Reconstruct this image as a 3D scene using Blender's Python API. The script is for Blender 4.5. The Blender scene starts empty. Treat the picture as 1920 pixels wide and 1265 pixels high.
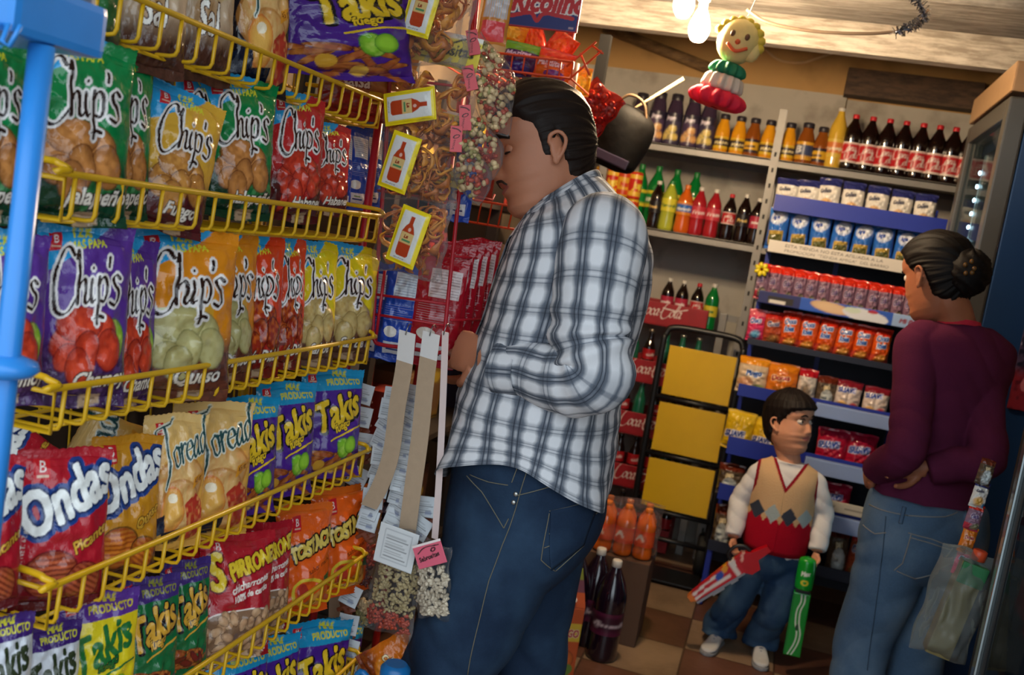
import bpy, bmesh, math, random
import numpy as np
from mathutils import Vector, Matrix, Euler
from mathutils.bvhtree import BVHTree
SC = bpy.context.scene
COL = SC.collection
PI = math.pi
# ------------------------------------------------------------------ camera
FPX = 1870.0
ROLL = math.radians(9.5)
PITCH = math.atan(208.8 / FPX)
YAW = math.atan(487.2 / math.hypot(FPX, 208.8))
EYE = Vector((0, 0, 1.45))
_F = Vector((-math.sin(YAW) * math.cos(PITCH), math.cos(YAW) * math.cos(PITCH), -math.sin(PITCH)))
_r = Vector((math.cos(YAW), math.sin(YAW), 0))
_u = _r.cross(_F)
_R = math.cos(ROLL) * _r + math.sin(ROLL) * _u
_U = -math.sin(ROLL) * _r + math.cos(ROLL) * _u
cam_d = bpy.data.cameras.new('camera')
cam = bpy.data.objects.new('camera', cam_d)
COL.objects.link(cam)
m = Matrix((_R, _U, -_F)).transposed().to_4x4()
m.translation = EYE
cam.matrix_world = m
cam_d.sensor_width = 36
cam_d.lens = FPX * 36 / 1920
cam_d.clip_start = 0.05
cam_d.dof.use_dof = True
cam_d.dof.focus_distance = 1.75
cam_d.dof.aperture_fstop = 6.3
SC.camera = cam
# ------------------------------------------------------------------ world, lights, exposure
SC.view_settings.view_transform = 'Standard'
SC.view_settings.look = 'None'
SC.view_settings.gamma = 1
SC.view_settings.use_curve_mapping = False
SC.view_settings.exposure = 0.35
W = bpy.data.worlds.new('world')
SC.world = W
W.use_nodes = True
nt = W.node_tree
nt.nodes.clear()
wo = nt.nodes.new('ShaderNodeOutputWorld')
bg = nt.nodes.new('ShaderNodeBackground')
tc = nt.nodes.new('ShaderNodeTexCoord')
sep = nt.nodes.new('ShaderNodeSeparateXYZ')
rmp = nt.nodes.new('ShaderNodeValToRGB')
rmp.color_ramp.elements[0].position = 0.45
rmp.color_ramp.elements[0].color = (0.20, 0.21, 0.23, 1)
rmp.color_ramp.elements[1].position = 0.62
rmp.color_ramp.elements[1].color = (0.80, 0.92, 1.0, 1)
mth = nt.nodes.new('ShaderNodeMath'); mth.operation = 'MULTIPLY_ADD'
mth.inputs[1].default_value = 0.5; mth.inputs[2].default_value = 0.5
nt.links.new(tc.outputs['Generated'], sep.inputs[0])
nt.links.new(sep.outputs['Z'], mth.inputs[0])
nt.links.new(mth.outputs[0], rmp.inputs[0])
nt.links.new(rmp.outputs[0], bg.inputs['Color'])
bg.inputs['Strength'].default_value = 2.0
nt.links.new(bg.outputs[0], wo.inputs[0])

BULB = (-0.374, 3.0, 2.125)

# ------------------------------------------------------------------ pixel -> world helpers (1920 x 1265 frame)
def ray(px, py):
    return _F + _R * ((px - 960) / FPX) + _U * ((632.5 - py) / FPX)
def onY(px, py, Y):
    d = ray(px, py); return EYE + d * (Y / d.y)
def onX(px, py, X):
    d = ray(px, py); return EYE + d * (X / d.x)
def onZ(px, py, Z):
    d = ray(px, py); return EYE + d * ((Z - EYE.z) / d.z)
def proj(p):
    v = Vector(p) - EYE; z = v.dot(_F)
    return 960 + FPX * v.dot(_R) / z, 632.5 - FPX * v.dot(_U) / z

# ------------------------------------------------------------------ colours and materials
def lin(c):
    c = c / 255.0
    return c / 12.92 if c <= 0.04045 else ((c + 0.055) / 1.055) ** 2.4
def hx(s):
    return tuple(lin(int(s[i:i + 2], 16)) for i in (0, 2, 4))
MATS = {}
def M(name, col, rough=0.5, metal=0.0, var=0.12, scale=40.0, bump=0.0, bscale=None, spec=0.5, coat=0.0):
    """plain surface colour with fine procedural variation"""
    if name in MATS: return MATS[name]
    if isinstance(col, str): col = hx(col)
    mt = bpy.data.materials.new(name); mt.use_nodes = True
    n = mt.node_tree.nodes; L = mt.node_tree.links
    b = n['Principled BSDF']
    t = n.new('ShaderNodeTexCoord')
    ns = n.new('ShaderNodeTexNoise'); ns.inputs['Scale'].default_value = scale; ns.inputs['Detail'].default_value = 3
    L.new(t.outputs['Object'], ns.inputs['Vector'])
    mx = n.new('ShaderNodeMix'); mx.data_type = 'RGBA'
    mx.inputs['A'].default_value = tuple(c * (1 - var) for c in col) + (1,)
    mx.inputs['B'].default_value = tuple(min(1, c * (1 + var)) for c in col) + (1,)
    L.new(ns.outputs['Fac'], mx.inputs['Factor'])
    L.new(mx.outputs['Result'], b.inputs['Base Color'])
    b.inputs['Roughness'].default_value = rough
    b.inputs['Metallic'].default_value = metal
    b.inputs['Specular IOR Level'].default_value = spec
    if coat: b.inputs['Coat Weight'].default_value = coat; b.inputs['Coat Roughness'].default_value = 0.1
    if bump:
        n2 = n.new('ShaderNodeTexNoise'); n2.inputs['Scale'].default_value = bscale or scale; n2.inputs['Detail'].default_value = 4
        L.new(t.outputs['Object'], n2.inputs['Vector'])
        bp = n.new('ShaderNodeBump'); bp.inputs['Strength'].default_value = bump; bp.inputs['Distance'].default_value = 0.01
        L.new(n2.outputs['Fac'], bp.inputs['Height']); L.new(bp.outputs[0], b.inputs['Normal'])
    MATS[name] = mt
    return mt
def printed(name, rough=0.24, bump=0.35, bscale=55, spec=0.5, coat=0.0):
    """printed film / card: the artwork is a colour attribute, the sheen and crinkle are procedural"""
    if name in MATS: return MATS[name]
    mt = M(name, (1, 1, 1), rough, 0, 0.0, 30, bump, bscale, spec, coat)
    n = mt.node_tree.nodes; L = mt.node_tree.links
    a = n.new('ShaderNodeAttribute'); a.attribute_name = 'art'
    L.new(a.outputs['Color'], n['Principled BSDF'].inputs['Base Color'])
    return mt
def emis(name, col, strength):
    if name in MATS: return MATS[name]
    mt = bpy.data.materials.new(name); mt.use_nodes = True
    b = mt.node_tree.nodes['Principled BSDF']
    b.inputs['Base Color'].default_value = tuple(col) + (1,)
    b.inputs['Emission Color'].default_value = tuple(col) + (1,)
    b.inputs['Emission Strength'].default_value = strength
    MATS[name] = mt
    return mt
def film(name, tint=(0.93, 0.93, 0.95), clear=0.86, rough=0.1, bump=0.5, bscale=40, base=(0.35, 0.35, 0.37)):
    """clear cellophane"""
    if name in MATS: return MATS[name]
    mt = bpy.data.materials.new(name); mt.use_nodes = True
    n = mt.node_tree.nodes; L = mt.node_tree.links; n.clear()
    out = n.new('ShaderNodeOutputMaterial'); mix = n.new('ShaderNodeMixShader')
    tr = n.new('ShaderNodeBsdfTransparent'); tr.inputs[0].default_value = tuple(tint) + (1,)
    gl = n.new('ShaderNodeBsdfPrincipled'); gl.inputs['Base Color'].default_value = tuple(base) + (1,)
    gl.inputs['Roughness'].default_value = rough; gl.inputs['Specular IOR Level'].default_value = 0.8
    t = n.new('ShaderNodeTexCoord'); ns = n.new('ShaderNodeTexNoise'); ns.inputs['Scale'].default_value = bscale
    bp = n.new('ShaderNodeBump'); bp.inputs['Strength'].default_value = bump; bp.inputs['Distance'].default_value = 0.01
    L.new(t.outputs['Object'], ns.inputs['Vector']); L.new(ns.outputs['Fac'], bp.inputs['Height'])
    L.new(bp.outputs[0], gl.inputs['Normal'])
    lw = n.new('ShaderNodeLayerWeight'); lw.inputs['Blend'].default_value = 0.25
    L.new(bp.outputs[0], lw.inputs['Normal'])
    ma = n.new('ShaderNodeMath'); ma.operation = 'MULTIPLY_ADD'; ma.inputs[1].default_value = 0.45; ma.inputs[2].default_value = 1 - clear
    ma.use_clamp = True
    L.new(lw.outputs['Fresnel'], ma.inputs[0])
    L.new(ma.outputs[0], mix.inputs[0]); L.new(tr.outputs[0], mix.inputs[1]); L.new(gl.outputs[0], mix.inputs[2])
    L.new(mix.outputs[0], out.inputs[0])
    MATS[name] = mt
    return mt
def glass(name, col=(0.9, 0.95, 0.95), clear=0.8, rough=0.03):
    return film(name, col, clear, rough, 0.02, 8, (0.02, 0.025, 0.03))

# ------------------------------------------------------------------ object helpers
def tag(o, label, cat, group=None, kind=None):
    o['label'] = label; o['category'] = cat
    if group: o['group'] = group
    if kind: o['kind'] = kind
    return o
def thing(name, label, cat, loc=(0, 0, 0), rot=(0, 0, 0), group=None, scale=None):
    o = bpy.data.objects.new(name, None); COL.objects.link(o)
    o.empty_display_size = 0.05
    o.location = loc; o.rotation_euler = rot
    if scale: o.scale = scale
    return tag(o, label, cat, group)
def mesh_from(name, V, Fc, mats, mi=None, smooth=True, uv=None, art=None):
    me = bpy.data.meshes.new(name)
    me.from_pydata([tuple(v) for v in V], [], [tuple(f) for f in Fc])
    if not isinstance(mats, (list, tuple)): mats = [mats]
    for x in mats: me.materials.append(x)
    if mi is not None: me.polygons.foreach_set('material_index', np.asarray(mi, dtype=np.int32))
    if smooth: me.polygons.foreach_set('use_smooth', np.ones(len(me.polygons), dtype=bool))
    if uv is not None:
        l = me.uv_layers.new(name='UVMap'); idx = np.zeros(len(me.loops), dtype=np.int32)
        me.loops.foreach_get('vertex_index', idx)
        l.data.foreach_set('uv', np.asarray(uv, dtype=np.float32)[idx].ravel())
    if art is not None:
        a = me.color_attributes.new('art', 'FLOAT_COLOR', 'POINT')
        c = np.ones((len(V), 4), dtype=np.float32); c[:, :3] = art
        a.data.foreach_set('color', c.ravel())
    me.update()
    return me
def link(name, me, parent=None, loc=None, rot=None):
    o = bpy.data.objects.new(name, me); COL.objects.link(o)
    if parent: o.parent = parent
    if loc is not None: o.location = loc
    if rot is not None: o.rotation_euler = rot
    return o
def copy_tree(o, parent=None):
    c = o.copy(); COL.objects.link(c)
    if parent: c.parent = parent
    for ch in list(o.children): copy_tree(ch, c)
    return c
class MB:
    """collects shapes into one mesh"""
    def __init__(s): s.V = []; s.F = []; s.mi = []; s.sm = []
    def add(s, V, F, mi=0, smooth=True):
        b = len(s.V); s.V += [tuple(v) for v in V]
        s.F += [tuple(i + b for i in f) for f in F]; s.mi += [mi] * len(F); s.sm += [smooth] * len(F)
        return s
    def box(s, c, d, mi=0, rot=None, bev=0.0):
        bm = bmesh.new(); bmesh.ops.create_cube(bm, size=1)
        for v in bm.verts: v.co = Vector((v.co.x * d[0], v.co.y * d[1], v.co.z * d[2]))
        if bev: bmesh.ops.bevel(bm, geom=bm.edges[:], offset=bev, segments=2, affect='EDGES', profile=0.7)
        R_ = Euler(rot).to_matrix() if rot else Matrix.Identity(3)
        bm.verts.index_update()
        s.add([R_ @ v.co + Vector(c) for v in bm.verts], [[v.index for v in f.verts] for f in bm.faces], mi, False)
        bm.free(); return s
    def tube(s, pts, r, n=8, mi=0, caps=True, closed=False):
        P = [Vector(p) for p in pts]; k = len(P); V = []; F = []
        rr = r if isinstance(r, (list, tuple)) else [r] * k
        T = []
        for i in range(k):
            if closed: t = P[(i + 1) % k] - P[i - 1]
            else: t = P[min(i + 1, k - 1)] - P[max(i - 1, 0)]
            T.append(t.normalized() if t.length > 1e-9 else Vector((0, 0, 1)))
        a = T[0].orthogonal().normalized()
        for i in range(k):
            a = (a - T[i] * a.dot(T[i]))
            a = a.normalized() if a.length > 1e-6 else T[i].orthogonal().normalized()
            b = T[i].cross(a)
            for j in range(n):
                w = 2 * PI * j / n
                V.append(P[i] + (a * math.cos(w) + b * math.sin(w)) * rr[i])
        for i in range(k if closed else k - 1):
            i2 = (i + 1) % k
            for j in range(n):
                j2 = (j + 1) % n
                F.append((i * n + j, i * n + j2, i2 * n + j2, i2 * n + j))
        if caps and not closed:
            F.append(tuple(range(n - 1, -1, -1))); F.append(tuple((k - 1) * n + j for j in range(n)))
        return s.add(V, F, mi)
    def lathe(s, prof, c=(0, 0, 0), n=24, mi=0, rot=None, mis=None):
        V = []; F = []; ms = []
        R_ = Euler(rot).to_matrix() if rot else Matrix.Identity(3)
        for (r, z) in prof:
            for j in range(n):
                w = 2 * PI * j / n
                V.append(R_ @ Vector((r * math.cos(w), r * math.sin(w), z)) + Vector(c))
        for i in range(len(prof) - 1):
            for j in range(n):
                j2 = (j + 1) % n
                F.append((i * n + j, i * n + j2, (i + 1) * n + j2, (i + 1) * n + j)); ms.append(mis[i] if mis else mi)
        F.append(tuple(range(n - 1, -1, -1))); ms.append(ms[0])
        F.append(tuple((len(prof) - 1) * n + j for j in range(n))); ms.append(ms[-2])
        b = len(s.V); s.V += [tuple(v) for v in V]; s.F += [tuple(i + b for i in f) for f in F]; s.mi += ms; s.sm += [True] * (len(F) - 2) + [False, False]
        return s
    def ball(s, c, r, n=10, mi=0, rot=None):
        r = r if isinstance(r, (list, tuple)) else (r, r, r)
        V = []; F = []; R_ = Euler(rot).to_matrix() if rot else Matrix.Identity(3)
        h = n // 2
        V.append(R_ @ Vector((0, 0, -r[2])) + Vector(c))
        for i in range(1, h):
            p = -PI / 2 + PI * i / h
            for j in range(n):
                w = 2 * PI * j / n
                V.append(R_ @ Vector((r[0] * math.cos(p) * math.cos(w), r[1] * math.cos(p) * math.sin(w), r[2] * math.sin(p))) + Vector(c))
        V.append(R_ @ Vector((0, 0, r[2])) + Vector(c)); e = len(V) - 1
        for j in range(n):
            j2 = (j + 1) % n
            F.append((0, 1 + j2, 1 + j)); F.append((e, 1 + (h - 2) * n + j, 1 + (h - 2) * n + j2))
            for i in range(h - 2):
                F.append((1 + i * n + j, 1 + i * n + j2, 1 + (i + 1) * n + j2, 1 + (i + 1) * n + j))
        return s.add(V, F, mi)
    def mesh(s, name, mats):
        me = mesh_from(name, s.V, s.F, mats, s.mi, False)
        me.polygons.foreach_set('use_smooth', np.array(s.sm, dtype=bool))
        return me
    def build(s, name, mats, parent=None, loc=None, rot=None):
        return link(name, s.mesh(name, mats), parent, loc, rot)
def structure(o):
    o['kind'] = 'structure'; return o
def catmull(pts, k=6, closed=False):
    P = [np.array(p, float) for p in pts]; n = len(P); out = []
    for i in range(n if closed else n - 1):
        p0 = P[i - 1] if (closed or i > 0) else 2 * P[0] - P[1]
        p1 = P[i]; p2 = P[(i + 1) % n]
        p3 = P[(i + 2) % n] if (closed or i + 2 < n) else 2 * P[n - 1] - P[n - 2]
        for j in range(k):
            t = j / k
            out.append(0.5 * (2 * p1 + (p2 - p0) * t + (2 * p0 - 5 * p1 + 4 * p2 - p3) * t * t + (3 * p1 - p0 - 3 * p2 + p3) * t ** 3))
    if not closed: out.append(P[-1])
    return out
_rs = np.random.RandomState(5)
_lat = _rs.rand(64, 64, 64).astype(np.float32)
def vnoise(x, y, z=0.0):
    """smooth value noise 0..1 on numpy arrays"""
    x = np.asarray(x, float); y = np.asarray(y, float); z = np.asarray(z, float) + np.zeros_like(x)
    xi = np.floor(x).astype(int); yi = np.floor(y).astype(int); zi = np.floor(z).astype(int)
    fx = x - xi; fy = y - yi; fz = z - zi
    fx = fx * fx * (3 - 2 * fx); fy = fy * fy * (3 - 2 * fy); fz = fz * fz * (3 - 2 * fz)
    r = 0
    for a in (0, 1):
        for b in (0, 1):
            for c in (0, 1):
                wgt = (fx if a else 1 - fx) * (fy if b else 1 - fy) * (fz if c else 1 - fz)
                r = r + wgt * _lat[(xi + a) % 64, (yi + b) % 64, (zi + c) % 64]
    return r
ORD = ['first', 'second', 'third', 'fourth', 'fifth', 'sixth', 'seventh', 'eighth', 'ninth', 'tenth', 'eleventh', 'twelfth', 'thirteenth', 'fourteenth']
# ------------------------------------------------------------------ the room
def wall_mat(name, col, stain, scale=3.0, amt=0.5):
    mt = M(name, col, 0.8, 0, 0.06, 12, 0.15, 30)
    n = mt.node_tree.nodes; L = mt.node_tree.links; b = n['Principled BSDF']
    old = b.inputs['Base Color'].links[0].from_socket
    t = n.new('ShaderNodeTexCoord'); ns = n.new('ShaderNodeTexNoise'); ns.inputs['Scale'].default_value = scale; ns.inputs['Detail'].default_value = 6
    L.new(t.outputs['Object'], ns.inputs['Vector'])
    r = n.new('ShaderNodeValToRGB'); r.color_ramp.elements[0].position = 0.52; r.color_ramp.elements[1].position = 0.72
    r.color_ramp.elements[1].color = (amt, amt, amt, 1)
    L.new(ns.outputs['Fac'], r.inputs[0])
    mx = n.new('ShaderNodeMix'); mx.data_type = 'RGBA'
    L.new(r.outputs[0], mx.inputs['Factor']); L.new(old, mx.inputs['A']); mx.inputs['B'].default_value = tuple(hx(stain)) + (1,)
    L.new(mx.outputs['Result'], b.inputs['Base Color'])
    return mt
def plank_mat(name, col, dark, sx):
    mt = M(name, col, 0.75, 0, 0.1, 20, 0.2, 25)
    n = mt.node_tree.nodes; L = mt.node_tree.links; b = n['Principled BSDF']
    t = n.new('ShaderNodeTexCoord'); mp = n.new('ShaderNodeMapping'); mp.inputs['Scale'].default_value = sx
    L.new(t.outputs['Object'], mp.inputs[0])
    ns = n.new('ShaderNodeTexNoise'); ns.inputs['Scale'].default_value = 6; ns.inputs['Detail'].default_value = 7; ns.inputs['Roughness'].default_value = 0.7
    L.new(mp.outputs[0], ns.inputs['Vector'])
    r = n.new('ShaderNodeValToRGB'); r.color_ramp.elements[0].position = 0.40; r.color_ramp.elements[1].position = 0.60
    r.color_ramp.elements[0].color = tuple(hx(dark)) + (1,); r.color_ramp.elements[1].color = tuple(hx(col)) + (1,)
    L.new(ns.outputs['Fac'], r.inputs[0]); L.new(r.outputs[0], b.inputs['Base Color'])
    return mt
# floor: worn brown and buff tiles
fm = M('floor_tile', '8a6a55', 0.42, 0, 0.1, 10, 0.08, 60)
n = fm.node_tree.nodes; L = fm.node_tree.links; b = n['Principled BSDF']
t = n.new('ShaderNodeTexCoord'); ck = n.new('ShaderNodeTexChecker'); ck.inputs['Scale'].default_value = 1 / 0.33
ck.inputs['Color1'].default_value = tuple(hx('6f4a39')) + (1,); ck.inputs['Color2'].default_value = tuple(hx('9c8269')) + (1,)
mp = n.new('ShaderNodeMapping'); mp.inputs['Location'].default_value = (0.10, 0.27, 0.1)
L.new(t.outputs['Object'], mp.inputs[0]); L.new(mp.outputs[0], ck.inputs['Vector'])
br = n.new('ShaderNodeTexBrick'); br.offset = 0; br.inputs['Scale'].default_value = 1.0
br.inputs['Brick Width'].default_value = 0.33; br.inputs['Row Height'].default_value = 0.33; br.inputs['Mortar Size'].default_value = 0.004
br.inputs['Color1'].default_value = (1, 1, 1, 1); br.inputs['Color2'].default_value = (0.86, 0.86, 0.86, 1); br.inputs['Mortar'].default_value = (0.35, 0.33, 0.3, 1)
L.new(mp.outputs[0], br.inputs['Vector'])
mx = n.new('ShaderNodeMix'); mx.data_type = 'RGBA'; mx.blend_type = 'MULTIPLY'; mx.inputs['Factor'].default_value = 1
L.new(ck.outputs['Color'], mx.inputs['A']); L.new(br.outputs['Color'], mx.inputs['B'])
ns = n.new('ShaderNodeTexNoise'); ns.inputs['Scale'].default_value = 2.6; ns.inputs['Detail'].default_value = 8; ns.inputs['Roughness'].default_value = 0.7
L.new(t.outputs['Object'], ns.inputs['Vector'])
rp = n.new('ShaderNodeValToRGB'); rp.color_ramp.elements[0].position = 0.35; rp.color_ramp.elements[0].color = (0.45, 0.42, 0.4, 1); rp.color_ramp.elements[1].position = 0.6
L.new(ns.outputs['Fac'], rp.inputs[0])
m2 = n.new('ShaderNodeMix'); m2.data_type = 'RGBA'; m2.blend_type = 'MULTIPLY'; m2.inputs['Factor'].default_value = 0.8
L.new(mx.outputs['Result'], m2.inputs['A']); L.new(rp.outputs[0], m2.inputs['B']); L.new(m2.outputs['Result'], b.inputs['Base Color'])

XL, XR, YB, YF, ZC = -1.28, 1.35, 5.12, 0.35, 2.56
structure(MB().box((0.035, (YF + YB) / 2, -0.05), (XR - XL + 0.3, YB - YF + 0.2, 0.1)).build('floor', fm))
structure(MB().box((0.0, YF - 3.05, -0.06), (12, 6, 0.1)).build('ground', M('street_asphalt', '8b8a88', 0.9, 0, 0.15, 25, 0.2, 80)))
structure(MB().box((XL - 0.05, (YF + YB) / 2, ZC / 2), (0.1, YB - YF, ZC)).build('wall_left', wall_mat('wall_paint_left', '8f7c66', '4a3d33', 2.5, 0.6)))
structure(MB().box((XR + 0.05, (YF + YB) / 2, ZC / 2), (0.1, YB - YF, ZC)).build('wall_right', wall_mat('wall_paint_right', '9a8c78', '5a4d40', 2.5, 0.6)))
structure(MB().box((0.035, YB + 0.05, ZC / 2), (XR - XL + 0.2, 0.1, ZC)).build('wall_back', wall_mat('wall_paint_back', 'b9925c', '7b5a34', 4, 0.6)))
# pale panels covering the lower part of the back wall
structure(MB().box((-0.58, YB - 0.012, 1.1585), (1.4, 0.024, 2.317)).box((0.735, YB - 0.012, 1.15), (1.22, 0.024, 2.30))
          .build('trim_1', wall_mat('wall_panel', 'b7b2a8', '6f5f50', 7, 0.55)))
structure(MB().box((0.035, (YF + YB) / 2, ZC + 0.05), (XR - XL + 0.3, YB - YF, 0.1)).build('ceiling', plank_mat('ceiling_board', 'b0a99c', '6c6258', (1, 14, 1))))
# painted timber beams under the ceiling, running across the shop
bm_ = plank_mat('beam_paint', 'd0c8bc', '9c9184', (1.2, 9, 9))

structure(MB().box((0.035, 3.94, 2.335), (XR - XL, 0.07, 0.13), bev=0.004).build('trim_2', bm_))
structure(MB().box((0.035, 3.42, 2.33), (XR - XL, 0.34, 0.05), bev=0.004).box((0.035, 3.0, 2.46), (XR - XL, 0.12, 0.10), bev=0.004).box((0.035, 3.4, 2.43), (XR - XL, 0.1, 0.15)).build('trim_3', plank_mat('beam_grey', 'aaa49c', '7a736b', (1.2, 9, 9))))
o = MB().box((0.40, 5.045, 2.37), (0.60, 0.10, 0.125), bev=0.004).build('wall_board', plank_mat('board_dark', '5c4636', '3c2d24', (2, 9, 9)))
tag(o, 'dark brown board fixed high on the back wall above the cola bottles', 'board')
# ceiling brace crossing the tan wall
o = MB().tube([(-1.1, 5.06, 2.5), (-0.42, 5.06, 2.33)], 0.035, 4).build('ceiling_brace', plank_mat('brace', '8a6c48', '5f472f', (2, 9, 9)))
tag(o, 'slanted wooden brace against the tan wall behind the light bulb', 'brace')
# ------------------------------------------------------------------ printed artwork, painted into grids of colour
_TXT = {}
def text_tris(s):
    if s in _TXT: return _TXT[s]
    cu = bpy.data.curves.new('t', 'FONT'); cu.body = s; cu.size = 1.0; cu.resolution_u = 3
    ob = bpy.data.objects.new('t', cu)
    me = bpy.data.meshes.new_from_object(ob)
    me.calc_loop_triangles()
    v = np.array([x.co[:2] for x in me.vertices]).reshape(-1, 2)
    t = np.array([x.vertices[:] for x in me.loop_triangles], dtype=int).reshape(-1, 3)
    bpy.data.objects.remove(ob); bpy.data.curves.remove(cu); bpy.data.meshes.remove(me)
    _TXT[s] = (v, t); return _TXT[s]
def _shift_or(m, r):
    out = m.copy()
    for k in range(16):
        a = 2 * PI * k / 16; dx = int(round(r * math.cos(a))); dy = int(round(r * math.sin(a)))
        s = np.zeros_like(m); H_, W_ = m.shape
        y0, y1 = max(0, dy), min(H_, H_ + dy); x0, x1 = max(0, dx), min(W_, W_ + dx)
        if y1 > y0 and x1 > x0: s[y0:y1, x0:x1] = m[y0 - dy:y1 - dy, x0 - dx:x1 - dx]
        out |= s
    return out
SCRIPT = {
 'C': ([[(1.35, 2.2), (1.15, 2.55), (.75, 2.45), (.35, 1.9), (.1, 1.15), (.08, .35), (.3, -.25), (.7, -.4), (1.1, -.2), (1.5, .3)]], 1.45),
 'h': ([[(.05, 2.0), (.22, 2.3), (.15, 1.2), (.1, 0)], [(.12, .55), (.35, .98), (.6, 1.0), (.66, .6), (.62, .1), (.8, .0), (.95, .15)]], .95),
 'i': ([[(.1, 1.0), (.06, .4), (.15, .02), (.35, .12)], [(.16, 1.5), (.2, 1.55)]], .45),
 'p': ([[(.1, 1.1), (.1, .2), (.02, -1.0)], [(.1, .7), (.3, 1.05), (.6, .95), (.68, .45), (.5, .0), (.15, .05)], [(-.15, -.75), (.15, -.65), (.5, -.75)]], .85),
 "'": ([[(.1, 1.95), (.02, 1.5)]], .2),
 's': ([[(.6, .95), (.35, 1.12), (.12, .95), (.22, .65), (.5, .4), (.55, 0), (.3, -.25), (-.1, -.1)]], .7),
 'o': ([[(.4, .95), (.1, .7), (.08, .2), (.35, -.02), (.62, .2), (.62, .75), (.4, .95), (.75, .85)]], .75),
 'c': ([[(.6, .75), (.4, .98), (.12, .7), (.1, .2), (.35, -.02), (.7, .2)]], .68),
 'a': ([[(.6, .8), (.4, .98), (.1, .7), (.1, .15), (.3, 0), (.6, .5)], [(.62, .98), (.58, .15), (.72, 0), (.9, .15)]], .85),
 'l': ([[(.0, .3), (.4, 1.4), (.38, 2.1), (.18, 1.9), (.12, .6), (.25, 0), (.5, .2)]], .45),
 '-': ([[(.05, .5), (.3, .58)]], .35),
 'K': ([[(-.3, 2.35), (.3, 2.3), (1.3, 2.55)], [(.75, 2.4), (.6, 1.2), (.5, -.2)], [(1.2, 1.7), (.65, 1.1), (1.1, .1)]], 1.2),
 'T': ([[(-.35, 1.75), (-.2, 2.2), (.5, 2.25), (1.3, 2.2), (1.6, 2.45)], [(.65, 2.2), (.6, 1.0), (.35, -.5), (.05, -.9)]], 1.0),
 'r': ([[(.1, 1.0), (.12, .0)], [(.12, .6), (.3, .95), (.5, .9)]], .5),
 'e': ([[(.1, .5), (.55, .6), (.45, .95), (.15, .85), (.08, .3), (.35, -.02), (.65, .2)]], .66),
 'd': ([[(.6, .8), (.4, .98), (.1, .7), (.1, .15), (.3, 0), (.6, .5)], [(.68, 2.1), (.6, .9), (.58, .15), (.75, .05)]], .85),
}
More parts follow.
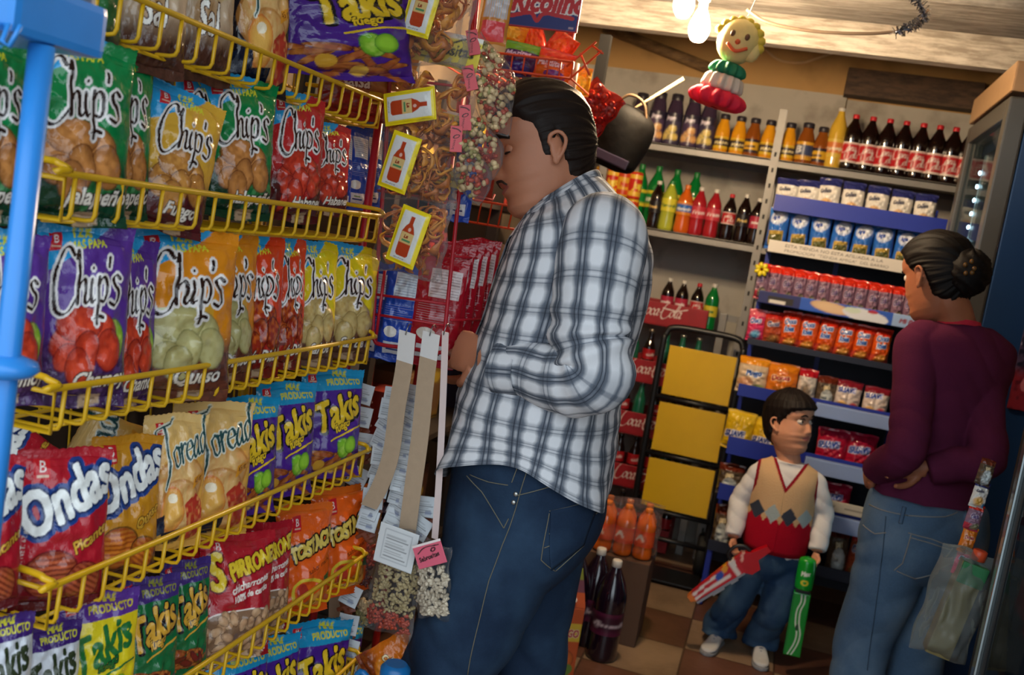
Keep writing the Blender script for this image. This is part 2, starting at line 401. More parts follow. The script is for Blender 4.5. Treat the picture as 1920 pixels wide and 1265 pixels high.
class Art:
    def __init__(s, A, nx=280, bg='ffffff'):
        s.A = A; s.nx = nx; s.ny = int(round(nx * A)); s.d = 1.0 / nx
        s.X, s.Y = np.meshgrid((np.arange(s.nx) + .5) / nx, (np.arange(s.ny) + .5) / nx)
        s.C = np.ones((s.ny, s.nx, 3), dtype=np.float32) * np.array(hx(bg), dtype=np.float32)
    def put(s, m, col, al=1.0):
        c = np.array(hx(col) if isinstance(col, str) else col, dtype=np.float32)
        m = m * al if m.dtype != bool else m.astype(np.float32) * al
        s.C = s.C * (1 - m[..., None]) + c * m[..., None]; return s
    def poly(s, pts, col, al=1.0):
        return s.put(s.polymask(pts), col, al)
    def polymask(s, pts):
        m = np.zeros_like(s.X, dtype=bool); k = len(pts)
        for i in range(k):
            (x1, y1), (x2, y2) = pts[i], pts[(i + 1) % k]
            if y1 == y2: continue
            c = ((y1 > s.Y) != (y2 > s.Y)) & (s.X < (x2 - x1) * (s.Y - y1) / (y2 - y1) + x1)
            m ^= c
        return m
    def rect(s, x0, y0, x1, y1, col, al=1.0):
        return s.put((s.X > x0) & (s.X < x1) & (s.Y > y0) & (s.Y < y1), col, al)
    def ell(s, cx, cy, rx, ry, col, rot=0, al=1.0, edge=None, tex=None):
        c, n_ = math.cos(rot), math.sin(rot)
        u = ((s.X - cx) * c + (s.Y - cy) * n_) / rx; v = (-(s.X - cx) * n_ + (s.Y - cy) * c) / ry
        r = u * u + v * v
        if edge: s.put(r < 1.18, edge, .8)
        s.put(r < 1, col, al)
        if edge: s.put((r < 1) * np.clip(r - .25, 0, 1) * .75, edge)
        if tex: s.put((r < 1) * np.clip(vnoise(s.X * 26, s.Y * 26, cx * 9) * 1.6 - .6, 0, 1), tex, .8)
        return s
    def noise(s, m, col, sc=30, al=.7, th=.5):
        return s.put(m * np.clip((vnoise(s.X * sc, s.Y * sc, 3.3) - th) * 4, 0, 1), col, al)
    def textmask(s, txt, x, y, size, rot=0, shear=0, sx=1.0):
        v, t = text_tris(txt); m = np.zeros_like(s.X, dtype=bool)
        if not len(t): return m
        p = v * size; p = np.stack([(p[:, 0] + shear * p[:, 1]) * sx, p[:, 1]], 1)
        c, n_ = math.cos(rot), math.sin(rot)
        p = np.stack([p[:, 0] * c - p[:, 1] * n_ + x, p[:, 0] * n_ + p[:, 1] * c + y], 1) / s.d
        for a, b, cc in t:
            A_, B_, C_ = p[a], p[b], p[cc]
            x0 = max(0, int(min(A_[0], B_[0], C_[0]))); x1 = min(s.nx, int(max(A_[0], B_[0], C_[0])) + 2)
            y0 = max(0, int(min(A_[1], B_[1], C_[1]))); y1 = min(s.ny, int(max(A_[1], B_[1], C_[1])) + 2)
            if x1 <= x0 or y1 <= y0: continue
            gx, gy = np.meshgrid(np.arange(x0, x1) + .5, np.arange(y0, y1) + .5)
            d0 = (B_[0] - A_[0]) * (gy - A_[1]) - (B_[1] - A_[1]) * (gx - A_[0])
            d1 = (C_[0] - B_[0]) * (gy - B_[1]) - (C_[1] - B_[1]) * (gx - B_[0])
            d2 = (A_[0] - C_[0]) * (gy - C_[1]) - (A_[1] - C_[1]) * (gx - C_[0])
            e = 0.02
            m[y0:y1, x0:x1] |= ((d0 >= -e) & (d1 >= -e) & (d2 >= -e)) | ((d0 <= e) & (d1 <= e) & (d2 <= e))
        return m
    def text(s, txt, x, y, size, col, rot=0, shear=0, sx=1.0, bold=0, out=None, outw=.012, shadow=None):
        m = s.textmask(txt, x, y, size, rot, shear, sx)
        if bold: m = _shift_or(m, bold / s.d)
        if shadow:
            k = int(shadow[1] / s.d); s.put(np.roll(np.roll(_shift_or(m, outw / s.d), k, 1), -k, 0), shadow[0])
        if out: s.put(_shift_or(m, outw / s.d), out)
        return s.put(m, col)
    def stroke(s, pts, w, nib=None):
        """mask of a polyline; nib=(angle, thin ratio) gives pen-like swelling"""
        m = np.zeros_like(s.X, dtype=bool); P = catmull(pts, 8) if len(pts) > 2 else [np.array(p, float) for p in pts]
        for a, b in zip(P[:-1], P[1:]):
            k = max(2, int(np.hypot(*(b - a)) / s.d / 1.2) + 1); ww = w
            if nib:
                th = math.atan2(b[1] - a[1], b[0] - a[0]); ww = w * (nib[1] + (1 - nib[1]) * abs(math.sin(th - nib[0])))
            r = max(ww, s.d * .6); R_ = int(r / s.d) + 2
            for j in range(k):
                q = a + (b - a) * j / k; cx = int(q[0] / s.d); cy = int(q[1] / s.d)
                x0, x1, y0, y1 = max(0, cx - R_), min(s.nx, cx + R_ + 1), max(0, cy - R_), min(s.ny, cy + R_ + 1)
                if x1 <= x0 or y1 <= y0: continue
                m[y0:y1, x0:x1] |= (s.X[y0:y1, x0:x1] - q[0]) ** 2 + (s.Y[y0:y1, x0:x1] - q[1]) ** 2 < r * r
        return m
    def script(s, word, x, y, size, col, w=.16, rot=0, out=None, outw=.014, sx=1.0, shear=.12, thin=.25):
        m = np.zeros_like(s.X, dtype=bool); cx = 0; c, n_ = math.cos(rot), math.sin(rot)
        for ch in word:
            st, adv = SCRIPT.get(ch, ([], .5))
            for poly in st:
                q = []
                for (px, py) in poly:
                    ax = (px + cx + shear * py) * size * sx; ay = py * size
                    q.append((x + ax * c - ay * n_, y + ax * n_ + ay * c))
                m |= s.stroke(q, w * size, (math.radians(35), thin))
            cx += adv
        if out: s.put(_shift_or(m, outw / s.d), out)
        return s.put(m, col)
    def grid(s, nx, ny):
        """colours at nx x ny points, rows from the bottom up"""
        C = s.C
        k = max(1, s.nx // nx)
        if k > 1:
            P = np.pad(C, ((k // 2, k), (k // 2, k), (0, 0)), mode='edge'); acc = 0
            for a in range(k):
                for b in range(k): acc = acc + P[a:a + s.ny, b:b + s.nx]
            C = acc / (k * k)
        ix = np.clip((np.linspace(0, 1, nx) * s.nx).astype(int), 0, s.nx - 1); iy = np.clip((np.linspace(0, 1, ny) * s.ny).astype(int), 0, s.ny - 1)
        return C[iy][:, ix]
FILM = printed('printed_film', 0.16, 0.42, 38, 0.55)
SEAL = {}
def bag_meshes(name, art, W_, H_, T_, seed=0, nx=112, crimp=.07, mat=None):
    """a filled pouch facing -Y: body (front printed, back plain) and its two crimped end seals"""
    rs = np.random.RandomState(seed); ny = int(nx * H_ / W_)
    u, v = np.meshgrid(np.linspace(-1, 1, nx), np.linspace(-1, 1, ny))
    f = (np.clip(1 - np.abs(u) ** 2.3, 0, 1) ** .62) * (np.clip(1 - np.abs(v) ** 3.4, 0, 1) ** .6)
    belly = 1 - .22 * v
    z = T_ * .5 * f * belly
    wr = np.zeros_like(z)
    for k in range(7):          # creases running in from the seals and corners
        a = rs.uniform(0, PI); fr = rs.uniform(5, 12); ph = rs.uniform(0, 6)
        wr += np.abs(np.sin((u * math.cos(a) + v * math.sin(a) * 1.4) * fr + ph + 1.5 * np.sin(u * 2 + ph))) * rs.uniform(.2, .6)
    z = z + (wr / 7 - .3) * T_ * .15 * np.clip(.35 + np.abs(v) ** 2 + .5 * np.abs(u) ** 2, 0, 1.2) * (f > 0)
    z += (vnoise(u * 4 + seed, v * 6 + seed, seed * .7) - .5) * T_ * .26 * f
    pin = 1 - .045 * f.max(axis=1)[:, None] * np.ones_like(u) + .012 * np.sin(v * 9 + seed)
    x = u * W_ / 2 * pin
    s_ = 1 - 2 * crimp
    zz = v * H_ / 2 * s_ - .012 * H_ * (u ** 2) * v + .006 * H_ * np.sin(u * 5 + seed) * (np.abs(v) > .9)
    Vf = np.stack([x.ravel(), -z.ravel(), zz.ravel()], 1)
    G = art.grid(nx, int(ny / s_)); cut = (G.shape[0] - ny) // 2; Cf = G[cut:cut + ny]
    Vb = np.stack([x.ravel(), (T_ * .42 * f * belly).ravel() + .0002, zz.ravel()], 1)
    step = 4
    ii = np.arange(nx * ny).reshape(ny, nx)
    q = np.stack([ii[:-1, :-1], ii[:-1, 1:], ii[1:, 1:], ii[1:, :-1]], -1).reshape(-1, 4)
    bx = np.unique(np.append(np.arange(0, nx, step), nx - 1)); by = np.unique(np.append(np.arange(0, ny, step), ny - 1))
    Bi = ii[np.ix_(by, bx)]; Vb = Vb[Bi.ravel()]; jj = np.arange(len(Vb)).reshape(Bi.shape) + nx * ny
    q2 = np.stack([jj[:-1, :-1], jj[1:, :-1], jj[1:, 1:], jj[:-1, 1:]], -1).reshape(-1, 4)
    col = np.concatenate([Cf.reshape(-1, 3), np.tile(Cf.reshape(-1, 3).mean(0) * .8 + .05, (len(Vb), 1))])
    me = mesh_from(name + '_body', np.concatenate([Vf, Vb]), np.concatenate([q, q2]).tolist(), mat or FILM, art=col)
    seals = []
    for sg, row in ((1, G[-cut:] if cut else G[-1:]), (-1, G[:cut] if cut else G[:1])):
        n2, k2 = 48, 7
        a, b = np.meshgrid(np.linspace(-1, 1, n2), np.linspace(0, 1, k2))
        xs = a * W_ / 2 * (.985 + .012 * b); zb = H_ / 2 * s_ - .012 * H_ * (a ** 2) + .006 * H_ * np.sin(a * 5 + seed)
        zs = sg * (zb - .002 + b * H_ * crimp * (1.0 + .05 * np.sin(a * 40)))
        ys = .0016 * np.sin(b * 18) + rs.uniform(-.004, .004) * b * b + .002 * np.sin(a * rs.uniform(2, 5) + seed) * b
        if sg < 0: zs = -(zb - .002 + b * H_ * crimp)
        gi = (np.clip((a * .5 + .5) * (row.shape[1] - 1), 0, row.shape[1] - 1)).astype(int)
        gj = np.clip((b if sg > 0 else 1 - b) * (row.shape[0] - 1), 0, row.shape[0] - 1).astype(int)
        kk = np.arange(n2 * k2).reshape(k2, n2)
        qq = np.stack([kk[:-1, :-1], kk[:-1, 1:], kk[1:, 1:], kk[1:, :-1]], -1).reshape(-1, 4)
        seals.append(mesh_from(name + '_seal', np.stack([xs.ravel(), ys.ravel() - .0008, zs.ravel()], 1), qq.tolist(), mat or FILM, art=row[gj, gi].reshape(-1, 3)))
    return me, seals[0], seals[1]
AS = 1.46
def logo_b(a, x, y, s=.12):
    a.poly([(x, y), (x + s * .95, y + s * .12), (x + s * 1.1, y + s * 1.3), (x + s * .1, y + s * 1.2)], 'c8202c')
    a.text('B', x + s * .33, y + s * .5, s * .8, 'f4e9e4', shear=.15)
    a.rect(x + s * .2, y + s * .24, x + s * .9, y + s * .36, 'e8d2b8', .8)
def chips_art(main, low, photo, photo2, edge, flavor, band='2a9fdc', extra=None, tag_='b99b7c', grain=None):
    a = Art(AS, 280, main)
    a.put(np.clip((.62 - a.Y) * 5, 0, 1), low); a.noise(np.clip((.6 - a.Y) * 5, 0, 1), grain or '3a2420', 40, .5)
    a.poly([(0, AS), (0, 1.02), (.12, 1.06), (.62, 1.34), (.72, AS)], band)
    logo_b(a, .10, 1.2, .13)
    a.text('12%', .32, 1.31, .13, 'd8d832', .05, .2, bold=.003); a.text('MAS PAPA', .30, 1.22, .085, 'd8d832', .12, .1, bold=.002)
    if extra: extra(a)
    for (cx, cy, rx, ry, r) in ((.30, .52, .17, .12, .4), (.62, .62, .20, .14, -.3), (.42, .66, .22, .13, .1), (.74, .47, .14, .16, .2), (.48, .42, .13, .19, -.3), (.30, .40, .12, .10, .6)):
        a.ell(cx, cy, rx, ry, photo, r, edge=edge, tex=photo2)
    a.ell(.43, .33, .12, .15, photo, .3, edge=edge, tex=photo2)
    a.text(flavor, .40, .17, .17, 'efe8dd', .06, .25, bold=.004, out='3a2420', outw=.008)
    a.poly([(.52, .0), (.72, .02), (.73, .13), (.53, .11)], tag_); a.rect(.56, .05, .69, .065, '5a3d2a', .7); a.rect(.57, .085, .66, .098, '5a3d2a', .7)
    a.script("Chip's", .14, .78, .17, '2a1714', .105, .13, out='e9e4e2', outw=.022, sx=.92, thin=.22)
    return a
def pepper(a):
    for (cx, cy, r) in ((.72, .32, .3), (.84, .40, -.5), (.62, .26, 1.2)): a.ell(cx, cy, .15, .06, '1f6b3a', r, edge='0e3d22', tex='58a060')
    a.poly([(.76, .5), (.80, .66), (.83, .66), (.80, .48)], '2f7a4a')
def chili(a):
    for (cx, cy, r) in ((.72, .36, .3), (.80, .52, -.5), (.3, .3, 1.2)): a.ell(cx, cy, .2, .06, 'b3221c', r, edge='6d0f10', tex='d94a36')
def lime(a):
    a.ell(.80, .55, .12, .16, '9cc43a', .2, edge='4f7f1e', tex='d7e36a'); a.ell(.74, .45, .07, .08, 'd8c936', 0)
def cheese(a):
    a.poly([(.05, .75), (.55, .82), (.58, .45), (.1, .38)], 'c9cfa0'); a.ell(.3, .62, .04, .03, '9ea06e'); a.ell(.42, .55, .03, .03, '9ea06e'); a.poly([(.55, .82), (.75, .9), (.72, .5), (.58, .45)], 'd8a030')
def takis_art(bg, band, word, rolls='a8542a', fl=True, pic=None, promo='c9c43a', black=True):
    a = Art(AS, 280, bg)
    a.poly([(0, AS), (0, 1.14), (1, 1.20), (1, AS)], band)
    logo_b(a, .08, 1.24, .12)
    a.text('MAS', .46, 1.34, .12, promo, 0, 0, bold=.006); a.text('PRODUCTO', .34, 1.225, .105, promo, .05, 0, bold=.005)
    m = np.zeros_like(a.X, dtype=bool)
    a.put(a.stroke([(.80 + .012 * k * math.cos(k * .9), 1.06 + .012 * k * math.sin(k * .9)) for k in range(1, 8)], .012), word)
    rs = random.Random(3)
    for k in range(16):
        x, y, r = rs.uniform(.1, .9), rs.uniform(.05, .36), rs.uniform(-.9, .9)
        a.ell(x, y, .17, .035, rolls, r, edge='4f1d10', tex='d98b3a')
    if pic != 'chili':
        a.ell(.62, .42, .11, .13, '86c232', .3, edge='3f7f1e', tex='c9e36a'); a.ell(.74, .46, .1, .11, '9ad23a', -.3, edge='3f7f1e')
        a.ell(.28, .2, .08, .07, 'e0a838'); a.ell(.55, .12, .07, .06, 'e8b848')
    else:
        for k in range(5): a.ell(.2 + .15 * k, .2 + .06 * (k % 2), .13, .045, '7d2a22', .5 - .4 * k, edge='3d0f10')
    sh = ('141018', .018) if black else None
    a.text('Takis', .20, .60, .52, word, .36, .28, .70, bold=.014, out='17101c' if black else None, outw=.014, shadow=sh)
    a.text('fuego' if fl else 'salsa', .47, .62, .14, word, .36, .3, .9, bold=.004, out='17101c', outw=.008)
    a.put(a.stroke([(.4, .52), (.7, .64), (.95, .70)], .012), word)
    return a
def onda_art(bg, low, chip, chip2, flavor):
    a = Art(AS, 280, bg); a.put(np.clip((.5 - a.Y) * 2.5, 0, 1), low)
    logo_b(a, .14, 1.16, .17)
    m = a.textmask('Ondas', .10, .66, .55, .42, .05, .72); m = _shift_or(m, .018 / a.d)
    a.put(_shift_or(m, .055 / a.d), '1d3f86'); a.put(_shift_or(m, .02 / a.d), '152a5c'); a.put(m, 'eef0ee')
    a.ell(.36, .36, .27, .2, chip, .1, edge=low)
    a.put((((a.X - .36) / .27) ** 2 + ((a.Y - .36) / .2) ** 2 < 1) & (np.sin(a.Y * 130 + np.sin(a.X * 9)) > .1), chip2, .8)
    a.ell(.72, .26, .2, .18, chip, -.3, edge=low); a.put((((a.X - .72) / .2) ** 2 + ((a.Y - .26) / .18) ** 2 < 1) & (np.sin(a.Y * 110 + a.X * 60) > .1), chip2, .8)
    a.text(flavor, .60, .52, .15, 'd8a83a', .42, .1, bold=.005, out=low, outw=.008)
    a.text('CONT. NET. 62 g', .06, .3, .06, 'd8cfc8', 1.5)
    return a
def torea_art(black=False):
    a = Art(AS, 280, '1c1820' if black else 'd9a24a'); a.put(np.clip((a.Y - .9) * 2, 0, 1), 'e7c07a')
    for (x, y, rx, ry, r) in ((.5, .7, .4, .28, .3), (.55, .45, .32, .3, -.2)): a.ell(x, y, rx, ry, 'e2b878', r, edge='b97b3a', tex='cf8a4a')
    a.poly([(.62, .5), (.8, .62), (.95, .5), (.98, .2), (.7, .1)], 'b5382a'); a.noise(a.polymask([(.62, .5), (.8, .62), (.95, .5), (.98, .2), (.7, .1)]), 'e8a860', 20)
    a.ell(.42, .46, .17, .22, 'efb95c', 0, edge='d9772a'); a.ell(.42, .58, .07, .05, 'f6e7c8')
    a.poly([(.02, .30), (.30, .42), (.34, .22), (.06, .12)], '14203a'); a.poly([(.30, .22), (.62, .26), (.6, .08), (.3, .06)], '10182c')
    logo_b(a, .16, 1.22, .12)
    a.script('Toread', .27, .84, .20, '1f4a4e', .085, .3, out='dfe0d0', outw=.016, sx=.85)
    a.poly([(.72, .66), (.93, .76), (.95, .86), (.74, .78)], 'd8902a'); a.text('45 g', .76, .71, .08, '6a2a1a', .4)
    return a
def spirr_art():
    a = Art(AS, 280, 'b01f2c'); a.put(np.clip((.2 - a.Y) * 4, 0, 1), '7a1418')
    w = ((a.X - .5) / .46) ** 4 + ((a.Y - .30) / .30) ** 4 < 1
    a.put(_shift_or(w, .014 / a.d), 'e8d8d0'); a.put(w, '8a6a52')
    rs = random.Random(4)
    for k in range(60):
        x, y = rs.uniform(.05, .95), rs.uniform(.02, .58)
        if ((x - .5) / .44) ** 4 + ((y - .3) / .28) ** 4 < 1: a.ell(x, y, .075, .05, 'c79c76', rs.uniform(0, 3), edge='5c3e2c', tex='e0bd98')
    logo_b(a, .12, 1.2, .15)
    a.text('S', .13, .84, .56, 'e8c832', .25, .1, .7, bold=.02, out='6a1018', outw=.02); a.text('PIRRONES', .36, .95, .25, 'e8c832', .25, .1, .64, bold=.012, out='6a1018', outw=.016)
    a.text('chicharrones', .36, .80, .12, 'eee0d8', .22, .15, .85, bold=.004); a.text('100% de cerdo', .38, .70, .10, 'eee0d8', .2, .15, .85, bold=.003)
    return a
def tosta_art():
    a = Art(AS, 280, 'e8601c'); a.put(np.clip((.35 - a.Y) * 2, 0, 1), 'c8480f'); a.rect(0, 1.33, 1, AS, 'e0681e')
    logo_b(a, .22, 1.1, .16)
    a.text('TOSTACHOS', .22, .72, .26, 'e0c45a', .30, .05, .68, bold=.014, out='31160f', outw=.024)
    a.put(_shift_or(a.stroke([(.3, .2), (.28, .42), (.5, .5), (.8, .40), (.62, .18), (.3, .2)], .022), .001), 'e3c83c')
    a.poly([(.42, .14), (.86, .42), (.84, .08)], 'd99a4a'); a.noise(a.polymask([(.42, .14), (.86, .42), (.84, .08)]), 'b5622a', 24)
    a.ell(.42, .34, .1, .12, 'b8382a', .3); a.poly([(.82, .5), (.96, .55), (.95, .36), (.84, .38)], '2c6b3a')
    a.text('sabor nacho', .5, .56, .1, '31160f', .3, .1)
    return a
def plain_art(main, words=(), low=None, blobs=None):
    a = Art(AS, 200, main)
    if low: a.put(np.clip((.55 - a.Y) * 4, 0, 1), low); a.noise(np.clip((.5 - a.Y) * 4, 0, 1), '2a1a16', 30, .4)
    if blobs:
        for (x, y, rx, ry, c) in blobs: a.ell(x, y, rx, ry, c, .3, edge=main, tex=c)
    for wd in words: a.text(wd[0], wd[1], wd[2], wd[3], wd[4], wd[5] if len(wd) > 5 else .1, .2, .8, bold=.006, out=wd[6] if len(wd) > 6 else None)
    return a
def cookie_back_art(main, dark, panel='c8d6e2'):
    a = Art(2.4, 120, main)
    a.rect(.28, 1.5, .92, 2.1, panel)
    for k in range(9): a.rect(.32, 1.55 + k * .06, .88, 1.565 + k * .06, dark, .6)
    for k in range(8): a.rect(.1, .98 + k * .05, .9 - .1 * (k % 3), .995 + k * .05, 'd8dce6', .55)
    a.ell(.36, .72, .2, .13, 'e6e2d8'); a.poly([(.2, .2), (.8, .22), (.8, .5), (.2, .48)], 'd8dbe0'); a.rect(.3, .3, .7, .33, dark); a.rect(.35, .38, .6, .42, '6a9a3a')
    return a
BW, BH, BT = .13, .13 * AS, .046
DES = {}
def design(key, art, seed, W_=BW, H_=BH, T_=BT, **k):
    DES[key] = (bag_meshes(key, art, W_, H_, T_, seed, **k), W_, H_)
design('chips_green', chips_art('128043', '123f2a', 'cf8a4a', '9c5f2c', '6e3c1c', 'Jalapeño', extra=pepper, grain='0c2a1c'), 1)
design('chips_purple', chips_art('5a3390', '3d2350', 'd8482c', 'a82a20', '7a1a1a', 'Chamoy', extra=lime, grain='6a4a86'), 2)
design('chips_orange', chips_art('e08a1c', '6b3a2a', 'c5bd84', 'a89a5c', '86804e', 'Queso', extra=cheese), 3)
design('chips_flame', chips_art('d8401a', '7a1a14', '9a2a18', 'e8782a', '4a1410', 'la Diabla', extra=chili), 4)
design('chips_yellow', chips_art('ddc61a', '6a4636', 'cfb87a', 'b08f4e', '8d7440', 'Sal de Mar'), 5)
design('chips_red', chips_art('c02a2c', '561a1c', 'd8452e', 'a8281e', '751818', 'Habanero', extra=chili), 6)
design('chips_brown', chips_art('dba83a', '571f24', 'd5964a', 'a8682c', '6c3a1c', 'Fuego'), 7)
design('takis_purple', takis_art('4a2388', '1e8fc0', 'e8c02a'), 8)
design('takis_yellow', takis_art('d8c41e', '5a3390', '1f6b34', black=False, promo='c9b83a'), 9)
design('takis_green', takis_art('1a6a3c', '44307a', 'd8a438', pic='chili', promo='8a8a3a'), 10)
design('takis_white', takis_art('c9cdd6', '3e2470', '2f3a24', black=False), 11)
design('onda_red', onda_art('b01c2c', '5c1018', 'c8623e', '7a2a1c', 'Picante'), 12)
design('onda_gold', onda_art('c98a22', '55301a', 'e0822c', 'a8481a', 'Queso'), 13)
design('torea', torea_art(), 14)
design('torea_dark', torea_art(True), 15)
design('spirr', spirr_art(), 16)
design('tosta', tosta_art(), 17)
design('tan', plain_art('c2a88c', [('Sal', .22, .42, .42, 'f0ece4', .05, '4a2c22'), ('Nuevo', .2, .75, .2, '4a3026', .1), ('Peso', .55, .1, .17, '4a3026', .1)], '5b382c', [(.5, .9, .3, .2, 'c9a878'), (.35, .62, .2, .14, 'b08a60')]), 18)
design('tan_green', plain_art('2f6e3e', [('Jalapeño', .12, .22, .19, 'e8e4da', .1, '1c3020')], '4a4038', [(.5, .95, .3, .2, 'c2813f')]), 19)
design('salsa', plain_art('b98a58', [('con', .2, .62, .2, 'e8d8d0', .1, '7a1414'), ('salsa', .22, .42, .27, 'f0e4da', .12, '7a1414')], '96221c', [(.55, 1.0, .32, .26, 'd8a060')]), 20)
design('cookie_blue', cookie_back_art('1f49b0', '2a3a7a'), 21, .075, .18, .03)
design('cookie_red', cookie_back_art('a81426', '5a1420', 'd8c8c8'), 22, .085, .20, .02)
DES_KIND = dict(salsa='crisp_bag')
def make_bag(key, label, cat, loc, yaw, tilt, roll, w, h, group, name='snack_bag'):
    (body, ts, bs), W0, H0 = DES[key]
    t_ = thing(name, label, cat, loc, (tilt, roll, yaw), group, (w / W0, (w / W0 + h / H0) / 2, h / H0))
    link('bag_body', body, t_); link('top_seal', ts, t_); link('bottom_seal', bs, t_)
    return t_
def bag_px(key, box, X, al, label, group, cat='snack bag', tilt=-8, roll=0, name='snack_bag', Y=None):
    """stand a bag so that its front fills the given patch of the rack; al = degrees it is turned towards the street"""
    l, tp, r, bt = box; c = onX((l + r) / 2, (tp + bt) / 2, X)
    if Y: c = onY((l + r) / 2, (tp + bt) / 2, Y)
    a = math.radians(al); td = Vector((math.sin(a), math.cos(a), 0))
    k = (proj(c + td * .05)[0] - proj(c - td * .05)[0]) / .1; kz = (proj(c - Vector((0, 0, .05)))[1] - proj(c + Vector((0, 0, .05)))[1]) / .1
    return make_bag(key, label, cat, c, PI / 2 - a, math.radians(tilt), math.radians(roll), (r - l) / k, (bt - tp) / kz, group, name)
# ------------------------------------------------------------------ yellow wire rack of snack bags along the left wall
YEL = M('yellow_enamel', 'd8a812', 0.35, 0, 0.1, 30, 0.05, 200)
TIERS = [(-.815, 1.646), (-.783, 1.424), (-.764, 1.182), (-.739, .953), (-.712, .738), (-.69, .525), (-.668, .31)]
RY0, RY1, RD = .945, 1.85, .19
rack = thing('snack_rack', 'yellow wire display rack with tiers of baskets full of snack bags', 'display rack', (-.95, 1.4, 0))
def rk(mb, name, mat=YEL): return mb.build(name, mat, rack, loc=(.95, -1.4, 0))
for ti, (xf, z) in enumerate(TIERS):
    mb = MB(); h = .052; r = .0034
    mb.tube(catmull([(xf - RD + .02, RY0 + .004, z + .012), (xf - .03, RY0 + .001, z + .012), (xf - .006, RY0 - .002, z + .010), (xf + .003, RY0 + .006, z + .005), (xf, RY0 + .022, z), (xf, (RY0 + RY1) / 2, z - .0015), (xf, RY1 - .022, z), (xf + .003, RY1 - .006, z + .005), (xf - .006, RY1 + .002, z + .010), (xf - .03, RY1 - .001, z + .012), (xf - RD + .02, RY1 - .004, z + .012)], 5), r + .0008, 8)
    for y in (RY0 + .006, RY1 - .006): mb.tube([(xf - RD + .02, y, z - .008), (xf - .002, y, z - .006), (xf - .002, y, z - h), (xf - RD, y, z - h - .004)], r, 6)
    k = 22
    for i in range(k):
        y = RY0 + .02 + (RY1 - RY0 - .04) * i / (k - 1)
        mb.tube([(xf, y, z), (xf - .001, y, z - h + .008), (xf - .004, y, z - h + .002), (xf - .012, y, z - h), (xf - RD, y, z - h - .004)], r * .82, 6)
    for dx in (.03, .085, .14, RD):
        mb.tube([(xf - dx, RY0 + .01, z - h - .004), (xf - dx, RY1 - .01, z - h - .004)], r * .82, 6)
    mb.tube([(xf - RD, RY0, z), (xf - RD, RY1, z)], r, 6)
    rk(mb, 'wire_basket')
for y in (RY0 + .03, RY1 - .12):
    rk(MB().tube([(-.90, y, 0), (-1.02, y, 1.95)], .011, 8), 'upright')
    rk(MB().tube([(-.62, y, .012), (-.98, y, .012)], .011, 8).tube([(-.66, y, .012), (-.668, y, .26), (-.86, y, .262)], .006, 6), 'foot')
mb = MB()
for i in range(14): mb.tube([(-1.014 + .0, RY0 + .03 + i * (RY1 - RY0 - .06) / 13, 1.93), (-.906, RY0 + .03 + i * (RY1 - RY0 - .06) / 13, .1)], .002, 5)
rk(mb, 'back_grid')
rk(MB().box((-1.06, 1.4, 1.0), (.012, .95, 1.9), rot=(0, -.06, 0)), 'back_panel', M('rack_board', '2a2220', 0.7, 0, 0.2, 8))

def row(ti, specs, group):
    X0 = TIERS[ti][0] - .055
    for s in specs:
        key, box, al, dx, label = s[:5]; kw = s[5] if len(s) > 5 else {}
        bag_px(key, box, X0 + dx, al, label, group, **kw)
row(0, [
 ('tan_green', (60, -190, 235, 150), 28, 0, 'green bag with dark jalapeño band at the near end of the top tier'),
 ('tan', (225, -170, 355, 150), 28, 0, 'tan bag beside the green one on the top tier'),
 ('tan', (335, -150, 440, 165), 26, -.01, 'brown salt bag in the middle of the top tier'),
 ('torea_dark', (425, -130, 545, 185), 28, 0, 'black and orange bag behind the wires of the top tier'),
 ('salsa', (600, 40, 735, 225), 34, -.01, 'bag with red salsa lettering at the far end of the top tier'),
 ('takis_purple', (530, -72, 776, 154), 42, .03, 'large purple bag at the far end of the top tier, cut by the picture edge', dict(roll=-8)),
], 'snack bags on the top tier')
row(1, [
 ('chips_green', (-130, 60, 60, 425), 26, -.02, 'green bag behind the blue pole on the second tier'),
 ('chips_green', (150, 85, 285, 425), 24, -.03, 'narrow green bag tucked behind the big green one on the second tier'),
 ('chips_green', (30, 62, 250, 428), 30, .01, 'big green crisp bag at the near end of the second tier'),
 ('chips_brown', (255, 160, 405, 445), 30, .0, 'slumped yellow and maroon bag between the green ones on the second tier', dict(roll=12, tilt=-14)),
 ('chips_green', (325, 138, 440, 405), 24, -.035, 'green bag showing only its blue corner on the second tier'),
 ('chips_green', (372, 140, 515, 415), 28, -.005, 'upright green bag in the middle of the second tier'),
 ('chips_red', (497, 172, 605, 420), 28, .0, 'front red bag on the second tier'),
 ('chips_red', (565, 228, 655, 405), 26, -.01, 'red bag behind the front red one on the second tier'),
 ('cookie_blue', (612, 235, 660, 400), 22, -.05, 'blue cookie pack furthest left of the blue packs on the second tier', dict(cat='cookie pack', name='cookie_pack')),
 ('cookie_blue', (643, 238, 690, 395), 24, -.05, 'middle blue cookie pack at the far end of the second tier', dict(cat='cookie pack', name='cookie_pack')),
 ('cookie_blue', (672, 240, 716, 392), 26, -.045, 'blue cookie pack beside the red post on the second tier', dict(cat='cookie pack', name='cookie_pack')),
], 'snack bags on the second tier')
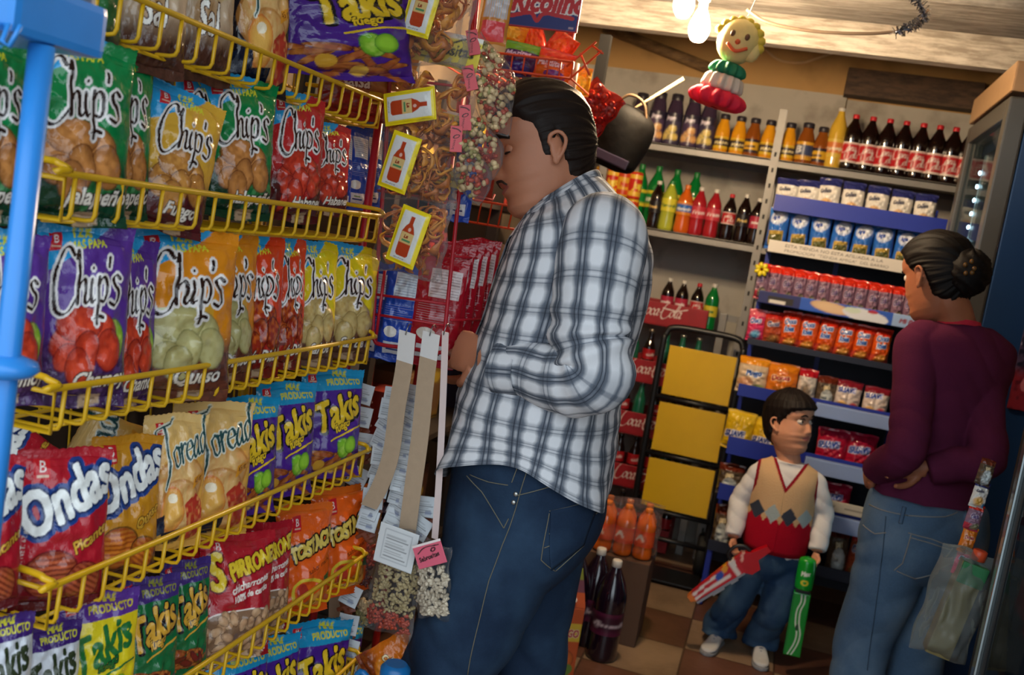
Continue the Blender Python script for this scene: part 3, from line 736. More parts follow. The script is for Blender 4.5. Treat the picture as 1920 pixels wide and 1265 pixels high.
row(2, [
 ('chips_purple', (-90, 430, 90, 765), 28, -.01, 'purple bag behind the blue pole on the third tier'),
 ('chips_purple', (60, 415, 245, 765), 33, .01, 'big purple bag at the near end of the third tier'),
 ('chips_purple', (180, 445, 292, 770), 24, -.02, 'narrow purple bag between the big purple one and the orange one on the third tier'),
 ('chips_orange', (236, 425, 442, 755), 34, .005, 'front orange cheese bag on the third tier'),
 ('chips_orange', (360, 432, 480, 720), 26, -.015, 'orange bag half hidden behind the front orange one on the third tier'),
 ('chips_flame', (418, 438, 530, 710), 28, -.005, 'front flame red bag on the third tier'),
 ('chips_flame', (500, 445, 570, 695), 24, -.015, 'flame red bag pressed behind its twin on the third tier'),
 ('chips_yellow', (535, 450, 630, 690), 26, -.01, 'yellow bag behind the last one on the third tier'),
 ('chips_yellow', (585, 455, 705, 675), 30, .0, 'yellow bag at the far end of the third tier', dict(roll=4)),
], 'snack bags on the third tier')
row(3, [
 ('onda_red', (-120, 855, 45, 1150), 28, -.01, 'red bag at the picture edge on the fourth tier'),
 ('onda_gold', (165, 815, 300, 1085), 28, -.02, 'gold ridged crisp bag on the fourth tier'),
 ('onda_red', (25, 840, 205, 1140), 33, .01, 'big red ridged crisp bag at the near end of the fourth tier'),
 ('torea', (262, 775, 385, 1030), 30, .0, 'cream bag beside the gold one on the fourth tier'),
 ('torea', (318, 752, 472, 1010), 30, -.012, 'cream bag next to the purple ones on the fourth tier'),
 ('takis_purple', (405, 742, 520, 965), 28, -.005, 'purple bag nearest the cream ones on the fourth tier'),
 ('takis_purple', (475, 715, 590, 930), 28, -.005, 'middle purple bag on the fourth tier'),
 ('takis_purple', (560, 690, 678, 895), 32, .0, 'purple bag at the far end of the fourth tier'),
 ('onda_red', (-60, 800, 130, 990), 38, -.10, 'red bag lying slumped behind the others on the fourth tier', dict(roll=-58, tilt=-30)),
 ('torea', (120, 790, 330, 1000), 30, -.10, 'gold backed bag lying behind the gold ridged one on the fourth tier', dict(roll=-70, tilt=-25)),
], 'snack bags on the fourth tier')
row(4, [
 ('takis_white', (-70, 1155, 62, 1400), 28, .0, 'white bag at the bottom left corner of the photo'),
 ('takis_white', (22, 1170, 150, 1400), 28, -.01, 'white bag with dark lettering beside the yellow one on the fifth tier'),
 ('takis_yellow', (100, 1110, 258, 1360), 31, .0, 'yellow bag with a purple top on the fifth tier'),
 ('takis_green', (215, 1082, 335, 1310), 28, -.01, 'front green bag on the fifth tier'),
 ('takis_green', (295, 1050, 392, 1265), 26, -.015, 'green bag behind its twin on the fifth tier'),
 ('spirr', (335, 1028, 430, 1255), 24, -.03, 'red crackling bag mostly hidden on the fifth tier'),
 ('spirr', (368, 1000, 512, 1235), 32, .0, 'front red crackling bag on the fifth tier'),
 ('spirr', (446, 980, 545, 1190), 28, -.015, 'red crackling bag beside the orange bags on the fifth tier'),
 ('tosta', (512, 945, 620, 1150), 30, -.008, 'orange bag next to the red ones on the fifth tier'),
 ('tosta', (583, 912, 692, 1115), 34, .0, 'orange bag at the far end of the fifth tier', dict(roll=-4)),
], 'snack bags on the fifth tier')
row(5, [
 ('takis_purple', (380, 1215, 500, 1430), 28, -.01, 'purple bag nearest the street on the bottom tier in view'),
 ('takis_purple', (445, 1195, 560, 1400), 28, -.01, 'purple bag in the middle of the bottom tier in view'),
 ('takis_purple', (520, 1165, 650, 1380), 32, .0, 'purple bag with clear lettering on the bottom tier in view', dict(roll=6)),
 ('takis_purple', (585, 1160, 670, 1370), 20, .01, 'purple bag turned sideways at the far end of the bottom tier in view', dict(roll=14)),
], 'snack bags on the bottom tier')
# ------------------------------------------------------------------ blue stand in the near left corner
BLU = M('blue_plastic', '2f86d8', 0.3, 0, 0.1, 20)
p0, p1 = onY(75, 84, .78), onY(0, 800, .78)
st = thing('blue_stand', 'blue plastic stand pole at the left edge of the photo', 'stand', (p1.x, .78, 0))
bx_, by_ = p1.x, .78
def bs(mb, nm, mt=BLU): return mb.build(nm, mt, st, loc=(-bx_, -by_, 0))
bs(MB().lathe([(.0115, 0), (.0115, 1.13), (.0115, 1.135), (.0115, p0.z)], (bx_, by_, 0), 16), 'pole')
bs(MB().lathe([(.004, -.012), (.024, -.006), (.03, 0), (.027, .007), (.012, .013)], (bx_, by_, onY(5, 688, .78).z), 20), 'collar')
tb = MB(); zt = p0.z - .004
tb.box((bx_ - .045, by_ + .01, zt + .03), (.115, .12, .05), bev=.008)
tb.box((bx_ - .045, by_ + .01, zt + .09), (.10, .10, .10), 1, bev=.008)
for k in range(6): tb.tube([(bx_ - .10 + .022 * k, by_ - .052, zt + .012), (bx_ - .10 + .022 * k, by_ - .058, zt - .004), (bx_ - .092 + .022 * k, by_ - .058, zt - .008), (bx_ - .088 + .022 * k, by_ - .052, zt + .012)], .0022, 6)
bs(tb, 'bracket', [BLU, M('blue_grey_box', '3a5578', 0.5)])
bs(MB().lathe([(.13, 0), (.13, .02), (.05, .035), (.012, .06)], (bx_, by_, 0), 24), 'base')
# ------------------------------------------------------------------ red wire hanging rack at the far end of the yellow one
RED = M('red_enamel', 'b0182a', 0.35, 0, 0.1, 30)
rr_ = thing('hanging_rack', 'red wire rack hung with clear snack bags beside the man', 'display rack', (-.72, 1.9, 0))
def rb(mb, nm, mt=RED): return mb.build(nm, mt, rr_, loc=(.72, -1.9, 0))
Yr = 1.885
A = lambda x, y, Y=Yr: onY(x, y, Y)
tl, bl, br, tr = A(742, -60), A(700, 600), A(834, 620), A(900, -60)
rb(MB().tube(catmull([tl, A(722, 300), bl, A(702, 636), A(716, 646), A(770, 653), A(822, 661), A(836, 650), br, A(866, 310), tr], 6), .0042, 8), 'outer_frame')
for (a, b) in (((735, 147), (885, 165)), ((708, 357), (862, 380)), ((700, 440), (852, 456)), ((696, 588), (836, 610)), ((706, 552), (840, 570))):
    rb(MB().tube([A(*a), A(*b)], .0028, 6), 'cross_wire')
rb(MB().tube([A(722, 506), A(704, 640)], .0035, 6), 'side_wire')
for k in range(5):
    mb = MB(); a = A(845 + 4 * k, 600 - 120 * k); mb.tube([a, a + Vector((.03, .16, .0)), a + Vector((.03, .17, .012))], .0025, 6); rb(mb, 'hook')
rb(MB().tube([tl + Vector((0, .012, .1)), (tl.x + .03, 1.91, 0)], .009, 8).tube([(tl.x + .03, 1.91, .01), (tl.x + .2, 1.95, .01)], .009, 8), 'post')
def cookies(i, key, box, Y, label, roll=0):
    bag_px(key, box, -.7, 80, label, 'cookie packs hung on the red rack', cat='cookie pack', name='cookie_pack', tilt=-2, roll=roll, Y=Y)
cookies(0, 'cookie_blue', (676, 490, 724, 672), 1.955, 'blue cookie pack furthest left behind the red wires')
cookies(1, 'cookie_blue', (716, 488, 782, 680), 1.925, 'blue cookie pack with white panel behind the red wires')
cookies(2, 'cookie_red', (772, 478, 866, 690), 1.935, 'red cookie pack with white circle behind the hang strips')
for k in range(4):
    cookies(3 + k, 'cookie_red', (806 + 19 * k, 455 - 3 * k, 876 + 16 * k, 682 - 7 * k), 1.955 + .026 * k, ['red cookie pack just right of the red post', 'second red cookie pack right of the red post', 'third red cookie pack right of the red post', 'red cookie pack nearest the man of the hanging row'][k])
bag_px('cookie_blue', (846, 250, 893, 420), 0, 80, 'blue cookie pack hanging behind the yellow header card', 'cookie packs hung on the red rack', cat='cookie pack', name='cookie_pack', Y=1.93)

CLEAR = film('cellophane', (0.97, 0.96, 0.95), 0.93, 0.08, 0.6, 30)
FRY = M('fried_curl', 'e0942f', 0.35, 0, 0.35, 90, 0.3, 120); FRY2 = M('fried_curl_dark', 'c06f2c', 0.35, 0, 0.35, 90, 0.3, 120)
def pouch(W_, H_, T_, seed, taper=0, n=36):
    u, v = np.meshgrid(np.linspace(-1, 1, n), np.linspace(-1, 1, n))
    f = (np.clip(1 - np.abs(u) ** 2.2, 0, 1) ** .6) * (np.clip(1 - np.abs(v) ** 3, 0, 1) ** .6)
    z = T_ * .5 * f * (1 - .35 * v) + (vnoise(u * 4 + seed, v * 4 + seed, seed) - .5) * T_ * .35 * np.clip(f * 1.5, 0, 1)
    wd = 1 - .05 * f - taper * np.clip(-v * .5 + .5, 0, 1)
    x = u * W_ / 2 * wd + .003 * np.sin(v * 7 + seed); y = v * H_ / 2 + .004 * np.sin(u * 4 + seed)
    V = np.concatenate([np.stack([x.ravel(), -z.ravel(), y.ravel()], 1), np.stack([x.ravel(), z.ravel() * .7 + 1e-4, y.ravel()], 1)])
    ii = np.arange(n * n).reshape(n, n)
    q = np.stack([ii[:-1, :-1], ii[:-1, 1:], ii[1:, 1:], ii[1:, :-1]], -1).reshape(-1, 4)
    return V, np.concatenate([q, q[:, ::-1] + n * n])
def flat_print(name, art, W_, H_, mt, nx=64, puff=.0, bend=0.0, thick=.0015):
    ny = max(4, int(nx * H_ / W_))
    u, v = np.meshgrid(np.linspace(-1, 1, nx), np.linspace(-1, 1, ny))
    z = puff * (np.clip(1 - (np.abs(u) / .9) ** 4, 0, 1) * np.clip(1 - (np.abs(v) / .92) ** 4, 0, 1)) ** .6 + bend * (1 - u * u)
    V1 = np.stack([(u * W_ / 2).ravel(), (-z - thick / 2).ravel(), (v * H_ / 2).ravel()], 1)
    V2 = np.stack([(u * W_ / 2).ravel(), (-bend * (1 - u * u) + puff * .3 * (1 - u ** 4) * (1 - v ** 4) + thick / 2).ravel(), (v * H_ / 2).ravel()], 1)
    ii = np.arange(nx * ny).reshape(ny, nx); N = nx * ny
    q = np.stack([ii[:-1, :-1], ii[:-1, 1:], ii[1:, 1:], ii[1:, :-1]], -1).reshape(-1, 4)
    q2 = q[:, ::-1] + N
    rim = list(ii[0, :]) + list(ii[1:, -1]) + list(ii[-1, -2::-1]) + list(ii[-2:0, 0])
    side = [(rim[(k + 1) % len(rim)], rim[k], rim[k] + N, rim[(k + 1) % len(rim)] + N) for k in range(len(rim))]
    c = art.grid(nx, ny).reshape(-1, 3)
    return mesh_from(name, np.concatenate([V1, V2]), q.tolist() + q2.tolist() + side, mt, art=np.concatenate([c, c * .75]))
CARD = printed('printed_card', 0.55, 0.05, 60)
sa = Art(1.75, 160, 'efd51c'); sa.rect(.13, .13, .87, 1.62, 'dcdcd8')
sa.poly([(.28, .32), (.34, .26), (.66, .26), (.72, .32), (.72, 1.0), (.64, 1.18), (.57, 1.28), (.57, 1.50), (.43, 1.50), (.43, 1.28), (.36, 1.18), (.28, 1.0)], 'b5401f')
sa.rect(.29, .66, .71, 1.0, 'd9b878'); sa.text('La', .40, .82, .16, '8a2018', .1, .2, bold=.006); sa.rect(.36, .72, .66, .78, '4f8a5c'); sa.ell(.52, 1.1, .05, .06, 'e0b0a0')
sa.text('salsa picante', .25, .17, .075, '4a5560', 0, 0)
SACHET = flat_print('sauce_sachet', sa, .062, .1085, printed('sachet_film', 0.18, 0.25, 60), 56, .006)
ha = Art(.42, 200, 'ecd94a'); ha.rect(0, .36, 1, .42, 'f2efe4'); ha.text('Sabrositas', .14, .13, .2, '2a2a20', .03, .1, .95, bold=.006); ha.put(ha.stroke([(.6, .3), (.8, .38), (.95, .3), (.9, .2)], .012), '2a2a20'); ha.rect(.16, .06, .5, .075, '55553a')
HEADER = flat_print('header_card', ha, .15, .063, CARD, 70, 0, .004)
def chicharron_bag(box, sbox, srot, label, Y, seed, shape='ring'):
    l, tp, r, bt = box; c = onY((l + r) / 2, (tp + bt) / 2, Y); k = (onY(r, (tp + bt) / 2, Y) - onY(l, (tp + bt) / 2, Y)).length; h = (onY(l, tp, Y) - onY(l, bt, Y)).length
    t_ = thing('fried_snack_bag', label, 'snack bag', c, (0, 0, -.12), 'clear bags of fried snack with a sauce sachet')
    V, F = pouch(k, h, .06, seed)
    link('clear_bag', mesh_from('clear_bag', V, F.tolist(), CLEAR), t_)
    rs = random.Random(seed); mb = MB()
    for i in range(40):
        cx, cz, cy = rs.uniform(-.34, .34) * k, rs.uniform(-.40, .28) * h, rs.uniform(-.016, .012)
        R_ = rs.uniform(.014, .027); a0 = rs.uniform(0, 6.28); L_ = rs.uniform(2.2, 5.5); tx, tz = rs.uniform(-.9, .9), rs.uniform(-.9, .9)
        w_ = rs.uniform(.003, .010); E_ = Euler((tx, rs.uniform(-.5, .5), tz)).to_matrix(); pts = []
        Vv = []; n_ = 14
        for j in range(n_):
            a = a0 + L_ * j / (n_ - 1); rr2 = R_ * (1 + .12 * math.sin(3 * a))
            for sgn in (-1, 1):
                for dr in (-.0012, .0012):
                    p = E_ @ Vector(((rr2 + dr) * math.cos(a), sgn * w_ * (1 + .3 * math.sin(4 * a)) + .004 * math.sin(2 * a), (rr2 + dr) * math.sin(a)))
                    Vv.append(Vector((max(-.42 * k, min(.42 * k, p.x + cx)), max(-.024, min(.02, (p.y * .6 + cy))), max(-.46 * h, min(.42 * h, p.z + cz)))))
        Ff = []
        for j in range(n_ - 1):
            b0, b1 = j * 4, j * 4 + 4
            for q in ((0, 1, 3, 2),):
                pass
            Ff += [(b0, b1, b1 + 2, b0 + 2), (b0 + 1, b0 + 3, b1 + 3, b1 + 1), (b0, b0 + 1, b1 + 1, b1), (b0 + 2, b1 + 2, b1 + 3, b0 + 3)]
        mb.add(Vv, Ff, i % 2)
    mb.build('fried_curls', [FRY, FRY2], t_)
    sc = onY((sbox[0] + sbox[2]) / 2, (sbox[1] + sbox[3]) / 2, Y)
    s_ = link('sauce_sachet', SACHET, t_); s_.location = Vector((sc.x - c.x, -.034, sc.z - c.z)); s_.rotation_euler = (0, srot, 0)
    return t_
def hdr(x, y, Y, rot, label, sc=1.0):
    o = link('header_card', HEADER, None, onY(x, y, Y), (0, rot, -.12)); o.scale = (sc, sc, sc)
    tag(o, label, 'header card')
chicharron_bag((735, -70, 892, 122), (772, -30, 842, 72), .16, 'clear bag of fried curls topmost of the hanging column', 1.80, 31)
chicharron_bag((716, 118, 892, 272), (728, 165, 838, 245), 1.33, 'clear bag of fried curls with its sauce sachet lying sideways', 1.815, 32)
chicharron_bag((706, 250, 868, 378), (728, 266, 800, 350), .18, 'clear bag of yellow fried curls below the sideways sachet', 1.80, 33)
chicharron_bag((702, 366, 842, 516), (742, 384, 822, 508), .20, 'clear bag of fried curls lowest of the hanging column', 1.785, 34)
hdr(835, 92, 1.83, .10, 'yellow header card with black lettering under the topmost fried snack bag')
hdr(852, 228, 1.85, .10, 'yellow header card peeking out beside the sideways sauce sachet', .55)
hdr(842, 332, 1.85, .10, 'yellow header card beside the peanut cones, above the lowest fried snack bag', .55)
# long stick snacks behind the top of the column
for k, (x, y) in enumerate(((752, 90), (768, 110), (705, 120))):
    a = Art(3.2, 80, 'd8a038'); a.rect(.1, 1.4, .9, 2.2, 'dfe2e6'); a.text('BOTANA', .3, .4, .5, '3a2018', 1.5, 0); a.rect(.05, 2.6, .95, 3.2, 'c85028')
    design('stick%d' % k, a, 60 + k, .05, .16, .02, nx=36)
    bag_px('stick%d' % k, (x - 22, y - 90, x + 22, y + 70), 0, 78, ['slim yellow snack stick pack behind the red wires', 'slim yellow snack pack next to the header card', 'slim clear snack pack just left of the red post'][k], 'slim packs behind the fried snack bags', roll=8, Y=1.90 + .012 * k)
# peanut cones
NUT = [M('peanut', 'd8bb8c', 0.45, 0, 0.2, 60), M('chili_nut', 'b5442a', 0.4, 0, 0.25, 60), M('green_seed', 'a0965a', 0.5, 0, 0.2, 60)]
pa = Art(2.2, 70, 'dc5a62'); pa.ell(.5, 1.3, .3, .16, '2a1418', .4); pa.ell(.52, 1.3, .2, .09, 'dc5a62', .4); pa.put(pa.stroke([(.15, 2.0), (.6, 1.9), (.85, 1.7)], .05), '2a1418'); pa.text('botana', .3, .2, .3, '2a1418', 1.4)
PCARD = flat_print('header_card', pa, .022, .048, CARD, 24)
def cone_bag(tip, top, wpx, label, Y, seed):
    a, b = onY(*top, Y), onY(*tip, Y); L_ = (a - b).length; w = wpx / FPX * Y * 1.03
    ax = (b - a).normalized(); ang = math.atan2(ax.x, -ax.z)
    t_ = thing('peanut_cone', label, 'snack bag', a, (0, -ang, 0), 'twisted cones of peanuts beside the man\'s face')
    prof = [(.25, 0), (.32, -.12), (.62, -.3), (.95, -.52), (1.0, -.66), (.72, -.82), (.34, -.94), (.05, -1.0)]
    n = 18; V = []; F = []; pr = catmull(prof, 4); rs = random.Random(seed)
    for i, (r, z) in enumerate(pr):
        for j in range(n):
            w_ = 2 * PI * j / n; q = r * w / 2 * (1 + .14 * math.sin(3 * w_ + seed + z * 6) * (1 if z < -.8 else .5))
            V.append((q * math.cos(w_), q * math.sin(w_) * .55, z * L_))
    for i in range(len(pr) - 1):
        for j in range(n): F.append((i * n + j, (i + 1) * n + j, (i + 1) * n + (j + 1) % n, i * n + (j + 1) % n))
    link('clear_cone', mesh_from('clear_cone', V, F, CLEAR), t_)
    mb = MB()
    for i in range(95):
        z = -rs.uniform(.14, .86); r = float(np.interp(-z, [-p[1] for p in prof], [p[0] for p in prof])) * w / 2 * .84
        a_ = rs.uniform(0, 6.28); q = r * math.sqrt(rs.uniform(.25, 1)); k = 1 if (-.72 < z < -.5) ^ (rs.random() < .25) else (0 if rs.random() < .75 else 2)
        if -z < .4 and rs.random() < .5: k = 2
        mb.ball((q * math.cos(a_), q * math.sin(a_) * .5, z * L_), ((.0068, .0052, .0088) if k == 0 else (.0048, .004, .0075)), 7, k, (rs.uniform(0, 3), rs.uniform(0, 3), 0))
    o = mb.build('nuts', NUT, t_); o['kind'] = 'stuff'
    link('header_card', PCARD, t_, (-.004 - w * .12, -.012, -.1 * L_), (0, .25, .3))
cone_bag((958, 208), (895, 62), 66, 'highest cone of peanuts, next to the man\'s forehead', 1.83, 41)
cone_bag((953, 255), (888, 130), 62, 'second cone of peanuts from the top', 1.81, 42)
cone_bag((922, 338), (884, 205), 74, 'third cone of peanuts from the top, over the man\'s eye', 1.80, 43)
cone_bag((898, 384), (868, 245), 72, 'lowest cone of peanuts, in front of the man\'s mouth', 1.775, 44)
a = Art(2.0, 80, 'c87f38'); a.rect(.1, .1, .9, .7, 'd94a50'); a.rect(.1, .8, .9, 1.5, 'b8bcc8'); a.rect(0, 1.6, 1, 2.0, 'c8352a')
for k in range(12): a.rect(.04 + .08 * k, .8, .07 + .08 * k, 2.0, 'e0a038', .6)
design('sticks', a, 66, .06, .12, .02, nx=40)
bag_px('sticks', (902, -40, 958, 90), 0, 80, 'red and silver pack of sticks above the peanut cones', 'slim packs behind the fried snack bags', Y=1.86)
# cardboard hang strips
def ribbon(pts, wpx, Y, mats, split=None, yo=0):
    P = catmull([onY(x, y, Y) for x, y in pts], 6); mb = MB(); w = wpx / FPX * Y / 2
    for i in range(len(P) - 1):
        V = []
        for p in (P[i], P[i + 1]):
            for sx in (-1, 1):
                for dy in (0, .0012): V.append((p[0] + sx * w, p[1] + dy, p[2] - sx * w * .1))
        mb.add(V, [(0, 2, 6, 4), (1, 5, 7, 3), (0, 4, 5, 1), (2, 3, 7, 6), (0, 1, 3, 2), (4, 6, 7, 5)], 1 if split and i < split else 0, False)
    return mb
KR = M('kraft_card', 'b39a80', 0.8, 0, 0.08, 60, 0.05, 200); WC = M('white_card', 'dcd8d6', 0.7, 0, 0.04, 40); PK = M('pale_pink_card', 'd9c4c0', 0.7, 0, 0.05, 40)
for pts, w, Y, mts, sp, lb in (
    ([(764, 622), (757, 690), (745, 760), (733, 850), (713, 910), (691, 950)], 36, 1.815, [KR, WC], 5, 'curved kraft strip with a white top hanging from the red rack'),
    ([(809, 624), (797, 720), (787, 820), (772, 930), (762, 1008)], 37, 1.815, [KR, WC], 3, 'straight wide kraft strip in the middle hanging from the red rack'),
    ([(835, 622), (830, 760), (823, 900), (815, 1010)], 14, 1.81, [PK], None, 'narrow pinkish strip hanging nearest the man'),
    ([(664, 668), (650, 780), (632, 950), (626, 1180)], 26, 1.93, [KR], None, 'dark kraft strip hanging just behind the yellow rack end')):
    t_ = thing('hang_strip', lb, 'hang strip', onY(*pts[0], Y)); o = ribbon(pts, w, Y, mts, sp).build('strip', mts, t_); o.location = -t_.location
    hk = onY(*pts[0], Y); MB().tube([(-.002, -.002, -.006), (0, -.005, .004), (0, .001, .014), (0, .012, .016), (0, .02, .01)], .0012, 5).build('wire_hook', M('wire_steel', '9a9a9a', .3, 1), t_)
# chains of tiny packets with white cards
ca = Art(1.0, 60, 'd3d9df'); 
for k in range(6): ca.rect(.1, .2 + .1 * k, .85 - .1 * (k % 3), .23 + .1 * k, '4a5058', .7)
ca.rect(.5, .12, .8, .3, '7a86a8', .7)
PCK = flat_print('paper_card', ca, .042, .042, CARD, 24, 0, .003)
SPC = M('spice_brown', '7a3a22', 0.5, 0, 0.4, 120)
V, F = pouch(.036, .03, .007, 3, 0, 12)
PFM = mesh_from('packet', V, F.tolist(), SPC)
def chain(path, n, Y, group, where, alt=0, c0=0):
    P = catmull(path, 12); tot = len(P) - 1
    for i in range(n):
        q = P[int(tot * i / (n - 1))]; sx = (alt if i % 2 else -alt)
        rs = random.Random(i * 7 + n)
        pos = onY(q[0] + sx + rs.uniform(-4, 4), q[1], Y - .006 * i * (11 / n) + rs.uniform(0, .002))
        t_ = thing('spice_packet', '%s small white-carded packet from the top of %s' % (ORD[i] if i < 14 else 'low', where), 'spice packet', pos, (rs.uniform(-.35, -.15), rs.uniform(-.1, .25), rs.uniform(-.4, .3)), group)
        link('paper_card', PCK, t_); link('packet', PFM, t_, (0, .012, -.026))
chain([(682, 738), (680, 830), (668, 960), (662, 1060), (656, 1170), (648, 1262)], 11, 1.915, 'packets on the left chain', 'the chain beside the yellow rack end')
chain([(738, 745), (722, 800), (712, 870), (702, 930), (692, 975)], 10, 1.885, 'packets on the middle chain', 'the chain left of the curved kraft strip')
chain([(772, 740), (762, 810), (752, 890), (742, 960), (735, 1010)], 12, 1.88, 'packets on the right chain', 'the chain between the two kraft strips')
chain([(795, 950), (790, 990)], 2, 1.86, 'packets behind the wide strip', 'the pair behind the wide kraft strip')
# bags of seeds at the bottom of the strips
def seed_bag(box, Y, label, mats, split, card=None, rot=0, seed=0, n=420, sz=(.0042, .003, .0065)):
    l, tp, r, bt = box; c = onY((l + r) / 2, (tp + bt) / 2, Y); k = (onY(r, tp, Y) - onY(l, tp, Y)).length; h = (onY(l, tp, Y) - onY(l, bt, Y)).length
    t_ = thing('seed_bag', label, 'snack bag', c, (0, rot, -.1)); V, F = pouch(k, h, .035, seed, .1)
    link('clear_bag', mesh_from('clear_bag', V, F.tolist(), CLEAR), t_); mb = MB(); rs = random.Random(seed)
    for i in range(n):
        z = rs.uniform(-.44, .22) * h; x = rs.uniform(-.40, .40) * k; y = -.012 * (1 - (x / (.45 * k)) ** 2) * rs.uniform(.2, 1.1)
        mb.ball((x, y, z), sz, 6, 0 if z > split * h + rs.uniform(-.03, .03) * h else 1, (rs.uniform(0, 3), rs.uniform(0, 3), rs.uniform(0, 3)))
    o = mb.build('seeds', mats, t_); o['kind'] = 'stuff'
    if card: link('header_card', card[0], t_, (card[1] * k, -.02, card[2] * h), (0, card[3], 0))
ca2 = Art(.95, 90, 'dfe3e6'); ca2.rect(.14, .12, .86, .85, '8a929a'); ca2.rect(.16, .14, .84, .83, 'dfe3e6')
for k in range(8): ca2.rect(.2, .2 + .07 * k, .78 - .07 * (k % 3), .22 + .07 * k, '4a5058', .75)
SC1 = flat_print('header_card', ca2, .085, .08, CARD, 40)
pk = Art(.78, 140, 'e0647c'); pk.rect(0, .70, 1, .78, 'f0e4e2'); pk.put(pk.stroke([(.12, .48), (.4, .62), (.9, .60)], .018), '2a1418'); pk.text('Sabrositas', .10, .2, .2, '2a1418', .1, .1, .9, bold=.006); pk.ell(.66, .5, .1, .07, '2a1418', .4); pk.ell(.66, .5, .05, .03, 'e0647c', .4)
SC2 = flat_print('header_card', pk, .062, .046, CARD, 50)
seed_bag((694, 990, 796, 1192), 1.80, 'clear bag of seeds and red bits under the kraft strips', [M('pumpkin_seed', 'b5a274', 0.5, 0, 0.3, 80), NUT[1]], -.26, (SC1, -.08, .34, .0), .06, 51)
seed_bag((778, 1020, 846, 1158), 1.77, 'bag of white sunflower seeds with a pink header card', [M('white_seed', 'cdbfa8', 0.5, 0, 0.2, 80), NUT[0]], -.6, (SC2, .02, .40, -.35), -.16, 52, 170, (.005, .0035, .009))
seed_bag((676, 985, 706, 1100), 1.90, 'small bag of red candied nuts left of the seed bag', [NUT[1], M('dark_nut', '5a2018', .4)], -.1, None, 0, 53, 90)
seed_bag((668, 1105, 706, 1172), 1.90, 'small bag of pale seeds below the red candied nuts', [NUT[0], NUT[2]], -.1, None, 0, 54, 80)
# orange bag and blue jug standing below
a = plain_art('d8701a', [('chile', .2, .6, .3, 'f0d8a0', .1, '7a2a10')], '8a3a10', [(.5, .6, .3, .3, 'e8902a')])
design('orange_low', a, 71)
bag_px('orange_low', (690, 1190, 790, 1300), 0, 80, 'orange bag lying just above the blue jug', 'bags below the seed bag', Y=1.84, roll=50)
jp = onY(742, 1252, 1.68)
jt = thing('blue_jug', 'blue plastic jug with a handle at the bottom edge of the photo', 'jug', (jp.x, 1.68, .30))
JB = M('jug_blue', '1668a8', 0.3, 0, 0.1, 20)
jz = jp.z - .30
MB().lathe([(.05, 0), (.055, .01), (.055, jz * .55), (.035, jz * .75), (.024, jz * .8), (.024, jz * .88)], (0, 0, 0), 24).build('jug_body', JB, jt)
MB().lathe([(.028, jz * .86), (.028, jz), (.02, jz * 1.03)], (0, 0, 0), 20).build('cap', JB, jt)
MB().tube(catmull([(-.02, -.02, jz * .84), (-.06, -.02, jz * .95), (-.07, -.02, jz * .75), (-.054, 0, jz * .5)], 5), .006, 8).build('handle', JB, jt)
o = MB().box((jp.x, 1.68, .15), (.16, .16, .018), bev=.003).box((jp.x, 1.68, .29), (.16, .16, .018), bev=.003)
for sx in (-1, 1):
    for sy in (-1, 1): o.box((jp.x + sx * .068, 1.68 + sy * .068, .15), (.022, .022, .30))
tag(o.build('low_stool', M('raw_wood', '9a7a52', 0.7, 0, 0.2, 30)), 'small wooden stool under the blue jug, below the picture edge', 'stool')
# ------------------------------------------------------------------ steel shelving along the back wall
STEEL = M('grey_shelf_steel', '8d8a86', 0.45, 0.2, 0.12, 20, 0.05, 60)
YS = 4.66
sh = thing('wall_shelving', 'grey steel shelving of two shelves with slotted posts on the back wall', 'shelving', (0, YS, 0))
def sb(mb, nm, mt=STEEL): return mb.build(nm, mt, sh, loc=(0, -YS, 0))
for z in (1.925, 1.535):
    sb(MB().box(((-.92 + .86) / 2, YS + .20, z), (1.78, .40, .006)).box((-.03, YS + .002, z - .012), (1.78, .004, .034), bev=.001).box((-.03, YS + .398, z - .012), (1.78, .004, .034)), 'shelf_board')
for x in (-.905, -.145, .85):
    mb = MB().box((x, YS - .004, 1.1), (.034, .005, 2.10 if x > -.2 and x < 0 else 1.96)).box((x + .016, YS + .012, 1.1), (.004, .034, 2.10 if x > -.2 and x < 0 else 1.96))
    sb(mb, 'post')
    mb = MB()
    for k in range(26): mb.box((x, YS - .0072, .2 + .07 * k), (.009, .0015, .02))
    sb(mb, 'slots', M('slot_dark', '2a2826', 0.8)); 
    sb(MB().box((x, YS + .39, 1.0), (.034, .005, 2.0)), 'rear_post')
for o in sh.children:
    if o.name.startswith('slots'): o['kind'] = 'stuff'
PLAS = {}
def liquid(name, col, rough=0.08): return M(name, col, rough, 0, 0.05, 5, 0, None, 0.6, 0.6)
def bottle_meshes(kind, prof_body, prof_cap, mat, capmat, label=None, lab_r=None, lab_z=None, n=24):
    out = [('bottle_body', MB().lathe(catmull(prof_body, 3), n=n).mesh(kind + '_body', mat)), ('cap', MB().lathe(prof_cap, n=16).mesh(kind + '_cap', capmat))]
    if label:
        nx, ny = 48, max(6, int(48 * (lab_z[1] - lab_z[0]) / (2 * PI * lab_r))); G = label.grid(nx, ny); V = []; C = []
        for j in range(ny):
            for i in range(nx):
                w = -PI / 2 + 2 * PI * (i / (nx - 1) - .5); V.append((lab_r * math.cos(w), lab_r * math.sin(w), lab_z[0] + (lab_z[1] - lab_z[0]) * j / (ny - 1))); C.append(G[j, i])
        F = [(j * nx + i, j * nx + i + 1, (j + 1) * nx + i + 1, (j + 1) * nx + i) for j in range(ny - 1) for i in range(nx - 1)]
        out.append(('label', mesh_from(kind + '_label', V, F, printed('bottle_label', 0.35, 0.03, 60), art=np.array(C))))
    return out
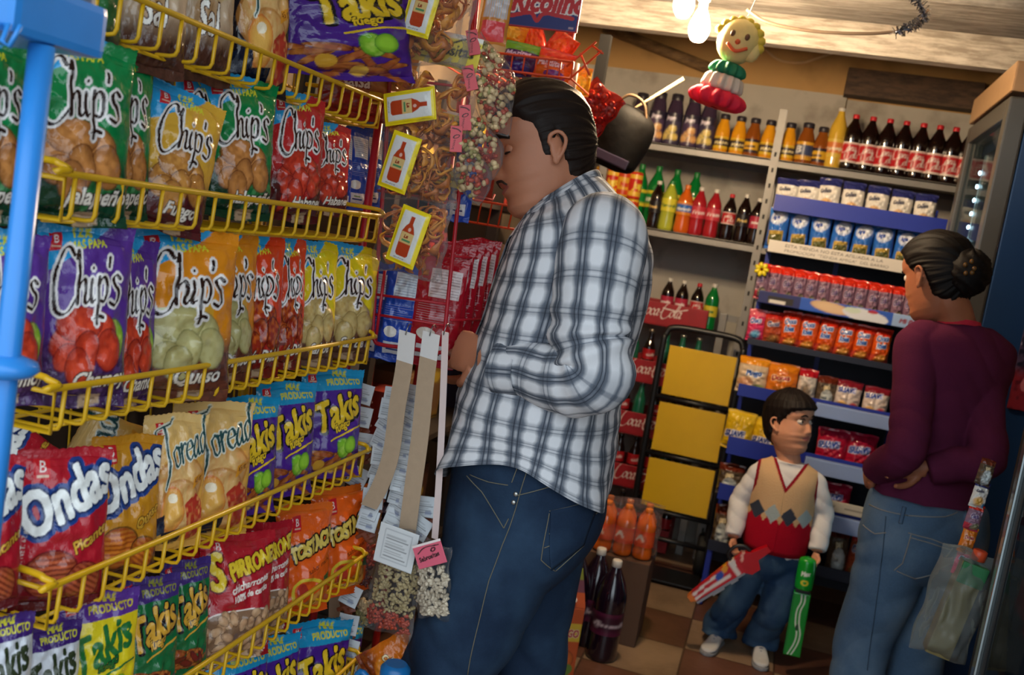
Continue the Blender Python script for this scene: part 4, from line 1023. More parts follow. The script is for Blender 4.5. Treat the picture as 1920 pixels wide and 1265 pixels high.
def soda_prof(r, h): return [(r * .7, 0), (r * .95, h * .03), (r, h * .12), (r * .93, h * .30), (r * .97, h * .45), (r, h * .60), (r * .93, h * .70), (r * .65, h * .80), (r * .38, h * .89), (r * .34, h * .93)]
def cap_prof(r, h, k=.38): return [(r * k * .98, h * .925), (r * k, h * .93), (r * k, h * .985), (r * k * .9, h)]
def lab_cola():
    a = Art(.40, 220, 'c01a24'); a.rect(0, 0, 1, .03, 'e8d8d0'); a.rect(0, .37, 1, .40, 'e8d8d0')
    a.script('Coca', .33, .20, .075, 'f0ece8', .10, .12); a.script('Cola', .42, .07, .075, 'f0ece8', .10, .12); return a
def lab_word(bg, word, col, band=None, size=.16, out=None):
    a = Art(.45, 160, bg)
    if band: a.rect(0, 0, 1, .1, band); a.rect(0, .36, 1, .45, band)
    a.text(word, .34, .16, size, col, .06, .15, .9, bold=.006, out=out); return a
def lab_fruit(bg, fruit, word='Jugo'):
    a = Art(.75, 160, bg); a.rect(0, .55, 1, .75, '2a2438'); a.text(word, .40, .58, .12, 'e0d8e8', 0, .1, .9, bold=.005)
    for (x, y, r) in ((.5, .22, .12), (.4, .16, .09), (.6, .16, .09), (.55, .36, .09)): a.ell(x, y, r, r * 1.1, fruit, .3, edge=bg, tex='f0d8a0')
    return a
CAPR = M('cap_red', 'c8202c', 0.4); CAPW = M('cap_white', 'd8d4cc', 0.4); CAPG = M('cap_green', '1e7a3c', 0.4); CAPB = M('cap_dark', '2a2630', 0.4); CAPO = M('cap_orange', 'e07a2a', 0.4); CAPY = M('cap_yellow', 'd8b020', 0.4)
COLA = liquid('cola_dark', '1a0c0a'); GRN = liquid('green_soda', '0f7a34'); ORA = liquid('orange_soda', 'd8641a'); YEJ = liquid('yellow_juice', 'e09a1c'); DKJ = liquid('dark_juice_pack', '3a2c40'); REDS = liquid('red_soda', 'a8202a'); GOLD = liquid('gold_soda', 'd8ae3a'); BRJ = liquid('amber_juice', '8a4a18'); PURP = liquid('grape_soda', '1c0f1e')
BOT = {}
def bot(key, *a, **k): BOT[key] = bottle_meshes(key, *a, **k)
bot('cola600', soda_prof(.040, .25), cap_prof(.040, .25, .36), COLA, CAPR, lab_cola(), .0408, (.035, .125))
bot('cola_small', soda_prof(.031, .215), cap_prof(.031, .215), COLA, CAPR, lab_cola(), .0318, (.075, .13))
bot('cola_white', soda_prof(.031, .215), cap_prof(.031, .215), COLA, CAPW, lab_word('b8304a', 'soda', 'f0e0e0'), .0318, (.075, .13))
bot('dark_star', soda_prof(.031, .225), cap_prof(.031, .225), COLA, CAPW, lab_word('1c1a20', 'Frut', 'e0c070'), .0318, (.075, .13))
bot('green_big', soda_prof(.042, .30), cap_prof(.042, .30, .36), GRN, CAPG, lab_word('1c8a3c', 'lima', 'f0f0d8', 'd8c83a'), .0428, (.10, .18))
bot('green_small', soda_prof(.033, .225), cap_prof(.033, .225), GRN, CAPW, lab_word('d8c83a', 'lima', '1c6a3c'), .0338, (.07, .12))
bot('orange_s', soda_prof(.036, .225), cap_prof(.036, .225), ORA, CAPO, lab_word('2a6ac0', 'Naranja', 'f0f0f0', 'e08a2a', .12), .0368, (.085, .145))
bot('yellow_lab', soda_prof(.036, .235), cap_prof(.036, .235), liquid('lime_soda', 'b0b83a'), CAPG, lab_word('d8d03a', 'Toronja', '2a6a3c', None, .12), .0368, (.09, .15))
bot('red_s', soda_prof(.034, .225), cap_prof(.034, .225), REDS, CAPW, lab_word('c83a4a', 'Fresa', 'f0e0e0'), .0348, (.08, .135))
jp_ = lambda r, h: [(r * .8, 0), (r, h * .03), (r, h * .40), (r * .96, h * .55), (r * .8, h * .70), (r * .62, h * .80), (r * .6, h * .86)]
bot('yellow_j', jp_(.034, .18), [(.021, .153), (.0225, .155), (.0225, .174), (.019, .178)], YEJ, CAPB, lab_word('2a2030', 'MANGO', 'e8d8a0', 'd8b02a', .13), .0346, (.02, .075))
bot('amber_j', jp_(.034, .18), [(.021, .153), (.0225, .155), (.0225, .174), (.019, .178)], BRJ, CAPB, lab_word('d8a82a', 'manz', '3a2030', '2a2030', .13), .0346, (.02, .08))
bot('dc_j', jp_(.040, .19), [(.024, .163), (.0255, .165), (.0255, .184), (.02, .188)], BRJ, CAPB, lab_word('3a4468', 'B', 'e8e8e8', 'd8a02a', .26), .0406, (.02, .10))
bot('gold_tall', [(.036, 0), (.038, .02), (.038, .15), (.034, .19), (.018, .235), (.014, .26)], [(.015, .255), (.0155, .257), (.0155, .268), (.013, .27)], GOLD, CAPW, lab_word('d87a3a', 'Toronja', 'f0e8c8', 'd8b84a', .12), .0386, (.05, .13))
bot('dark_j', [(.036, 0), (.039, .01), (.039, .13), (.036, .17), (.030, .20), (.026, .215)], [(.027, .205), (.028, .208), (.028, .236), (.022, .24)], DKJ, CAPB, lab_fruit('4a3a58', 'd89a5a'), .0396, (.012, .15))
bot('pear_j', [(.036, 0), (.039, .01), (.039, .13), (.036, .17), (.030, .20), (.026, .215)], [(.027, .205), (.028, .208), (.028, .236), (.022, .24)], DKJ, CAPB, lab_fruit('3a3450', 'd8c05a'), .0396, (.012, .15))
bot('can_red', [(.026, 0), (.031, .008), (.031, .112), (.027, .12)], [(.026, .118), (.0265, .12), (.0265, .124), (.02, .1235)], M('can_side', 'd83a2a', .3), CAPY, lab_word('c8281e', 'Jugo', 'f0d84a', 'e8b83a', .2), .0316, (.01, .11))
bot('can_yellow', [(.026, 0), (.031, .008), (.031, .112), (.027, .12)], [(.026, .118), (.0265, .12), (.0265, .124), (.02, .1235)], M('can_side2', 'd8a82a', .3), CAPR, lab_word('e0a82a', 'Nectar', 'c8281e', 'c8401e', .15), .0316, (.01, .11))
bot('big_grape', [(.05, 0), (.055, .02), (.056, .10), (.053, .14), (.056, .18), (.055, .235), (.04, .285), (.02, .325), (.015, .34)], [(.0165, .335), (.0175, .337), (.0175, .356), (.015, .36)], PURP, CAPW, lab_word('3c1228', 'Grosella', 'c8b8c0', '5a1a3a', .13), .0567, (.10, .18))
bot('crate_b', [(.03, 0), (.03, .12), (.027, .16), (.014, .20), (.0125, .235)], [(.0135, .232), (.0145, .234), (.0145, .243), (.012, .245)], COLA, M('crown_cap', '9a8a7a', .3, .8), lab_word('b01c24', 'cola', 'e0d0d0'), .0306, (.10, .15))
bot('crate_g', [(.03, 0), (.03, .12), (.027, .16), (.014, .20), (.0125, .235)], [(.0135, .232), (.0145, .234), (.0145, .243), (.012, .245)], liquid('crate_green', '1f6a50'), M('crown_cap2', 'a8a8a0', .3, .8))
bot('pack_o', soda_prof(.036, .19), cap_prof(.036, .19), ORA, CAPO, lab_word('e0582a', 'A', 'f0e0d0', 'd84a1a', .26), .0368, (.05, .11))
bot('pack_y', soda_prof(.036, .19), cap_prof(.036, .19), GOLD, CAPY, lab_word('d8b020', 'B', 'f0e0d0', 'c8901a', .26), .0368, (.05, .11))
def put_bottle(key, loc, label, group, rz=0, cat='bottle', name='soda_bottle', s=1.0):
    t_ = thing(name, label, cat, loc, (0, 0, rz), group, (s, s, s))
    for nm, me in BOT[key]: link(nm, me, t_)
    return t_
def shelf_row(items, z, group, Y=YS + .07):
    for key, px, py, label, *r in items:
        p = onZ(px, py, z) if False else onY(px, py, Y + (r[0] if r else 0))
        put_bottle(key, (p.x, Y + (r[0] if r else 0), z), label, group, random.Random(px).uniform(-.3, .3), 'can' if key.startswith('can') else 'bottle', 'juice_can' if key.startswith('can') else ('juice_bottle' if '_j' in key else 'soda_bottle'), r[1] if len(r) > 1 else 1)
T1 = 1.9285
shelf_row([('dark_j', 1196, 235, 'dark capped juice bottle half hidden behind the black bag on the top shelf', .1), ('dark_j', 1232, 225, 'dark juice bottle with peach label, leftmost clear one on the top shelf'), ('pear_j', 1264, 225, 'dark juice bottle with a yellow pear label beside the peach one'), ('dark_j', 1297, 228, 'dark juice bottle between two pear ones on the top shelf'), ('pear_j', 1328, 230, 'dark juice bottle with a pear label next to the yellow bottles')], T1, 'dark juice bottles on the top shelf')
shelf_row([('yellow_j', 1355, 250, 'first yellow mango bottle from the left on the top shelf'), ('yellow_j', 1386, 250, 'second yellow mango bottle from the left on the top shelf'), ('amber_j', 1413, 252, 'amber juice bottle third in the row of small dark-capped bottles'), ('yellow_j', 1442, 255, 'yellow mango bottle touching the left side of the post'),
  ('yellow_j', 1479, 262, 'yellow mango bottle just right of the post'), ('dc_j', 1511, 268, 'wide amber bottle with a blue label right of the post'), ('amber_j', 1540, 270, 'small amber bottle beside the tall golden one'), ('gold_tall', 1566, 275, 'tall golden soda bottle left of the cola row')], T1, 'small juice bottles on the top shelf')
for k, x in enumerate((1593, 1625, 1657, 1688, 1720, 1751, 1781, 1810)):
    shelf_row([('cola600', x, 285 + k * 3, '%s red-labelled cola bottle from the left on the top shelf' % ORD[k])], T1, 'cola bottles on the top shelf')
T2 = 1.5385
shelf_row([('can_red', 1122, 345, 'red juice can furthest left on the second shelf', -.02), ('can_yellow', 1145, 350, 'yellow juice can beside the red one on the second shelf', -.02), ('can_red', 1168, 352, 'red juice can by the green bottles on the second shelf', -.02), ('can_yellow', 1190, 356, 'yellow juice can touching the green bottles on the second shelf', -.02)], T2, 'juice cans on the second shelf')
for k in range(4): put_bottle('can_red' if k % 2 else 'can_yellow', (onY(1128 + 22 * k, 330, YS + .05).x, YS + .05, T2 + .125), '%s can from the left in the upper layer of stacked juice cans' % ORD[k], 'stacked juice cans', .3 * k, 'can', 'juice_can')
shelf_row([('green_big', 1196, 365, 'green soda bottle at the left of the tall green ones', .12), ('green_big', 1229, 360, 'tall green soda bottle catching the light', .10), ('green_big', 1264, 362, 'tall green soda bottle behind the lime label bottle', .14), ('green_big', 1300, 368, 'tall green soda bottle at the right of the green ones', .14)], T2, 'green soda bottles on the second shelf')
shelf_row([('dark_star', 1229, 390, 'dark bottle standing in front of the tall green ones', -.01), ('yellow_lab', 1254, 385, 'lime labelled bottle in front of the green ones', -.01), ('orange_s', 1283, 392, 'orange soda bottle with a blue label on the second shelf', -.02), ('red_s', 1310, 392, 'first red soda bottle beside the orange one', -.01), ('red_s', 1338, 395, 'second red soda bottle beside the orange one', -.01), ('cola_small', 1368, 398, 'cola bottle with a red cap on the second shelf', 0), ('dark_star', 1395, 402, 'dark bottle with gold lettering near the post on the second shelf', 0), ('cola_white', 1420, 405, 'white capped cola bottle against the post on the second shelf', 0)], T2, 'small soda bottles on the second shelf')
# ------------------------------------------------------------------ red crates of bottles stacked under the shelves
CR = M('crate_red', '9a1420', 0.45, 0, 0.12, 20)
ka = Art(.22, 420, 'a0141f'); ka.noise(np.ones_like(ka.X), '7a1018', 12, .25); ka.script("Coca-Cola", .24, .085, .062, 'e4d4cf', .12, .02, sx=1.02, shear=.3); ka.put(ka.stroke([(.52, .17), (.66, .16), (.78, .19)], .006), 'e4d4cf')
CRART = printed('crate_print', 0.45, 0.03, 40)
crate_t = None; CZ = (.02, .296, .554, .812, 1.095)
def crate_parts(t_):
    mb = MB()
    mb.box((0, .145, .006), (.44, .29, .012))
    for sx in (-1, 1): mb.box((sx * .215, .145, .055), (.01, .29, .11), bev=.003)
    mb.box((0, .285, .055), (.44, .01, .11), bev=.003); mb.box((0, .006, .055), (.43, .006, .108))
    for k in range(3): mb.box((-.11 + .11 * k, .145, .04), (.004, .27, .06))
    mb.build('crate_body', CR, t_)
    g = flat_print('front_panel', ka, .438, .106, CRART, 150, 0, 0, .004); link('front_panel', g, t_, (0, .0015, .056))
crate_x = [-.52, -.50, -.52, -.52, -.53]
ct = thing('bottle_crate', 'lowest red bottle crate of the stack behind the hand truck', 'crate', (crate_x[0], 4.74, CZ[0]), (0, 0, 0), 'red bottle crates stacked by the wall'); crate_parts(ct)
crates = [ct]
for k in range(1, 5):
    c = copy_tree(ct); c.location = (crate_x[k], 4.74, CZ[k]); crates.append(c)
    c['label'] = ['', 'second red bottle crate from the floor', 'middle red bottle crate of the stack of five', 'fourth red bottle crate from the floor', 'topmost red bottle crate with four bottles standing on it'][k]
for k, c in enumerate(crates):
    for j in range(6 if k < 4 else 0):
        key = 'crate_g' if (k == 3 and j != 2) or (j * 5 + k * 3) % 7 == 2 else 'crate_b'
        put_bottle(key, (crate_x[k] - .19 + .076 * j, 4.74 + .045, CZ[k] + .013), '%s %s bottle from the left in the front of the %s crate from the floor' % (ORD[j], 'green' if key == 'crate_g' else 'dark', ORD[k]), 'bottles in the red crates', .4 * j)
put_bottle('cola_white', (onY(1250, 560, 4.78).x, 4.80, CZ[4] + .013), 'white capped dark bottle leftmost on the topmost crate', 'bottles on the topmost crate')
put_bottle('cola_white', (onY(1277, 563, 4.78).x, 4.80, CZ[4] + .013), 'white capped dark bottle second from the left on the topmost crate', 'bottles on the topmost crate')
put_bottle('cola_small', (onY(1306, 566, 4.78).x, 4.80, CZ[4] + .013), 'red capped cola bottle on the topmost crate', 'bottles on the topmost crate')
put_bottle('green_small', (onY(1334, 570, 4.78).x, 4.80, CZ[4] + .013), 'green bottle with a white cap on the topmost crate', 'bottles on the topmost crate')
# grey channel posts between the crates and the cookie rack
gp = thing('channel_frame', 'grey metal channel posts standing behind the hand truck', 'frame', (-.2, 4.86, 0))
for x in (-.245, -.16): MB().box((x + .2, 0, .6), (.035, .03, 1.2), bev=.003).build('channel_post', STEEL, gp)
MB().box((-.002, .02, 1.18), (.13, .012, .03)).build('cross_rail', STEEL, gp)
# ------------------------------------------------------------------ hand truck with three yellow plates
BLK = M('black_paint', '17171a', 0.4, 0, 0.2, 20)
ht = thing('hand_truck', 'black hand truck with three yellow plates leaning before the crates', 'hand truck', (-.285, 4.52, 0))
xl, xr = -.47 + .285, -.115 + .285
MB().tube(catmull([(xl, .05, .08), (xl, 0, .5), (xl, 0, 1.0), (xl + .005, .01, 1.08), (xl + .04, .015, 1.115), (0, .018, 1.12), (xr - .04, .015, 1.115), (xr - .005, .01, 1.08), (xr, 0, 1.0), (xr, 0, .5), (xr, .05, .08)], 6), .0145, 10).build('tube_frame', BLK, ht)
for k, z in enumerate((.925, .665, .405)):
    m_ = M('yellow_plate', 'e0b414', 0.4, 0, 0.12, 5, 0.05, 40)
    MB().box((0, -.016, z), (.30, .006, .222), bev=.002).tube([(-.14, -.014, z - .111), (-.14, -.014, z + .111)], .002, 6).build('yellow_plate', m_, ht)
for z in (.795, .535, .275, .15): MB().tube([(xl, 0, z), (xr, 0, z)], .011, 8).build('cross_bar', BLK, ht)
MB().box((0, -.09, .018), (.34, .20, .008), bev=.002).build('toe_plate', BLK, ht)
for sx in (-1, 1):
    w_ = MB(); pr = [(.03, -.02), (.085, -.025), (.10, -.012), (.10, .012), (.085, .025), (.03, .02)]
    w_.lathe(pr, (sx * .155, .085, .102), 24, 0, (0, PI / 2, 0)).build('wheel', M('rubber', '1c1c1c', 0.7), ht)
    MB().lathe([(.01, -.03), (.032, -.026), (.032, .026), (.01, .03)], (sx * .155, .085, .102), 16, 0, (0, PI / 2, 0)).build('hub', STEEL, ht)
# ------------------------------------------------------------------ blue cookie rack against the back wall
BLR = M('rack_blue', '1c2f9a', 0.4, 0, 0.1, 10); BLW = M('rack_pale_blue', '8fa6d8', 0.35, 0, 0.1, 10); DKB = M('rack_dark', '1c2236', 0.5, 0, 0.1, 10)
YK = 4.22
ck_ = thing('cookie_rack', 'blue display rack of cookie packs beside the woman', 'display rack', (.25, YK, 0))
def kb(mb, nm, mt=BLR): return mb.build(nm, mt, ck_, loc=(-.25, -YK, 0))
XK0, XK1 = -.10, .56
# (fascia pixel top-left, bottom-left, material)
TR = [((1452, 363), (1445, 393), 'b'), ((1440, 448), (1434, 470), 's'), ((1424, 543), (1420, 566), 'n'), ((1408, 634), (1405, 645), 'd'), ((1395, 720), (1391, 742), 'b'), ((1372, 818), (1366, 850), 'b'), ((1352, 905), (1346, 934), 'b'), ((1330, 1010), (1328, 1030), 'd')]
TZ = []
sg = Art(.082, 900, 'd8d2c8'); sg.text('ESTA TIENDA NO ESTA AFILIADA A LA', .10, .046, .030, '4a3f38', 0, .05, 1.15); sg.text('PROMOCION  "TIENDA AMIGA"  DEL BARRIO', .10, .014, .026, '4a3f38', 0, .05, 1.2)
bn = Art(.09, 500, '2a5ac0'); bn.rect(.0, 0, .26, .09, '232a66'); bn.rect(.06, .012, .22, .06, '2a2420'); bn.rect(.07, .014, .17, .038, 'd8d4cc'); bn.ell(.45, .05, .12, .035, 'e0c09a', -.1, edge='c8a070'); bn.ell(.66, .035, .14, .045, 'dfe4ee', -.1); bn.ell(.58, .06, .05, .02, 'd0e0d0'); bn.ell(.70, .07, .03, .012, 'b82a3a'); bn.rect(.82, 0, 1, .09, '9ab8e4'); bn.text('Mi Pan', .86, .03, .042, '8a2030', 0, .2, bold=.002)
for i, (a_, b_, k) in enumerate(TR):
    z1, z0 = onY(*a_, YK).z, onY(*b_, YK).z; TZ.append((z0, z1))
    zc, hh = (z0 + z1) / 2, z1 - z0
    kb(MB().box(((XK0 + XK1) / 2, YK + .17, z0 + .004), (XK1 - XK0, .34, .006)), 'tier_shelf', DKB)
    if k in 'sn':
        f_ = flat_print('price_sign', sg if k == 's' else bn, XK1 - XK0 - .02, hh, CARD, 220 if k == 's' else 160, 0, 0, .004); link('price_sign' if k == 's' else 'banner', f_, ck_, ((XK0 + XK1) / 2 - .25, -.003, zc))
    else:
        kb(MB().box(((XK0 + XK1) / 2, YK, zc), (XK1 - XK0, .006, hh), bev=.001), 'fascia', BLR if k == 'b' else DKB)
for i, (xa, pa_, pb) in enumerate(((.215, (1540, 755), (1535, 780)), (.215, (1545, 862), (1540, 890)), (.205, (1553, 963), (1548, 992)))):
    z1, z0 = onY(*pa_, YK - .02).z, onY(*pb, YK - .02).z
    kb(MB().box(((xa + XK1) / 2, YK - .02, (z0 + z1) / 2), (XK1 - xa, .03, z1 - z0), bev=.006), 'pale_ledge', BLW)
sg2 = Art(.16, 300, 'c8c2b4'); sg2.text('Pan de hoy', .08, .06, .08, '3a2f28', 0, .1, 1.0); sg2.rect(.55, .07, .9, .085, '4a3f38')
link('card_sign', flat_print('card_sign', sg2, .33, .045, CARD, 100, 0, 0, .003), ck_, (.385 - .25, -.028, onY(1590, 955, YK - .03).z))
for x in (XK0 + .01, .2, XK1 - .01):
    kb(MB().box((x, YK + .33, .9), (.02, .02, 1.8)), 'back_post', BLR)
kb(MB().box(((XK0 + XK1) / 2, YK + .345, .95), (XK1 - XK0, .008, 1.7)), 'rear_panel', DKB)
for x in (XK0 + .012, XK1 - .012):
    kb(MB().box((x, YK + .02, .12), (.02, .03, .24)).box((x, YK + .16, .02), (.02, .34, .03)), 'foot', BLR)
# packs on the rack
def pk_art(main, top, words, blob=None, low=None):
    a = Art(1.4, 90, main); a.rect(0, 1.05, 1, 1.4, top)
    if low: a.rect(0, 0, 1, .35, low)
    if blob:
        for (x, y, rx, ry, c) in blob: a.ell(x, y, rx, ry, c, .2, edge=main)
    for (w_, x, y, s_, c, o_) in words: a.text(w_, x, y, s_, c, .1, .15, .85, bold=.012, out=o_, outw=.02)
    return a
def dpk(key, art, seed, w=.075, h=.105, t=.045): design(key, art, seed, w, h, t, nx=44)
dpk('k_white', pk_art('dcd8d0', '2a2f6a', [('Galleta', .12, .78, .2, '5a5a68', None)], [(.42, .35, .34, .25, 'd8a24a'), (.85, .2, .15, .12, '2a8ac0')]), 81)
dpk('k_blue', pk_art('2f6ac0', '3a7ad0', [('Agua', .2, .95, .2, '2a4aa0', 'e8ecf4')], [(.5, 1.05, .42, .25, 'dfe6f2')]).poly([(.15, .12), (.85, .16), (.85, .62), (.12, .58)], 'b89a4a').poly([(.2, .2), (.8, .24), (.8, .5), (.18, .46)], '5a5a2c'), 82)
dpk('k_red', pk_art('8a6a80', 'd8321e', [('Gala', .14, .62, .3, '5a4a78', 'c8b8c8')], [(.6, .25, .3, .2, '8a8a6a')], 'b83a4a'), 83, .05, .095)
dpk('k_pink', pk_art('d83a6a', 'e06a7a', [('Choco', .12, .75, .28, '2a5ab0', 'e8e8f4')], [(.5, .3, .35, .2, '5aa0c8')]), 84)
dpk('k_orange', pk_art('d8561c', 'd8301a', [('Choco', .14, .85, .27, '2a62b8', 'e4e8f4'), ('Roles', .18, .58, .27, '2a62b8', 'e4e8f4')], [(.5, .22, .35, .16, 'c88a3a')], 'c84a3a'), 85)
dpk('k_maroon', pk_art('a8482a', 'c8281e', [('Choco', .14, .75, .26, '3a4a78', 'c8b8c0')], [(.5, .25, .35, .18, '9a6a3a')]), 86)
dpk('k_bimb', pk_art('d8c0a0', 'e8961c', [('Pingo', .3, .65, .28, '2a62b8', 'f0f0f0')], [(.3, .4, .3, .2, 'c8906a'), (.75, .25, .22, .14, '8aa05a')]), 87, .10, .10)
dpk('k_peach', pk_art('d8741c', 'e8861c', [('Donas', .14, .7, .26, 'a82a3a', 'f0d0a0')], [(.5, .3, .4, .25, 'b8702a')]), 88, .10, .095)
dpk('k_whitered', pk_art('d8d0c8', 'b81c2a', [], [(.5, .5, .3, .35, '8a7a6a')]), 89, .065, .095)
dpk('k_choc', pk_art('5a4a3a', '6a2a1a', [('pan', .3, .8, .26, 'd8c8a0', None)], [(.5, .4, .32, .4, 'c8d0d0')]), 90, .07, .095)
dpk('k_suav', pk_art('d8c8c0', '8a2030', [('SUAVE', .06, .82, .27, '2a4ab0', 'e8e8f0')], [(.3, .3, .22, .2, 'd8a84a'), (.75, .3, .2, .2, 'b82a3a')]), 91, .085, .10)
dpk('k_lory', pk_art('d8b01c', 'e8c02a', [('SUAVE', .06, .45, .26, '2a3f8a', 'd8d8e8')], [(.6, .15, .3, .12, 'b8902a')]), 92, .11, .10)
dpk('k_crim', pk_art('b01838', 'c01c40', [('SUAVE', .06, .72, .27, '2a4aa8', 'b8c0e0')], [(.3, .3, .25, .15, '8a8a2a'), (.75, .22, .2, .14, 'd8a83a')]), 93, .11, .105)
def packs(specs, tier, group, desc, Y=YK + .06, name='cookie_pack'):
    z = TZ[tier][0] + .008
    for i, (key, l, r, tp) in enumerate(specs):
        c = onY((l + r) / 2, tp, Y); w = (onY(r, tp, Y) - onY(l, tp, Y)).length * 1.04; h = max(.06, c.z - z)
        k2 = sum(1 for q in specs[:i] if q[0] == key)
        make_bag(key, desc(i, key, k2), 'cookie pack', (c.x, Y + .004 * (i % 2), z + h / 2), random.Random(l).uniform(-.15, .15), math.radians(-4), random.Random(r).uniform(-.05, .05), w, h, group, name)
packs([('k_white', 1460, 1503, 333), ('k_white', 1500, 1542, 336)] + [('k_white', 1540 + 45 * i, 1582 + 45 * i, 332 + 7.5 * i) for i in range(5)], 0, 'white cookie packs on the highest tier', lambda i, k, j: '%s white cookie pack from the left on the highest tier of the cookie rack' % ORD[i])
packs([('k_blue', 1447 + 39.5 * i, 1485 + 39.5 * i, 388 + 7 * i) for i in range(8)], 1, 'blue and white packs above the handwritten sign', lambda i, k, j: '%s blue and white pack from the left above the handwritten sign' % ORD[i])
packs([('k_red', 1424 + 23 * i, 1449 + 23 * i, 492 + 4 * i) for i in range(13)], 2, 'red topped packs above the banner', lambda i, k, j: '%s small red-topped pack from the left above the printed banner' % ORD[i])
packs([('k_pink', 1408, 1440, 578), ('k_maroon', 1438, 1474, 584)] + [('k_orange', 1472 + 34 * i, 1507 + 34 * i, 582 + 6.5 * i) for i in range(6)], 3, 'orange packs below the banner', lambda i, k, j: ['pink pack leftmost below the printed banner', 'maroon pack between the pink and orange ones below the banner'][i] if i < 2 else '%s orange pack from the left below the printed banner' % ORD[i - 2])
packs([('k_bimb', 1390, 1446, 668), ('k_peach', 1444, 1502, 680), ('k_whitered', 1502, 1537, 690), ('k_choc', 1536, 1574, 704), ('k_suav', 1572, 1620, 712), ('k_suav', 1624, 1672, 724)], 4, 'mixed pastry packs above the boy', lambda i, k, j: ['cream and orange pastry pack at the left above the boy', 'orange pastry pack directly above the boy', 'white pack with a red top above the boy', 'brown pastry pack with a pale window', 'white pack with blue lettering right of the brown one', 'dark topped pack with blue lettering beside the woman'][i])
packs([('k_lory', 1366, 1420, 768), ('k_lory', 1416, 1470, 784), ('k_crim', 1538, 1596, 802), ('k_crim', 1594, 1650, 812)], 5, 'bread packs at the height of the boy\'s face', lambda i, k, j: ['yellow bread pack left of the boy', 'yellow bread pack half hidden by the boy\'s head', 'crimson bread pack right of the boy', 'crimson bread pack beside the woman\'s back'][i])
packs([('k_choc', 1352, 1400, 868), ('k_crim', 1545, 1600, 905)], 6, 'packs on the lower tier', lambda i, k, j: ['dark pack on the lower tier left of the boy', 'crimson pack on the lower tier right of the boy'][i])
packs([('k_choc', 1560, 1600, 985), ('k_maroon', 1600, 1640, 995), ('k_choc', 1345, 1385, 945)], 7, 'packs on the lowest tier', lambda i, k, j: ['dark pack low behind the boy', 'maroon pack low beside the woman', 'dark pack low left of the boy'][i])
# yellow flower-like bow on the red packs
o = MB()
bp_ = onY(1428, 505, YK + .01)
for k in range(7): o.ball((bp_.x + .018 * math.cos(k * .9), YK + .02, bp_.z + .018 * math.sin(k * .9)), (.014, .006, .009), 8, 0, (0, -k * .9, 0))
tag(o.build('yellow_bow', M('bow_yellow', 'e0cc20', 0.4)), 'yellow bow at the left end of the red-topped packs', 'bow')
# ------------------------------------------------------------------ packs of drink on the floor
for i in range(6):
    p = onY(1140 + 30 * (i % 3), 985, 3.50)
# low box that the soda pack rests on
c0 = onY(1168, 985, 3.55)
bxz = onY(1150, 1045, 3.55).z
o = MB().box((c0.x - .03, 3.67, bxz / 2), (.30, .21, bxz - .002), bev=.004).build('carton', M('carton_brown', '5a4030', 0.8, 0, 0.1, 10))
tag(o, 'brown carton on the floor under the orange soda pack', 'carton')
sp = thing('soda_pack', 'shrink-wrapped pack of orange soda bottles on the floor beside the man', 'soda pack', (c0.x, 3.655, bxz), (0, 0, .1))
for i in range(6):
    x, y = (-.075 + .075 * (i % 3)), (-.038 + .076 * (i // 3))
    for nm, me in BOT['pack_o']: 
        o = link('bottle' if nm == 'bottle_body' else nm, me, sp, (x, y, 0))
V, F = pouch(.255, .205, .19, 7, 0, 20)
link('shrink_wrap', mesh_from('wrap', V, F.tolist(), CLEAR), sp, (0, 0, .103))
put_bottle('pack_y', (c0.x - .155, 3.61, bxz), 'yellow soda bottle just left of the orange soda pack', 'yellow soda bottles')
put_bottle('pack_y', (c0.x - .145, 3.69, bxz), 'yellow soda bottle behind the front yellow one', 'yellow soda bottles')
put_bottle('big_grape', (onY(1125, 1232, 3.41).x, 3.41, 0), 'large dark grape soda bottle nearest the boy', 'large grape soda bottles', .2)
put_bottle('big_grape', (-.51, 3.44, 0), 'large dark grape soda bottle nearest the man', 'large grape soda bottles', 0)
put_bottle('big_grape', (-.445, 3.502, 0), 'large dark grape soda bottle behind the other two', 'large grape soda bottles', .4)
for k in range(3):
    a = Art(2.4, 90, ['c85a2a', '6a3a5a', '8aa03a'][k]); a.rect(0, 1.3, 1, 1.9, 'd8b83a'); a.text('JUGO', .15, 1.45, .34, 'b82a2a', 0, .1, .9, bold=.01, out='f0e8d8'); a.ell(.5, .7, .35, .3, 'd8702a', 0, edge='8a3a1a'); a.ell(.6, .35, .3, .2, '6a8a3a', .3)
    q = onY(1052 + 6 * k, 1230 - 60 * k, 3.15 + .12 * k); nm = 'juice_carton'
    t_ = thing(nm, ['tall juice carton nearest the man\'s legs', 'juice carton behind the nearest one by the man\'s legs', 'juice carton furthest back by the man\'s legs'][k], 'carton', (q.x, 3.15 + .12 * k, 0), (0, 0, .5), 'juice cartons by the man\'s legs')
    MB().box((0, .0, .13), (.085, .06, .26), bev=.003).add([(-.0425, -.03, .26), (.0425, -.03, .26), (.0425, .03, .26), (-.0425, .03, .26), (-.0425, 0, .30), (.0425, 0, .30)], [(0, 1, 5, 4), (2, 3, 4, 5), (0, 4, 3), (1, 2, 5)], 0, False).build('carton_body', M('carton_side%d' % k, ['a84a24', '5a304a', '6a7a2a'][k], 0.4), t_)
    link('front_print', flat_print('front_print', a, .083, .25, CARD, 40, 0, 0, .001), t_, (0, -.031, .132)); MB().lathe([(.011, .0), (.011, .012), (.009, .014)], (0, -.018, .278), 12, 0, (.9, 0, 0)).build('cap', CAPW, t_)
